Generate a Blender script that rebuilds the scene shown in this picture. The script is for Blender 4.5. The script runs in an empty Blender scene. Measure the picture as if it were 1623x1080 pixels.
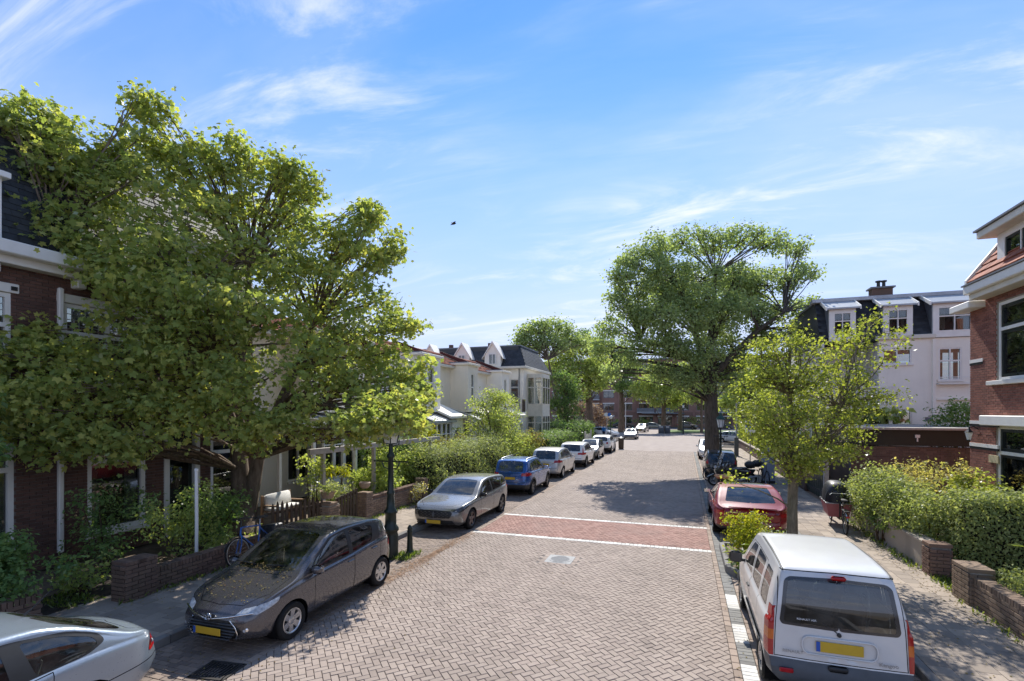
import bpy, bmesh, math, random
import numpy as np
from mathutils import Vector, Matrix
R = math.radians
random.seed(7)
rng = np.random.default_rng(7)
SC = bpy.context.scene
COL = SC.collection

# ------------------------------------------------------------------ camera
EYE = 3.5                      # eye height above the road
YAW = R(18.98)                 # camera looks this far left of the street's axis (+Y)
FPX, CX, HY = 795.0, 811.5, 652.0
cam_d = bpy.data.cameras.new('camera'); cam = bpy.data.objects.new('camera', cam_d); COL.objects.link(cam)
cam.location = (0, 0, EYE); cam.rotation_euler = (R(90), 0, YAW)
cam_d.sensor_width = 36; cam_d.lens = 36 * FPX / 1623
cam_d.shift_y = (HY - 540) / 1623
cam_d.clip_start = 0.05; cam_d.clip_end = 6000
SC.camera = cam
# ------------------------------------------------------------------ sky, sun, exposure
SUN_EL, SUN_AZ = R(45), R(-7)          # azimuth clockwise from +Y
w = bpy.data.worlds.new('World'); SC.world = w; w.use_nodes = True
nt = w.node_tree; nt.nodes.clear()
def wn(t, **k):
    n = nt.nodes.new(t)
    for a, b in k.items(): setattr(n, a, b)
    return n
wo = wn('ShaderNodeOutputWorld'); bg = wn('ShaderNodeBackground'); bg.inputs[1].default_value = 0.079
sk = wn('ShaderNodeTexSky', sky_type='NISHITA', sun_disc=False, sun_elevation=SUN_EL, sun_rotation=SUN_AZ,
        altitude=0, air_density=1.0, dust_density=0.0, ozone_density=2.0)
# thin high cloud, laid on a plane far above: direction / (z + small)
tc = wn('ShaderNodeTexCoord'); sep = wn('ShaderNodeSeparateXYZ'); nt.links.new(tc.outputs['Generated'], sep.inputs[0])
def wm(op, a, b=None, c=None):
    n = wn('ShaderNodeMath', operation=op)
    for i, v in enumerate((a, b, c)):
        if v is None: continue
        if isinstance(v, (int, float)): n.inputs[i].default_value = v
        else: nt.links.new(v, n.inputs[i])
    return n.outputs[0]
zc = wm('ADD', wm('MAXIMUM', sep.outputs[2], 0.0), 0.16)
cmb = wn('ShaderNodeCombineXYZ')
nt.links.new(wm('DIVIDE', sep.outputs[0], zc), cmb.inputs[0]); nt.links.new(wm('DIVIDE', sep.outputs[1], zc), cmb.inputs[1])
def wnoise(scale, detail, rough, dist, loc, sc, rot):
    mp = wn('ShaderNodeMapping'); mp.inputs['Location'].default_value = loc; mp.inputs['Scale'].default_value = sc
    mp.inputs['Rotation'].default_value = (0, 0, rot)
    nt.links.new(cmb.outputs[0], mp.inputs[0])
    n = wn('ShaderNodeTexNoise'); n.inputs['Scale'].default_value = scale; n.inputs['Detail'].default_value = detail
    n.inputs['Roughness'].default_value = rough; n.inputs['Distortion'].default_value = dist
    nt.links.new(mp.outputs[0], n.inputs['Vector']); return n.outputs[0]
def wramp(v, a, b):
    n = wn('ShaderNodeMapRange', interpolation_type='SMOOTHSTEP'); n.inputs[1].default_value = a; n.inputs[2].default_value = b
    nt.links.new(v, n.inputs[0]); return n.outputs[0]
streak = wramp(wnoise(1.9, 10, 0.62, 0.9, (15.87, 16.44, 0), (0.6, 1.8, 1), R(-14)), 0.43, 0.76)
puff = wramp(wnoise(0.75, 4, 0.5, 0.3, (9.70, 5.23, 0), (0.8, 1.3, 1), R(-10)), 0.33, 0.58)
veil = wm('ADD', wm('MULTIPLY', wm('MULTIPLY', streak, puff), 0.95), wm('MULTIPLY', wramp(wnoise(0.9, 6, 0.55, 0.4, (0.01, 13.26, 0), (0.5, 1.4, 1), R(-12)), 0.42, 0.75), 0.22))
hs = wn('ShaderNodeHueSaturation'); hs.inputs['Hue'].default_value = 0.504; hs.inputs['Saturation'].default_value = 1.24; hs.inputs['Value'].default_value = 1.0
nt.links.new(sk.outputs[0], hs.inputs['Color'])
lowm = wn('ShaderNodeMix', data_type='RGBA'); nt.links.new(wm('MULTIPLY', wramp(sep.outputs[2], 0.66, 0.02), 0.95), lowm.inputs['Factor'])   # summer haze: low sky is pale blue, not white
nt.links.new(hs.outputs[0], lowm.inputs['A']); lowm.inputs['B'].default_value = (3.05, 3.5, 5.2, 1)
mixc = wn('ShaderNodeMix', data_type='RGBA'); nt.links.new(wm('MINIMUM', veil, 1.0), mixc.inputs['Factor'])
nt.links.new(lowm.outputs['Result'], mixc.inputs['A']); mixc.inputs['B'].default_value = (5.2, 5.3, 5.7, 1)
nt.links.new(mixc.outputs['Result'], bg.inputs[0]); nt.links.new(bg.outputs[0], wo.inputs[0])
sun_d = bpy.data.lights.new('sun', 'SUN'); sun_d.energy = 2.7; sun_d.angle = R(0.53); sun_d.color = (1.0, 0.955, 0.88)
sun = bpy.data.objects.new('sun', sun_d); COL.objects.link(sun)
sdir = Vector((math.sin(SUN_AZ) * math.cos(SUN_EL), math.cos(SUN_AZ) * math.cos(SUN_EL), math.sin(SUN_EL)))
sun.rotation_euler = sdir.to_track_quat('Z', 'Y').to_euler(); sun.location = (0, 40, 60)
vs = SC.view_settings; vs.view_transform = 'Standard'; vs.look = 'None'; vs.gamma = 1; vs.use_curve_mapping = False
vs.exposure = 1.42
SC.render.engine = 'CYCLES'
SC.cycles.use_denoising = True
SC.cycles.max_bounces = 9; SC.cycles.diffuse_bounces = 5; SC.cycles.glossy_bounces = 3
SC.cycles.transmission_bounces = 6; SC.cycles.transparent_max_bounces = 8
SC.cycles.caustics_reflective = False; SC.cycles.caustics_refractive = False

def at(px, py, d):
    """world point seen at photo pixel (px,py), d metres in front of the camera"""
    l = (px - CX) / FPX * d
    return Vector((l * math.cos(YAW) - d * math.sin(YAW), l * math.sin(YAW) + d * math.cos(YAW), EYE + (HY - py) / FPX * d))

# ------------------------------------------------------------------ materials
MATS = {}
class NT:
    def __init__(s, name):
        s.m = bpy.data.materials.new(name); s.m.use_nodes = True; s.t = s.m.node_tree
        s.b = s.t.nodes['Principled BSDF']; s.out = s.t.nodes['Material Output']
    def n(s, t, **k):
        x = s.t.nodes.new(t)
        for a, b in k.items(): setattr(x, a, b)
        return x
    def l(s, a, b): s.t.links.new(a, b)
    def set(s, x, i, v):
        if isinstance(v, bpy.types.NodeSocket): s.l(v, x.inputs[i])
        else: x.inputs[i].default_value = v
    def math(s, op, a, b=0.0, clamp=False):
        x = s.n('ShaderNodeMath', operation=op, use_clamp=clamp); s.set(x, 0, a); s.set(x, 1, b); return x.outputs[0]
    def mix(s, f, a, b, blend='MIX'):
        x = s.n('ShaderNodeMix', data_type='RGBA', blend_type=blend)
        s.set(x, 'Factor', f)
        s.set(x, 'A', a if not isinstance(a, tuple) else (*a, 1)[:4]); s.set(x, 'B', b if not isinstance(b, tuple) else (*b, 1)[:4])
        return x.outputs['Result']
    def noise(s, scale, detail=4, rough=0.55, vec=None, dist=0.0, sc=None):
        x = s.n('ShaderNodeTexNoise'); x.inputs['Scale'].default_value = scale; x.inputs['Detail'].default_value = detail
        x.inputs['Roughness'].default_value = rough; x.inputs['Distortion'].default_value = dist
        v = vec if vec is not None else s.pos()
        if sc:
            mp = s.n('ShaderNodeMapping'); mp.inputs['Scale'].default_value = sc; s.l(v, mp.inputs[0]); v = mp.outputs[0]
        s.l(v, x.inputs['Vector']); return x.outputs[0]
    def pos(s): return s.n('ShaderNodeNewGeometry').outputs['Position']
    def obj(s): return s.n('ShaderNodeTexCoord').outputs['Object']
    def isl(s):
        g = s.n('ShaderNodeNewGeometry').outputs['Random Per Island']; o = s.n('ShaderNodeObjectInfo').outputs['Random']
        return s.math('FRACT', s.math('ADD', g, s.math('MULTIPLY', o, 7.31)))
    def ramp(s, f, stops):
        x = s.n('ShaderNodeValToRGB'); s.l(f, x.inputs[0]); e = x.color_ramp.elements
        while len(e) < len(stops): e.new(0.5)
        for q, (p, c) in zip(e, stops): q.position = p; q.color = (*c, 1)
        return x.outputs[0]
    def rng(s, v, a, b, c=0.0, d=1.0):
        x = s.n('ShaderNodeMapRange'); s.l(v, x.inputs[0])
        for i, q in enumerate((a, b, c, d)): x.inputs[i + 1].default_value = q
        return x.outputs[0]
    def bump(s, h, st=0.3, d=0.01):
        x = s.n('ShaderNodeBump'); x.inputs['Strength'].default_value = st; x.inputs['Distance'].default_value = d
        s.l(h, x.inputs['Height']); s.l(x.outputs[0], s.b.inputs['Normal'])
    def fin(s, col=None, rough=None, metal=None, spec=None):
        if col is not None: s.set(s.b, 'Base Color', (*col, 1) if isinstance(col, tuple) else col)
        if rough is not None: s.set(s.b, 'Roughness', rough)
        if metal is not None: s.set(s.b, 'Metallic', metal)
        if spec is not None: s.set(s.b, 'Specular IOR Level', spec)
        MATS[s.m.name] = s.m; return s.m

def mul(c, k): return tuple(min(1, x * k) for x in c)
def m_piece(name, c1, c2, dirt=(0.09, 0.075, 0.06), dirt_amt=0.45, rough=0.85, sc=0.9, bump=0.25, stain=None, track=0):
    """bricks, pavers, slabs, tiles: every loose piece its own tone, grain, grime drifting over all"""
    t = NT(name); i = t.isl()
    c = t.ramp(i, [(0, c1), (0.35, mul(c1, 1.1)), (0.7, c2), (1, mul(c2, 0.82))])
    g = t.noise(38, 5, 0.65); c = t.mix(t.rng(g, 0.3, 0.75, 0.0, 0.3), c, mul(c1, 0.55))
    dn = t.noise(sc, 6, 0.62); c = t.mix(t.rng(dn, 0.46, 0.78, 0.0, dirt_amt), c, dirt)
    d2 = t.noise(sc * 0.31, 3, 0.5); c = t.mix(t.rng(d2, 0.35, 0.7, 0.0, 0.28), c, mul(c1, 0.72))
    if stain:
        s2 = t.noise(0.5, 5, 0.6); c = t.mix(t.rng(s2, 0.56, 0.7, 0, 0.5), c, stain)
    if track:                                          # tyre-worn streaks running with the traffic, oil spots
        tn = t.noise(1.0, 5, 0.55, sc=(1.5, 0.09, 1)); c = t.mix(t.rng(tn, 0.5, 0.72, 0, track), c, mul(c1, 0.5))
        on = t.noise(2.3, 2, 0.4); c = t.mix(t.rng(on, 0.70, 0.78, 0, 0.5), c, mul(c1, 0.4))
    t.bump(g, bump, 0.004)
    return t.fin(c, rough, spec=0.25)
def m_plain(name, c, rough=0.6, var=0.15, sc=6, metal=0.0, spec=0.4, bump=0.0):
    t = NT(name); n = t.noise(sc, 5, 0.6); col = t.mix(t.rng(n, 0.3, 0.75, 0, 1), mul(c, 1 + var), mul(c, 1 - var))
    if bump: t.bump(t.noise(sc * 6, 4), bump, 0.005)
    return t.fin(col, t.math('ADD', t.math('MULTIPLY', n, 0.25), rough - 0.12), metal, spec)
def m_plaster(name, c, streak=0.3):
    t = NT(name); n = t.noise(0.9, 6, 0.65); v = t.noise(2.2, 5, 0.6, sc=(1, 1, 0.12))
    col = t.mix(t.rng(n, 0.4, 0.75, 0, 0.35), c, mul(c, 0.75)); col = t.mix(t.rng(v, 0.52, 0.8, 0, streak), col, mul(c, 0.45))
    t.bump(t.noise(60, 3), 0.12, 0.004); return t.fin(col, 0.85, spec=0.2)
def m_leaf(name, c1, c2, c3, trans=0.55, gloss=0.25):
    t = NT(name); i = t.isl(); n = t.noise(0.55, 3, 0.5)
    c = t.ramp(t.math('ADD', t.math('MULTIPLY', i, 0.6), t.math('MULTIPLY', n, 0.4)), [(0.12, c1), (0.5, c2), (0.85, c3)])
    d = t.n('ShaderNodeBsdfDiffuse'); t.l(t.mix(1.0, c, (0.72, 0.72, 0.72), 'MULTIPLY'), d.inputs[0]); d.inputs[1].default_value = 0.6
    tr = t.n('ShaderNodeBsdfTranslucent'); t.l(t.mix(1.0, c, (1.9 * trans, 1.85 * trans, 0.9 * trans), 'MULTIPLY'), tr.inputs[0])
    m1 = t.n('ShaderNodeAddShader'); t.l(d.outputs[0], m1.inputs[0]); t.l(tr.outputs[0], m1.inputs[1])
    gl = t.n('ShaderNodeBsdfGlossy'); gl.inputs['Roughness'].default_value = 0.55; gl.inputs[0].default_value = (1, 1, 1, 1)
    fr = t.n('ShaderNodeFresnel'); fr.inputs[0].default_value = 1.4
    m2 = t.n('ShaderNodeMixShader'); t.l(t.math('MULTIPLY', fr.outputs[0], gloss * 0.55), m2.inputs[0])
    t.l(m1.outputs[0], m2.inputs[1]); t.l(gl.outputs[0], m2.inputs[2]); t.l(m2.outputs[0], t.out.inputs[0])
    MATS[name] = t.m; return t.m
def m_paint(name, c, metal=0.0, rough=0.32, dust=0.18):
    t = NT(name); n = t.noise(3.0, 6, 0.65, t.obj()); n2 = t.noise(45, 3, 0.6, t.obj())
    dm = t.math('MULTIPLY', t.rng(n, 0.4, 0.75, 0.2, 1), dust)
    c_ = t.mix(dm, c, (0.30, 0.27, 0.23)); t.fin(c_, t.math('ADD', t.rng(n2, 0.3, 0.7, -0.03, 0.06), rough), metal, 0.5)
    t.b.inputs['Coat Weight'].default_value = 0.9; t.set(t.b, 'Coat Roughness', t.rng(n, 0.35, 0.8, 0.02, 0.09))
    return t.m
def m_glass(name, tint=(0.5, 0.56, 0.55), dirt=0.05):
    """see-through pane: tinted transmission, mirror by angle, a little dust"""
    t = NT(name); tr = t.n('ShaderNodeBsdfTransparent'); tr.inputs[0].default_value = (*tint, 1)
    gl = t.n('ShaderNodeBsdfGlossy'); gl.inputs['Roughness'].default_value = 0.02
    fr = t.n('ShaderNodeFresnel'); fr.inputs[0].default_value = 1.55
    m1 = t.n('ShaderNodeMixShader'); t.l(t.math('ADD', t.math('MULTIPLY', fr.outputs[0], 1.35), 0.06, True), m1.inputs[0])
    t.l(tr.outputs[0], m1.inputs[1]); t.l(gl.outputs[0], m1.inputs[2])
    d = t.n('ShaderNodeBsdfDiffuse'); d.inputs[0].default_value = (0.42, 0.40, 0.36, 1)
    m2 = t.n('ShaderNodeMixShader'); t.l(t.rng(t.noise(5, 5), 0.4, 0.8, 0, dirt * 2), m2.inputs[0])
    t.l(m1.outputs[0], m2.inputs[1]); t.l(d.outputs[0], m2.inputs[2]); t.l(m2.outputs[0], t.out.inputs[0])
    MATS[name] = t.m; return t.m

m_piece('paver', (0.345, 0.282, 0.238), (0.335, 0.27, 0.228), dirt_amt=0.34, bump=0.3, sc=.6, track=.3)
m_piece('brick_flats', (0.34, 0.20, 0.16), (0.29, 0.17, 0.135), dirt_amt=.3)
m_piece('paver_red', (0.36, 0.215, 0.175), (0.315, 0.175, 0.14), dirt=(.2,.15,.13), dirt_amt=0.55, track=.35)
m_piece('paver_dark', (0.30, 0.235, 0.19), (0.24, 0.19, 0.16), dirt_amt=0.5, stain=(0.24, 0.13, 0.07))
m_piece('paver_tan', (0.36, 0.28, 0.225), (0.31, 0.24, 0.19), dirt_amt=0.35)
m_piece('paver_white', (0.74, 0.72, 0.67), (0.66, 0.64, 0.59), dirt=(0.3, 0.27, 0.24), dirt_amt=0.55, track=.45)
m_piece('paver_grey', (0.23, 0.225, 0.21), (0.19, 0.185, 0.175), dirt_amt=0.3)
m_piece('slab', (0.37, 0.305, 0.245), (0.30, 0.25, 0.205), dirt_amt=0.45, sc=0.7, bump=0.35)
m_piece('kerbstone', (0.26, 0.25, 0.235), (0.21, 0.20, 0.19), dirt_amt=0.5)
m_piece('brick_dark', (0.165, 0.09, 0.07), (0.125, 0.072, 0.06), dirt_amt=0.3)
m_piece('brick_red', (0.315, 0.135, 0.098), (0.25, 0.105, 0.08), dirt_amt=0.3)
m_piece('brick_garden', (0.215, 0.135, 0.10), (0.155, 0.095, 0.075), dirt=(0.07, 0.075, 0.045), dirt_amt=0.6)
m_piece('brick_tan', (0.30, 0.215, 0.155), (0.24, 0.165, 0.12), dirt=(0.08, 0.08, 0.05), dirt_amt=0.6)
m_piece('roof_tile', (0.36, 0.135, 0.085), (0.28, 0.105, 0.07), dirt=(0.12, 0.08, 0.06), dirt_amt=0.4)
m_piece('tile_maroon', (0.10, 0.024, 0.02), (0.08, 0.02, 0.018), dirt_amt=0.2, rough=0.4)
m_piece('slate', (0.055, 0.06, 0.068), (0.04, 0.044, 0.05), dirt=(0.1, 0.1, 0.09), dirt_amt=0.35, rough=0.6)
m_plain('joint', (0.042, 0.032, 0.025), 0.95, 0.3, 14)
m_plain('mortar', (0.30, 0.27, 0.23), 0.95, 0.2, 20)
m_plain('mortar_dark', (0.16, 0.14, 0.125), 0.95, 0.25, 20)
m_plain('gutter_dirt', (0.27, 0.165, 0.10), 0.95, 0.35, 6)
m_plain('earth', (0.17, 0.128, 0.088), 0.95, 0.4, 5, bump=0.6)
m_plain('far_paving', (0.28, 0.233, 0.207), 0.9, 0.12, 1.2)
m_plain('asphalt_far', (0.22, 0.20, 0.185), 0.9, 0.15, 0.6)
m_plain('lawn', (0.085, 0.14, 0.03), 0.9, 0.3, 1.5)
m_plaster('render_white', (0.90, 0.855, 0.76), 0.18)
m_plaster('render_cream', (0.78, 0.72, 0.61), 0.22)
m_plaster('render_grey', (0.72, 0.70, 0.65), 0.3)
m_plaster('render_old', (0.36, 0.31, 0.26), 0.6)
m_plain('white_paint', (0.80, 0.78, 0.73), 0.45, 0.06, 3)
m_plain('cream_paint', (0.66, 0.62, 0.53), 0.5, 0.1, 3)
m_plain('grey_wood', (0.40, 0.36, 0.31), 0.8, 0.2, 9)
m_plain('black_green', (0.012, 0.022, 0.018), 0.35, 0.2, 5)
m_plain('black_frame', (0.012, 0.018, 0.017), 0.3, 0.1, 5)
m_plain('black_metal', (0.02, 0.021, 0.022), 0.4, 0.25, 8)
m_plain('black_plastic', (0.022, 0.023, 0.025), 0.5, 0.2, 8)
m_plain('dark_grey_plastic', (0.075, 0.085, 0.098), 0.5, 0.12, 8)
m_plain('rubber', (0.018, 0.018, 0.018), 0.85, 0.25, 12, spec=0.2)
m_plain('dark_wood', (0.07, 0.048, 0.032), 0.75, 0.3, 10)
m_plain('teak', (0.30, 0.19, 0.11), 0.65, 0.2, 12)
m_plain('cushion', (0.62, 0.60, 0.56), 0.9, 0.06, 5)
m_plain('zinc', (0.40, 0.42, 0.44), 0.45, 0.15, 3, metal=0.3)
m_plain('lead', (0.16, 0.17, 0.185), 0.55, 0.2, 4)
m_plain('bitumen', (0.05, 0.05, 0.05), 0.85, 0.2, 3)
m_plain('galv', (0.34, 0.35, 0.36), 0.4, 0.15, 6, metal=0.7)
m_plain('silver_rim', (0.55, 0.55, 0.56), 0.28, 0.08, 9, metal=0.85)
m_plain('dark_rim', (0.10, 0.10, 0.105), 0.3, 0.1, 9, metal=0.7)
m_plain('chrome', (0.78, 0.78, 0.79), 0.12, 0.03, 9, metal=1.0)
m_plain('seam', (0.006, 0.006, 0.007), 0.8, 0.1, 5, spec=0.1)
m_plain('car_inside', (0.06, 0.06, 0.062), 0.8, 0.2, 6)
m_plain('seat_grey', (0.12, 0.12, 0.125), 0.9, 0.15, 8)
m_plain('plate_yellow', (0.56, 0.36, 0.03), 0.45, 0.06, 9)
m_plain('plate_blue', (0.03, 0.10, 0.42), 0.45, 0.05, 9)
m_plain('light_red', (0.36, 0.012, 0.015), 0.12, 0.15, 30, spec=0.7)
m_plain('light_orange', (0.55, 0.12, 0.01), 0.15, 0.1, 30, spec=0.7)
m_plain('light_white', (0.36, 0.38, 0.40), 0.12, 0.55, 26, spec=0.8)
m_plain('lamp_black', (0.03, 0.032, 0.036), 0.15, 0.1, 40, spec=0.8)
m_plain('manhole_metal', (0.30, 0.30, 0.295), 0.7, 0.15, 25, metal=0.0, bump=0.5, spec=.25)
m_plain('iron', (0.05, 0.045, 0.042), 0.6, 0.2, 20, metal=0.4)
m_plain('blue_frame', (0.02, 0.10, 0.34), 0.3, 0.1, 6)
m_plain('pink_box', (0.34, 0.11, 0.12), 0.6, 0.12, 6)
m_plain('hood_fabric', (0.014, 0.014, 0.016), 0.45, 0.2, 8)
m_plain('orange_lid', (0.55, 0.20, 0.07), 0.5, 0.12, 6)
m_plain('blue_grey_metal', (0.22, 0.26, 0.33), 0.4, 0.1, 4)
m_plain('sign_white', (0.72, 0.74, 0.76), 0.4, 0.04, 6)
m_plain('sign_blue', (0.02, 0.13, 0.48), 0.4, 0.05, 6)
m_plain('terracotta', (0.30, 0.22, 0.16), 0.8, 0.2, 8)
m_plain('plate_sand', (0.55, 0.46, 0.28), 0.7, 0.1, 8)
m_plain('curtain', (0.62, 0.60, 0.55), 0.95, 0.08, 3)
m_plain('room_dark', (0.05, 0.047, 0.043), 0.9, 0.2, 2)
m_plain('flower_pale', (0.72, 0.50, 0.24), 0.8, 0.2, 20)
m_plain('flower_white', (0.74, 0.73, 0.66), 0.8, 0.1, 20)
m_plain('frosted_glass', (0.70, 0.72, 0.70), 0.25, 0.05, 9)
m_plain('skin', (0.42, 0.26, 0.19), 0.6, 0.08, 20)
m_plain('hair_dark', (0.02, 0.014, 0.01), 0.6, 0.2, 30)
m_plain('cloth_blue', (0.02, 0.16, 0.42), 0.9, 0.12, 12)
m_plain('cloth_navy', (0.03, 0.035, 0.06), 0.9, 0.15, 12)
m_plain('feather_black', (0.012, 0.012, 0.014), 0.7, 0.2, 20)
m_glass('car_glass', (0.58, 0.65, 0.62), 0.06)
m_glass('pane', (0.62, 0.66, 0.64), 0.04)
m_glass('screen_clear', (0.75, 0.80, 0.84), 0.25)
def m_bark(name, c, k=1.0):
    t = NT(name); n = t.noise(9 * k, 7, 0.68, sc=(1, 1, 0.22)); n2 = t.noise(1.6, 4)
    col = t.ramp(n, [(0.3, mul(c, 0.4)), (0.52, c), (0.75, mul(c, 1.5))]); col = t.mix(t.rng(n2, 0.5, 0.7, 0, 0.4), col, (0.07, 0.085, 0.05))
    t.bump(n, 0.9, 0.03); return t.fin(col, 0.9, spec=0.15)
m_bark('bark_maple', (0.19, 0.145, 0.11)); m_bark('bark_elm', (0.105, 0.088, 0.072)); m_bark('bark_young', (0.20, 0.165, 0.115), 2.0)
m_bark('bark_far', (0.16, 0.115, 0.085)); m_bark('twig', (0.09, 0.06, 0.04), 4)
m_leaf('leaf_maple', (0.141, 0.190, 0.062), (0.236, 0.288, 0.087), (0.395, 0.388, 0.122), 0.58)
m_leaf('leaf_seed', (0.36, 0.33, 0.10), (0.46, 0.38, 0.13), (0.52, 0.40, 0.18), 0.5)
m_leaf('leaf_elm', (0.168, 0.234, 0.114), (0.234, 0.300, 0.138), (0.312, 0.384, 0.174), 0.5)
m_leaf('leaf_lime', (0.125, 0.165, 0.034), (0.205, 0.245, 0.05), (0.32, 0.34, 0.085), 0.55)
m_leaf('leaf_gold', (0.14, 0.19, 0.02), (0.26, 0.29, 0.025), (0.46, 0.43, 0.04), 0.45)
m_leaf('leaf_mid', (0.152, 0.204, 0.064), (0.233, 0.288, 0.091), (0.358, 0.394, 0.130), 0.58)
m_leaf('leaf_deep', (0.083, 0.150, 0.055), (0.130, 0.212, 0.072), (0.208, 0.290, 0.095), 0.45)
m_leaf('leaf_hedge', (0.150, 0.193, 0.074), (0.229, 0.275, 0.107), (0.370, 0.395, 0.169), 0.45, 0.3)
m_leaf('leaf_olive', (0.208, 0.223, 0.087), (0.320, 0.304, 0.116), (0.496, 0.419, 0.193), 0.48)
m_leaf('leaf_rust', (0.13, 0.14, 0.04), (0.20, 0.18, 0.06), (0.28, 0.22, 0.08), 0.4)
m_leaf('leaf_pink', (0.16, 0.12, 0.10), (0.25, 0.17, 0.16), (0.36, 0.26, 0.25), 0.35)
m_leaf('leaf_grass', (0.06, 0.10, 0.02), (0.10, 0.15, 0.03), (0.19, 0.20, 0.06), 0.5)
m_leaf('leaf_fallen', (0.30, 0.23, 0.09), (0.36, 0.30, 0.12), (0.28, 0.16, 0.06), 0.1, 0.05)

# ------------------------------------------------------------------ mesh tools
class MB:
    """collects shapes; build() links them as one mesh object"""
    def __init__(s): s.v = []; s.f = []
    def add(s, vs, fs):
        k = len(s.v); s.v.extend([tuple(q) for q in vs]); s.f.extend([tuple(i + k for i in f) for f in fs]); return s
    def box(s, c, d, rz=0.0, rot=None, bev=0.0):
        x, y, z = d[0] / 2, d[1] / 2, d[2] / 2
        M = rot if rot is not None else Matrix.Rotation(rz, 3, 'Z'); c = Vector(c)
        if bev <= 0:
            vs = [Vector((sx * x, sy * y, sz * z)) for sz in (-1, 1) for sx, sy in ((-1, -1), (1, -1), (1, 1), (-1, 1))]
            fs = [(3, 2, 1, 0), (4, 5, 6, 7), (0, 1, 5, 4), (1, 2, 6, 5), (2, 3, 7, 6), (3, 0, 4, 7)]
        else:
            b = min(bev, x * .9, y * .9, z * .9); vs = []; fs = []
            for sz in (-1, 1):
                for (kx, ky, kz) in ((x - b, y - b, z),) : pass
            rings = [(-z, b), (-z + b, 0), (z - b, 0), (z, b)]
            for zz, ins in rings:
                for sx, sy in ((-1, -1), (1, -1), (1, 1), (-1, 1)):
                    if sx * sy > 0: vs += [Vector((sx * (x - ins), sy * (y - b - ins), zz)), Vector((sx * (x - b - ins), sy * (y - ins), zz))][::(-1 if False else 1)]
                    else: vs += [Vector((sx * (x - b - ins), sy * (y - ins), zz)), Vector((sx * (x - ins), sy * (y - b - ins), zz))]
            n = 8
            for r in range(3):
                for i in range(n): fs.append((r * n + i, r * n + (i + 1) % n, (r + 1) * n + (i + 1) % n, (r + 1) * n + i))
            fs.append(tuple(range(n - 1, -1, -1))); fs.append(tuple(range(3 * n, 4 * n)))
        return s.add([M @ q + c for q in vs], fs)
    def prism(s, poly, h0, h1, axis='z', M=None):
        """extrude a 2-D polygon; axis z: (x,y) up; axis x: (y,z) along x; axis y: (x,z) along y"""
        n = len(poly); f = {'z': lambda p, h: (p[0], p[1], h), 'x': lambda p, h: (h, p[0], p[1]), 'y': lambda p, h: (p[0], h, p[1])}[axis]
        vs = [f(p, h0) for p in poly] + [f(p, h1) for p in poly]
        if M: vs = [M @ Vector(q) for q in vs]
        fs = [tuple(range(n - 1, -1, -1)), tuple(range(n, 2 * n))] + [(i, (i + 1) % n, n + (i + 1) % n, n + i) for i in range(n)]
        return s.add(vs, fs)
    def tube(s, pts, rad, n=8, cap=True):
        pts = [Vector(p) for p in pts]; rad = [rad] * len(pts) if isinstance(rad, (int, float)) else rad
        vs = []; fs = []; up = None
        for i, p in enumerate(pts):
            t = (pts[min(i + 1, len(pts) - 1)] - pts[max(i - 1, 0)]).normalized()
            if up is None: up = t.orthogonal().normalized()
            up = (up - t * up.dot(t)); up = up.normalized() if up.length > 1e-6 else t.orthogonal().normalized()
            b = t.cross(up)
            for k in range(n):
                a = 2 * math.pi * k / n; vs.append(p + (up * math.cos(a) + b * math.sin(a)) * rad[i])
        for i in range(len(pts) - 1):
            for k in range(n): fs.append((i * n + k, i * n + (k + 1) % n, (i + 1) * n + (k + 1) % n, (i + 1) * n + k))
        if cap: fs.append(tuple(range(n - 1, -1, -1))); fs.append(tuple(range((len(pts) - 1) * n, len(pts) * n)))
        return s.add(vs, fs)
    def lathe(s, prof, n=16, M=None, c=(0, 0, 0), cap=True):
        """prof: (radius, z) list round the z axis"""
        vs = []; fs = []; c = Vector(c)
        for r, z in prof:
            for k in range(n):
                a = 2 * math.pi * k / n; q = Vector((r * math.cos(a), r * math.sin(a), z)); vs.append((M @ q if M else q) + c)
        for i in range(len(prof) - 1):
            for k in range(n): fs.append((i * n + k, i * n + (k + 1) % n, (i + 1) * n + (k + 1) % n, (i + 1) * n + k))
        if cap: fs.append(tuple(range(n - 1, -1, -1))); fs.append(tuple(range((len(prof) - 1) * n, len(prof) * n)))
        return s.add(vs, fs)
    def quad(s, *p): return s.add(p, [tuple(range(len(p)))])
    def build(s, name, mat, parent=None, smooth=None, loc=None):
        return mesh_obj(name, s.v, s.f, mat, parent, smooth, loc)

def mesh_obj(name, v, f, mat, parent=None, smooth=None, loc=None):
    me = bpy.data.meshes.new(name); me.from_pydata([tuple(q) for q in v], [], f)
    me.materials.append(MATS[mat] if isinstance(mat, str) else mat)
    if smooth is not None:
        me.shade_smooth(); me.set_sharp_from_angle(angle=R(smooth))
    o = bpy.data.objects.new(name, me); COL.objects.link(o)
    if parent is not None: o.parent = parent
    if loc is not None: o.location = loc
    return o
def np_mesh(name, V, F, mat, parent=None, smooth=False):
    """V (n,3), F (m,k) equal-sided faces, quickly"""
    me = bpy.data.meshes.new(name); V = np.ascontiguousarray(V, dtype=np.float32); F = np.ascontiguousarray(F, dtype=np.int32)
    me.vertices.add(len(V)); me.vertices.foreach_set('co', V.ravel())
    k = F.shape[1]; me.loops.add(F.size); me.loops.foreach_set('vertex_index', F.ravel())
    me.polygons.add(len(F)); me.polygons.foreach_set('loop_start', np.arange(0, F.size, k, dtype=np.int32))
    if smooth: me.polygons.foreach_set('use_smooth', np.ones(len(F), dtype=bool))
    me.update(calc_edges=True); me.materials.append(MATS[mat])
    o = bpy.data.objects.new(name, me); COL.objects.link(o)
    if parent is not None: o.parent = parent
    return o
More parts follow.
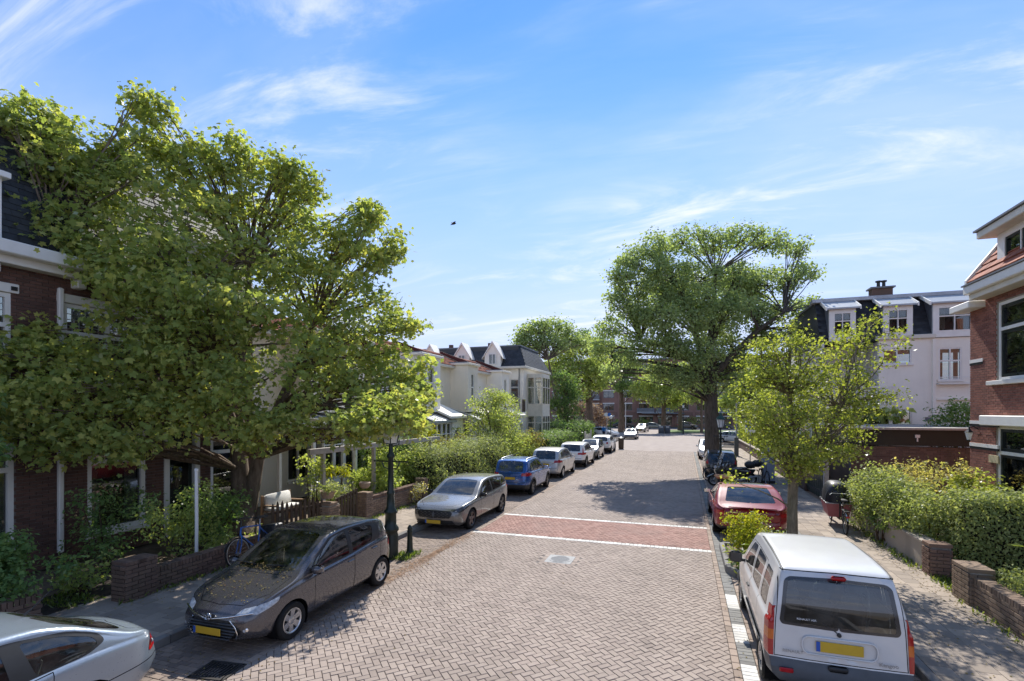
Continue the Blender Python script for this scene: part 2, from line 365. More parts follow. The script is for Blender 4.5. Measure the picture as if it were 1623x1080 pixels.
def empty(name, loc=(0, 0, 0), rz=0.0):
    o = bpy.data.objects.new(name, None); COL.objects.link(o); o.location = loc; o.rotation_euler = (0, 0, rz); o.empty_display_size = 0.2; return o
def tag(o, label=None, cat=None, group=None, kind=None):
    if label: o['label'] = label
    if cat: o['category'] = cat
    if group: o['group'] = group
    if kind: o['kind'] = kind
    return o
def thing(name, label, cat, loc=(0, 0, 0), rz=0.0, group=None): return tag(empty(name, loc, rz), label, cat, group)
def copy_tree(o, parent=None):
    c = o.copy(); COL.objects.link(c)
    if parent is not None: c.parent = parent
    for ch in [q for q in o.children]: copy_tree(ch, c)
    return c

def text_part(name, txt, size, mat, parent, loc, rot, ext=.002):
    cu = bpy.data.curves.new(name, 'FONT'); cu.body = txt; cu.size = size; cu.extrude = ext; cu.align_x = 'CENTER'
    t = bpy.data.objects.new(name, cu); COL.objects.link(t); bpy.context.view_layer.update()
    me = bpy.data.meshes.new_from_object(t.evaluated_get(bpy.context.evaluated_depsgraph_get())); bpy.data.objects.remove(t); me.materials.clear(); me.materials.append(MATS[mat])
    o = bpy.data.objects.new(name, me); COL.objects.link(o); o.parent = parent; o.location = loc; o.rotation_euler = rot; return o
# ================================================================== ground, road, pavements
def clip(poly, a, b, c):
    """keep a*x+b*y<=c"""
    out = []
    for i in range(len(poly)):
        p, q = poly[i], poly[(i + 1) % len(poly)]; dp, dq = a * p[0] + b * p[1] - c, a * q[0] + b * q[1] - c
        if dp <= 0: out.append(p)
        if dp * dq < 0: t = dp / (dp - dq); out.append((p[0] + (q[0] - p[0]) * t, p[1] + (q[1] - p[1]) * t))
    return out
def cliprect(poly, x0, x1, y0, y1):
    for a, b, c in ((1, 0, x1), (-1, 0, -x0), (0, 1, y1), (0, -1, -y0)):
        poly = clip(poly, a, b, c)
        if len(poly) < 3: return []
    return poly
def area(p): return abs(sum(p[i][0] * p[(i + 1) % len(p)][1] - p[(i + 1) % len(p)][0] * p[i][1] for i in range(len(p)))) / 2
def screen(x, y, z=0.0):
    d = -x * math.sin(YAW) + y * math.cos(YAW); l = x * math.cos(YAW) + y * math.sin(YAW)
    return (CX + FPX * l / d, HY - FPX * (z - EYE) / d, d) if d > 0.3 else (9e9, 9e9, d)
def in_view(x, y, z=0.0):
    p = screen(x, y, z); return -20 < p[0] < 1643 and -20 < p[1] < 1100
def piece_shape(poly, zt, h, cham, gap):
    """one loose piece: bevelled top, sides down to h below"""
    cx = sum(p[0] for p in poly) / len(poly); cy = sum(p[1] for p in poly) / len(poly); n = len(poly)
    def ins(d):
        o = []
        for p in poly:
            dx, dy = p[0] - cx, p[1] - cy
            r = math.hypot(dx, dy) or 1; k = max(0.3, 1 - d * 1.35 / r); o.append((cx + dx * k, cy + dy * k))
        return o
    a, b = ins(gap), ins(gap + cham)
    vs = [(*p, zt - h) for p in a] + [(*p, zt - cham * 0.8) for p in a] + [(*p, zt) for p in b]
    fs = [tuple(range(2 * n, 3 * n))]
    for r in (0, 1): fs += [(r * n + i, r * n + (i + 1) % n, (r + 1) * n + (i + 1) % n, (r + 1) * n + i) for i in range(n)]
    return vs, fs
def jitter(vs, amp, tilt):
    cx = sum(v[0] for v in vs) / len(vs); cy = sum(v[1] for v in vs) / len(vs)
    dz = random.gauss(0, amp); tx, ty = random.gauss(0, tilt), random.gauss(0, tilt)
    return [(v[0], v[1], v[2] + dz + (v[0] - cx) * tx + (v[1] - cy) * ty) for v in vs]
def lay(polys, name, mat, parent, z=0.0, h=0.03, cham=0.006, gap=0.0046, single=300, amp=0.0012, tilt=0.006, full=True):
    """lay flat pieces: the ones that show largest are objects, the rest one joined part"""
    info = []
    for p in polys:
        cx = sum(q[0] for q in p) / len(p); cy = sum(q[1] for q in p) / len(p)
        info.append((cx, cy, p, in_view(cx, cy, z), math.hypot(cx, cy)))
    vis = sorted([q for q in info if q[3]], key=lambda q: q[4])
    ones = vis[:single]; ids = set(id(q[2]) for q in ones); rest = MB(); cache = {}
    for cx, cy, p, _, _ in ones:
        rel = tuple((round(q[0] - cx, 3), round(q[1] - cy, 3)) for q in p)
        if rel not in cache:
            vs, fs = piece_shape(rel, 0, h, cham, gap); me = bpy.data.meshes.new(name); me.from_pydata(vs, [], fs); me.materials.append(MATS[mat]); cache[rel] = me
        o = bpy.data.objects.new(name, cache[rel]); COL.objects.link(o); o.parent = parent
        o.location = (cx, cy, z + random.gauss(0, amp)); o.rotation_euler = (random.gauss(0, tilt), random.gauss(0, tilt), random.gauss(0, 0.008))
    for cx, cy, p, v, dd in info:
        if id(p) in ids: continue
        if not v and not (-1 < cy < 70): continue
        vs, fs = piece_shape(p, z, h, cham, gap)
        if dd > 24: n = len(p); fs = fs[:1] + fs[1 + n:]          # far ones: no side walls
        rest.add(jitter(vs, amp, tilt), fs)
    if rest.v: tag(rest.build(name + '_field', mat, parent), kind='stuff')
def herring(x0, x1, y0, y1, w=0.095, ang=-45):
    c, s = math.cos(R(ang)), math.sin(R(ang)); out = []
    mx, my = (x0 + x1) / 2, (y0 + y1) / 2; rad = math.hypot(x1 - x0, y1 - y0) / 2 + 0.4
    n = int(rad / w) + 2
    for j in range(-n, n + 1):
        for i in range(-n, n + 1):
            k = (i - j) % 4
            if k == 0: rc = (i, j, 2, 1)
            elif k == 3: rc = (i, j, 1, 2)
            else: continue
            ux, uy = (rc[0] + rc[2] / 2) * w, (rc[1] + rc[3] / 2) * w
            X, Y = mx + ux * c - uy * s, my + ux * s + uy * c
            if X < x0 - 0.15 or X > x1 + 0.15 or Y < y0 - 0.15 or Y > y1 + 0.15: continue
            hx, hy = rc[2] * w / 2, rc[3] * w / 2
            p = [(X + a * c - b * s, Y + a * s + b * c) for a, b in ((-hx, -hy), (hx, -hy), (hx, hy), (-hx, hy))]
            if X - 0.16 < x0 or X + 0.16 > x1 or Y - 0.16 < y0 or Y + 0.16 > y1: p = cliprect(p, x0, x1, y0, y1)
            if len(p) >= 3 and area(p) > 0.0012: out.append(p)
    return out
def bond(x0, x1, y0, y1, lx, ly, off=0.5, along='y'):
    """running bond; rows stacked along y (pieces shifted in x) or along x"""
    out = []
    if along == 'y':
        r = 0; y = y0
        while y < y1 - 0.02:
            x = x0 - (off * lx if r % 2 else 0)
            while x < x1 - 0.01:
                a, b, t = max(x, x0), min(x + lx, x1), min(y + ly, y1)
                if b - a > 0.03: out.append([(a, y), (b, y), (b, t), (a, t)])
                x += lx
            y += ly; r += 1
    else:
        for p in bond(y0, y1, x0, x1, ly, lx, off, 'y'): out.append([(q[1], q[0]) for q in p][::-1])
    return out

XL, XR = -5.72, 0.62           # carriageway edges
KL, KR = -7.48, 2.92           # kerbs
Y0 = -1.0
ground = MB().quad((-900, -300, -0.14), (900, -300, -0.14), (900, 1500, -0.14), (-900, 1500, -0.14)).build('ground', 'asphalt_far')
tag(ground, 'wide grey paved ground running out to the horizon', 'ground', kind='structure')
road = MB().quad((XL - 1.8, -3, -0.028), (XR + 2.35, -3, -0.028), (XR + 2.35, 64, -0.028), (XL - 1.8, 64, -0.028)).build('road', 'joint')
tag(road, 'brick paved street running away between parked cars', 'road', kind='structure')
main = [p for seg in ((3.0, 13.36), (16.2, 46)) for p in herring(XL, XR, *seg)]
# room for the manhole cover
MH = (-2.78, 11.58)
main = [p for p in main if not (abs(sum(q[0] for q in p) / len(p) - MH[0]) < 0.42 and abs(sum(q[1] for q in p) / len(p) - MH[1]) < 0.42)]
lay(main, 'paver', 'paver', road)
lay(herring(XL, XR, 13.58, 15.98), 'red_paver', 'paver_red', road)
lay(bond(XL - 0.1, XR + 0.1, 13.37, 13.575, 0.106, 0.205, 0), 'white_paver', 'paver_white', road)
lay(bond(XL - 0.1, XR + 0.1, 15.99, 16.19, 0.106, 0.205, 0), 'white_line_paver', 'paver_white', road)
lay([[(MH[0] + a, MH[1] + b) for a, b in q] for q in (
    [(-.42, .31), (-.21, .31), (-.21, .42), (-.42, .42)], [(-.21, .31), (0, .31), (0, .42), (-.21, .42)], [(0, .31), (.21, .31), (.21, .42), (0, .42)], [(.21, .31), (.42, .31), (.42, .42), (.21, .42)],
    [(-.42, -.42), (-.21, -.42), (-.21, -.31), (-.42, -.31)], [(-.21, -.42), (0, -.42), (0, -.31), (-.21, -.31)], [(0, -.42), (.21, -.42), (.21, -.31), (0, -.31)], [(.21, -.42), (.42, -.42), (.42, -.31), (.21, -.31)],
    [(.31, -.31), (.42, -.31), (.42, -.1), (.31, -.1)], [(.31, -.1), (.42, -.1), (.42, .1), (.31, .1)], [(.31, .1), (.42, .1), (.42, .31), (.31, .31)],
    [(-.42, -.31), (-.31, -.31), (-.31, -.1), (-.42, -.1)], [(-.42, -.1), (-.31, -.1), (-.31, .1), (-.42, .1)], [(-.42, .1), (-.31, .1), (-.31, .31), (-.42, .31)])], 'edge_paver', 'paver', road)
far = MB().quad((KL + .13, 46, -0.004), (KR, 46, -0.004), (KR, 64.2, -0.004), (KL + .13, 64.2, -0.004)).build('far_paving', 'far_paving', road)
far['kind'] = 'stuff'
# left parking strip: bricks laid across, edged by a band
lay(bond(KL + 0.14, XL - 0.11, 2.5, 46, 0.19, 0.095, 0.5), 'parking_paver', 'paver_dark', road)
lay(bond(XL - 0.106, XL, 2.5, 46, 0.106, 0.21, 0), 'band_paver', 'paver_tan', road)
# right edge: gutter row, white / grey bay marking, tan row, parking strip
lay(bond(XR, XR + 0.106, 3.0, 46, 0.106, 0.21, 0), 'gutter_paver', 'paver_tan', road)
mk = bond(XR + 0.106, XR + 0.316, 3.0, 46, 0.21, 0.1, 0)
wh = [p for i, p in enumerate(mk) if (i + 3) % 14 < 7 and p[0][1] < 11]
lay(wh, 'white_bay_paver', 'paver_white', road)
lay([p for p in mk if not any(p is q for q in wh)], 'grey_bay_paver', 'paver_grey', road)
lay(bond(XR + 0.316, XR + 0.42, 3.0, 46, 0.104, 0.21, 0), 'bay_edge_paver', 'paver_tan', road)
lay(bond(XR + 0.42, KR, 3.0, 46, 0.21, 0.106, 0.5), 'bay_paver', 'paver_dark', road, single=120)
# square beyond the houses, a lawn on it
sq = MB().quad((-40, 64, -0.03), (60, 64, -0.03), (60, 108, -0.03), (-40, 108, -0.03)).build('square', 'far_paving'); tag(sq, 'sunlit paved junction beyond the end of the street', 'square', kind='structure')
lw = MB().quad((-3, 84, 0.0), (26, 84, 0.0), (26, 99, 0.0), (-3, 99, 0.0)).build('lawn', 'lawn'); tag(lw, 'bright grass lawn across the junction', 'lawn', kind='structure')
for (a, b, c, d) in ((-3, 83.8, 26.2, 84), (-3.2, 83.8, -3, 99)):
    tag(MB().box(((a + c) / 2, (b + d) / 2, 0.0), (max(0.15, c - a), max(0.15, d - b), 0.2)).build('lawn_kerb', 'kerbstone'), kind='structure')
# pavements
SZ = 0.115
swl = MB().box((-9.3, 21, SZ - 0.13), (3.62, 90, 0.2)).build('pavement_left', 'joint'); tag(swl, 'pavement of small grey slabs on the left, dappled with shade', 'pavement', kind='structure')
lay(bond(-10.0, KL - 0.0, 2.0, 46, 0.27, 0.27, 0.5, 'x'), 'slab', 'slab', swl, z=SZ, cham=0.004, gap=0.002, tilt=0.004)
swr = MB().box((3.9, 21, SZ - 0.13), (1.9, 90, 0.2)).build('pavement_right', 'joint'); tag(swr, 'pavement of sandy slabs on the right beside the garden walls', 'pavement', kind='structure')
lay(bond(KR + 0.13, 4.85, 3.0, 50, 0.27, 0.27, 0.5, 'x'), 'slab', 'slab', swr, z=SZ, cham=0.004, gap=0.002, tilt=0.004)
for nm, x, lab in (('kerb_left', KL + 0.065, 'dark stone kerb along the left pavement'), ('kerb_right', KR + 0.065, 'stone kerb along the right pavement')):
    k = tag(MB().box((x, 21, -0.03), (0.10, 90, 0.14)).build(nm, 'joint'), lab, 'kerb', kind='structure')
    for i in range(44):
        y = 1.5 + i
        MB().box((0, 0, 0), (0.13, 0.992, 0.20), bev=0.012).build('kerbstone', 'kerbstone', k, loc=(x, y + 0.5, 0.02 + random.gauss(0, .002)))
# gardens
for nm, x0, x1, lab in (('garden_left', -40, -9.55, 'shady earth of the front gardens on the left'), ('garden_right', 4.7, 40, 'earth of the front gardens on the right')):
    g = MB(); n = 14
    g.quad((x0, -8, 0.06), (x1, -8, 0.06), (x1, 62, 0.06), (x0, 62, 0.06)); tag(g.build(nm, 'earth'), lab, 'garden', kind='structure')
# planter bed in the parking bay
pb = thing('planter_bed', 'planting bed with dark rounded kerb between the van and the red coupe', 'planter', (1.95, 12.6, 0))
poly = [(-1.05, 1.25), (-1.05, -0.75), (-0.9, -1.1), (-0.55, -1.3), (0.95, -1.3), (0.95, 1.25)]
MB().prism([(a * 0.9, b * 0.92) for a, b in poly], -0.02, 0.10).build('soil', 'earth', pb)
for i in range(len(poly)):
    a, b = Vector((*poly[i], 0)), Vector((*poly[(i + 1) % len(poly)], 0)); n = max(1, round((b - a).length / 0.8)); dr = (b - a).to_2d()
    for k in range(n):
        c = a.lerp(b, (k + .5) / n)
        MB().box((0, 0, 0.06), ((b - a).length / n - 0.008, 0.12, 0.2), bev=0.015).build('kerb_block', 'kerbstone', pb, loc=c).rotation_euler = (0, 0, math.atan2(dr.y, dr.x))
# manhole cover and drain grate
MB().box((MH[0], MH[1], -.014), (1.02, 1.02, .012)).build('bedding_sand', 'mortar_dark', road)
mh = thing('manhole_cover', 'square pale metal manhole cover set in the road', 'manhole', (MH[0], MH[1], 0), 0.0)
MB().box((0, 0, -0.012), (0.62, 0.62, 0.03)).build('frame', 'manhole_metal', mh)
m = MB()
m.lathe([(0.27, 0.003), (0.27, 0.009), (0.24, 0.009)], 28)
m.build('lid', 'manhole_metal', mh)
for i in range(-5, 6): MB().box((0, i * 0.045, 0.011), (2 * math.sqrt(max(0.01, .22 ** 2 - (i * .045) ** 2)), 0.02, 0.006)).build('rib', 'manhole_metal', mh)
dg = thing('drain_grate', 'dark rectangular drain grate by the left kerb', 'drain', (-7.05, 4.95, 0.002), R(0))
dg.location = (-5.95, 5.1, 0.004); dg.rotation_euler = (0, 0, R(8))
g = MB()
for a, b, c, d in ((0, .2, .5, .04), (0, -.2, .5, .04), (.25, 0, .04, .44), (-.25, 0, .04, .44)): g.box((a, b, 0), (c, d, 0.02))
g.build('frame', 'iron', dg); MB().box((0, 0, -0.006), (0.46, 0.38, 0.004)).build('pit', 'seam', dg)
for i in range(9): MB().box((-.2 + i * .05, 0, 0.001), (0.022, 0.36, 0.014)).build('bar', 'iron', dg)

# ================================================================== brickwork
def brick_mesh(L, H, D, mat, cache={}):
    k = (round(L, 3), round(H, 3), round(D, 3), mat)
    if k not in cache:
        b = MB().box((0, 0, 0), (L, D, H), bev=0.004); me = bpy.data.meshes.new('brick'); me.from_pydata(b.v, [], b.f); me.materials.append(MATS[mat]); cache[k] = me
    return cache[k]
def brick_face(parent, p0, u, n, length, z0, z1, mat, holes=(), bl=0.21, bh=0.062, depth=0.03, single=150, name='brick', header=False):
    """lay bricks on a wall face: p0 start (x,y), u direction along it, n outward normal; all relative to parent (which must be unrotated)"""
    u = Vector((*u, 0)); n = Vector((*n, 0)); P0 = Vector((*p0, 0)); rz = math.atan2(u.y, u.x); out = []
    r = 0; z = z0; J = 0.011
    while z + bh <= z1 + 0.004:
        x = -(bl + J) / 2 if r % 2 else 0.0
        while x < length - 0.01:
            a, b = max(x, 0), min(x + bl, length)
            segs = [(a, b)]
            for (h0, h1, k0, k1) in holes:
                if k0 < z + bh and k1 > z:
                    ns = []
                    for s0, s1 in segs:
                        if h1 <= s0 or h0 >= s1: ns.append((s0, s1)); continue
                        if h0 > s0: ns.append((s0, h0))
                        if h1 < s1: ns.append((h1, s1))
                    segs = ns
            out += [(s0, s1, z) for s0, s1 in segs if s1 - s0 > 0.03]
            x += bl + J
        z += bh + J; r += 1
    def key(q):
        c = P0 + u * (q[0] + q[1]) / 2; w_ = parent.location + c; return (0 if in_view(w_.x, w_.y, parent.location.z + q[2]) else 1, w_.length)
    out.sort(key=key); rest = MB()
    for i, (s0, s1, z) in enumerate(out):
        c = P0 + u * (s0 + s1) / 2 + n * (depth / 2 - 0.012 + random.gauss(0, 0.0012)); c.z = z + bh / 2
        if i < single:
            o = bpy.data.objects.new(name, brick_mesh(s1 - s0, bh, depth, mat)); COL.objects.link(o); o.parent = parent; o.location = c; o.rotation_euler = (0, random.gauss(0, .004), rz)
        else: rest.box(c, (s1 - s0, depth, bh), rz)
    if rest.v: tag(rest.build(name + '_field', mat, parent), kind='stuff')
def garden_wall(name, label, x, y0, y1, h, mat, t=0.22, cap='brick_garden', single=300, pillars=(), z=SZ - 0.02, facing=1, pil_h=0.2, mort='mortar_dark'):
    """low brick wall along y; facing +1: street side is +x"""
    g = thing(name, label, 'wall', (x, (y0 + y1) / 2, z)); L = y1 - y0
    MB().box((0, 0, h / 2 - 0.03), (t - 0.02, L - 0.02, h + 0.02)).build('core', mort, g)
    ns = 1 if facing > 0 else -1
    if facing > 0: brick_face(g, (t / 2, -L / 2), (0, 1), (1, 0), L, 0, h, mat, single=single)
    else: brick_face(g, (-t / 2, L / 2), (0, -1), (-1, 0), L, 0, h, mat, single=single)
    brick_face(g, (-t / 2, -L / 2), (1, 0), (0, -1), t, 0, h, mat, single=40)
    n = int(L / 0.073)
    for i in range(n):
        o = bpy.data.objects.new('coping_brick', brick_mesh(t + 0.03, 0.1, 0.062, cap)); COL.objects.link(o); o.parent = g
        o.location = (random.gauss(0, .002), -L / 2 + (i + .5) * L / n, h + 0.035 + random.gauss(0, .002))
    for py, ph in pillars: pillar(g, 0, py - (y0 + y1) / 2, ph, mat, mort)
    return g
def pillar(g, x, y, h, mat, mort, s=0.34):
    MB().box((x, y, h / 2), (s - 0.02, s - 0.02, h)).build('pillar_core', mort, g)
    for (px, py, u, n) in ((x + s / 2, y - s / 2, (0, 1), (1, 0)), (x - s / 2, y - s / 2, (1, 0), (0, -1)), (x - s / 2, y + s / 2, (0, -1), (-1, 0))):
        brick_face(g, (px, py), u, n, s, 0, h, mat, single=60)
    for i in range(5):
        o = bpy.data.objects.new('coping_brick', brick_mesh(s + 0.04, 0.065, 0.066, mat)); COL.objects.link(o); o.parent = g; o.location = (x, y - s / 2 + .034 + i * .068, h + 0.03)

garden_wall('garden_wall', 'low brick garden wall under the clipped shrub beside the silver saloon', -9.75, 1.0, 5.1, 0.44, 'brick_garden')
garden_wall('garden_wall', 'long low brick wall with raised end that the blue bicycle leans on', -9.5, 6.15, 11.0, 0.38, 'brick_garden', pillars=((6.32, 0.66), (6.55, 0.66)))
garden_wall('garden_wall', 'pale brick garden wall past the slatted gate, plants spilling over it', -9.5, 13.3, 17.2, 0.62, 'brick_tan', pillars=((13.4, 0.8), (17.0, 0.8)), single=200)
gp = thing('gate_pillar', 'short brick gate pillar with a potted plant on it beside the picket fence', 'pillar', (-9.6, 11.8, SZ - .02)); pillar(gp, 0, 0, 0.76, 'brick_tan', 'mortar', 0.46)
garden_wall('garden_wall', 'near right brick wall with raised end and small hedge along its top', 4.86, 4.0, 11.45, 0.44, 'brick_tan', pillars=((11.25, 0.60), (11.0, 0.60)), facing=-1, cap='brick_tan', mort='mortar')
wr = thing('garden_wall', 'weathered rendered garden wall with brick end pillar under the overgrown hedge', 'wall', (4.95, 16.3, SZ - .02))
MB().box((0, 0.0, 0.28), (0.24, 7.0, 0.60), bev=.01).build('rendered_face', 'render_old', wr); pillar(wr, 0.0, -3.6, 0.62, 'brick_garden', 'mortar_dark', 0.36)
MB().box((0, 0.1, 0.61), (0.3, 6.8, 0.06), bev=.01).build('coping', 'render_old', wr)
# ================================================================== vehicles
def pchip(pts):
    xs = np.array([p[0] for p in pts], float); ys = np.array([p[1] for p in pts], float)
    h = np.diff(xs); d = np.diff(ys) / h; m = np.zeros(len(xs)); m[0], m[-1] = d[0], d[-1]
    for i in range(1, len(xs) - 1):
        if d[i - 1] * d[i] > 0:
            w1, w2 = 2 * h[i] + h[i - 1], h[i] + 2 * h[i - 1]; m[i] = (w1 + w2) / (w1 / d[i - 1] + w2 / d[i])
    def f(x):
        x = min(max(x, xs[0]), xs[-1]); i = int(min(max(np.searchsorted(xs, x) - 1, 0), len(h) - 1)); t = (x - xs[i]) / h[i]
        return float((2 * t**3 - 3 * t**2 + 1) * ys[i] + (t**3 - 2 * t**2 + t) * h[i] * m[i] + (-2 * t**3 + 3 * t**2) * ys[i + 1] + (t**3 - t**2) * h[i] * m[i + 1])
    return f
def rounded(poly, r, n=4):
    """round the corners of a convex polygon"""
    out = []
    for i in range(len(poly)):
        p, a, b = Vector(poly[i]), Vector(poly[i - 1]), Vector(poly[(i + 1) % len(poly)])
        da, db = (a - p), (b - p); k = min(r, da.length * .45, db.length * .45); p0, p1 = p + da.normalized() * k, p + db.normalized() * k
        for j in range(n + 1):
            t = j / n; out.append(tuple((1 - t)**2 * p0 + 2 * t * (1 - t) * p + t * t * p1))
    return out
def ccw(p): return p if sum(p[i][0] * p[(i + 1) % len(p)][1] - p[(i + 1) % len(p)][0] * p[i][1] for i in range(len(p))) > 0 else p[::-1]
def inset_poly(p, d):
    p = ccw(p); n = len(p); out = []
    for i in range(n):
        a, b, c = Vector(p[i - 1]), Vector(p[i]), Vector(p[(i + 1) % n])
        n1 = Vector((-(b - a).y, (b - a).x)).normalized(); n2 = Vector((-(c - b).y, (c - b).x)).normalized(); nn = (n1 + n2)
        out.append(tuple(b + nn / max(0.3, nn.dot(n1)) * d if nn.length > 1e-6 else b + n1 * d))
    return out
def circ(cx, cy, r, n=22): return [(cx + r * math.cos(2 * math.pi * i / n), cy + r * math.sin(2 * math.pi * i / n)) for i in range(n)]

class Car:
    """body lofted from profiles; front at s=0, s runs back; half built, cut along outlines, mirrored"""
    def __init__(c, S, detail=1.0):
        c.S = S; L = S['L']; c.L = L; c.zt = pchip(S['top']); c.bl = pchip(S['belt']); c.W = pchip([(a, b * S['W'] / 2) for a, b in S['plan']])
        c.zb = pchip(S.get('bottom', [(0, .26), (.5, .2), (L - .6, .22), (L, .32)])); c.k = S.get('tumble', .28)
        nose, tail = pchip(S['nose']), pchip(S['tail']); pc = S.get('pcurve', (.10, .07))
        def warp(s, x, z, Wm):
            f0 = max(0, 1 - s / .55)**2; f1 = max(0, 1 - (L - s) / .5)**2; q = (x / Wm)**2
            return s + f0 * (nose(z) + pc[0] * q) - f1 * (tail(z) + pc[1] * q)
        n = int(46 * detail); st = sorted(set([round(L * i / n, 4) for i in range(n + 1)] + [.03, .07, L - .03, L - .07]))
        bm = bmesh.new(); c.bm = bm; c.lay = bm.faces.layers.int.new('tag'); rows = []
        for s in st:
            sec = c.section(s); rows.append([bm.verts.new((x, warp(s, x, z, c.W(L / 2)), z)) for x, z in sec])
        for a, b in zip(rows, rows[1:]):
            for i in range(len(a) - 1): bm.faces.new((a[i], a[i + 1], b[i + 1], b[i]))
        for row, s, flip in ((rows[0], 0.0, False), (rows[-1], L, True)):
            sec = c.section(s); zc = (sec[0][1] + sec[-1][1]) / 2; prev = row; NR = 5
            for r in range(1, NR + 1):
                k = 1 - r / NR
                cur = [bm.verts.new((x * k, warp(s, x * k, zc + (z - zc) * max(k, .02), c.W(L / 2)), zc + (z - zc) * max(k, .02))) for x, z in sec] if r < NR else None
                if cur is None:
                    break
                for i in range(len(sec) - 1): bm.faces.new((prev[i + 1], prev[i], cur[i], cur[i + 1]) if not flip else (prev[i], prev[i + 1], cur[i + 1], cur[i]))
                prev = cur
            q = [v for v in prev]; cen = [bm.verts.new((0, warp(s, 0, v.co.z, c.W(L / 2)), v.co.z)) for v in q]
            for i in range(len(q) - 1):
                bm.faces.new((q[i + 1], q[i], cen[i], cen[i + 1]) if not flip else (q[i], q[i + 1], cen[i + 1], cen[i]))
        bmesh.ops.remove_doubles(bm, verts=bm.verts, dist=.0004)
        bmesh.ops.recalc_face_normals(bm, faces=bm.faces)
        vs = [f for f in bm.faces if f.calc_center_median().x > S['W'] * .45]
        if vs and sum(f.normal.x for f in vs) < 0: bmesh.ops.reverse_faces(bm, faces=bm.faces)
        c.tags = ['body']; c.info = {'body': ('body', 'paint', 'c', 0.0)}
    def section(c, s):
        W, zt, zb, bl = c.W(s), c.zt(s), c.zb(s), c.bl(s); hs = min(bl, zt - .035); k = c.k
        def wg(z): return W * .945 - k * max(0, z - bl)
        r = min(.09, (zt - hs) * .5 + .012); cr = c.S.get('crown', .045)
        we = wg(zt) - r * .9
        P = []
        def seg(a, b, n):
            for i in range(n): P.append((a[0] + (b[0] - a[0]) * i / n, a[1] + (b[1] - a[1]) * i / n))
        zm = zb + (hs - zb) * .55
        p2, p3, p4 = (W * .955, zb + .09), (W, zm), (W * .988, hs - .07 if hs - .07 > zm else (hs + zm) / 2)
        seg((0, zb), (W * .84, zb), 2); seg((W * .84, zb), p2, 3)
        for i in range(4): t = i / 4; P.append((p2[0] + (p3[0] - p2[0]) * math.sin(t * math.pi / 2), p2[1] + (p3[1] - p2[1]) * t))
        seg(p3, p4, 4)
        p5 = (wg(hs), hs)
        for i in range(4): t = i / 4; P.append((p4[0] + (p5[0] - p4[0]) * t**1.8, p4[1] + (p5[1] - p4[1]) * t))
        zr = zt - r; p6 = (wg(zr), zr) if zr > hs else (p5[0] - .004, hs + .004)
        p8 = (we, zt - cr * min(1, (we / W)**2))
        for i in range(7):
            t = i / 7; bul = .018 * math.sin(t * math.pi) * min(1, (p6[1] - hs) / .3); P.append((p5[0] + (p6[0] - p5[0]) * t + bul, p5[1] + (p6[1] - p5[1]) * t))
        pm = (p6[0] - .01, p8[1] + .008)
        for i in range(5):
            t = i / 5; P.append(((1 - t)**2 * p6[0] + 2 * t * (1 - t) * pm[0] + t * t * p8[0], (1 - t)**2 * p6[1] + 2 * t * (1 - t) * pm[1] + t * t * p8[1]))
        for i in range(8): t = i / 7; x = p8[0] * (1 - t); P.append((x, zt - cr * (x / W)**2))
        return P
    def cut(c, view, poly, name=None, mat=None, kind='c', off=0.0, over=('body',), smin=-9, smax=99, nz=None, delete=False):
        """view side:(s,z) front/back:(x,z) top:(x,s); cuts the outline into the skin and tags what lies inside"""
        bm = c.bm; ax = {'side': (1, 2), 'front': (0, 2), 'back': (0, 2), 'top': (0, 1)}[view]; poly = ccw(poly)
        ov = [c.tags.index(t) for t in over if t in c.tags]
        def ok(f):
            if f[c.lay] not in ov: return False
            n = f.normal; m = f.calc_center_median()
            if not smin < m.y < smax: return False
            if view == 'side': return n.x > .30
            if view == 'front': return n.y < -.25 and m.y < c.L * .5
            if view == 'back': return n.y > .12 and m.y > c.L * .5
            return n.z > .15
        lo = [min(p[i] for p in poly) for i in (0, 1)]; hi = [max(p[i] for p in poly) for i in (0, 1)]
        def near(f):
            a = [v.co[ax[0]] for v in f.verts]; b = [v.co[ax[1]] for v in f.verts]
            return max(a) > lo[0] - .01 and min(a) < hi[0] + .01 and max(b) > lo[1] - .01 and min(b) < hi[1] + .01
        fs = [f for f in bm.faces if f[c.lay] in ov and near(f) and ok(f)]
        for i in range(len(poly)):
            p, q = poly[i], poly[(i + 1) % len(poly)]
            no = [0, 0, 0]; no[ax[0]] = q[1] - p[1]; no[ax[1]] = -(q[0] - p[0]); co = [0, 0, 0]; co[ax[0]], co[ax[1]] = p
            if abs(no[0]) + abs(no[1]) + abs(no[2]) < 1e-7 or not fs: continue
            gm = set(fs)
            for f in fs: gm.update(f.edges); gm.update(f.verts)
            res = bmesh.ops.bisect_plane(bm, geom=list(gm), dist=1e-5, plane_co=co, plane_no=no)
            fs = [g for g in set(res['geom']) if isinstance(g, bmesh.types.BMFace) and g.is_valid]
        def inside(m):
            x, y = m[ax[0]], m[ax[1]]
            return all((poly[(i + 1) % len(poly)][0] - poly[i][0]) * (y - poly[i][1]) - (poly[(i + 1) % len(poly)][1] - poly[i][1]) * (x - poly[i][0]) > -1e-7 for i in range(len(poly)))
        hit = [f for f in fs if inside(f.calc_center_median())]
        if delete: bmesh.ops.delete(bm, geom=hit, context='FACES'); return
        if name not in c.tags: c.tags.append(name); c.info[name] = (name.split('#')[0], mat, kind, off)
        t = c.tags.index(name)
        for f in hit: f[c.lay] = t
    def panel(c, view, poly, name, mat, kind='c', gap=.009, over=('body',), **k):
        if view != 'side': poly = [(-.06 if abs(x) < 1e-6 else x, y) for x, y in poly]
        c.cut(view, poly, 'seam', 'seam', 'c', -.004, over, **k); c.cut(view, inset_poly(poly, gap), name, mat, kind, 0, ('seam',), **k)
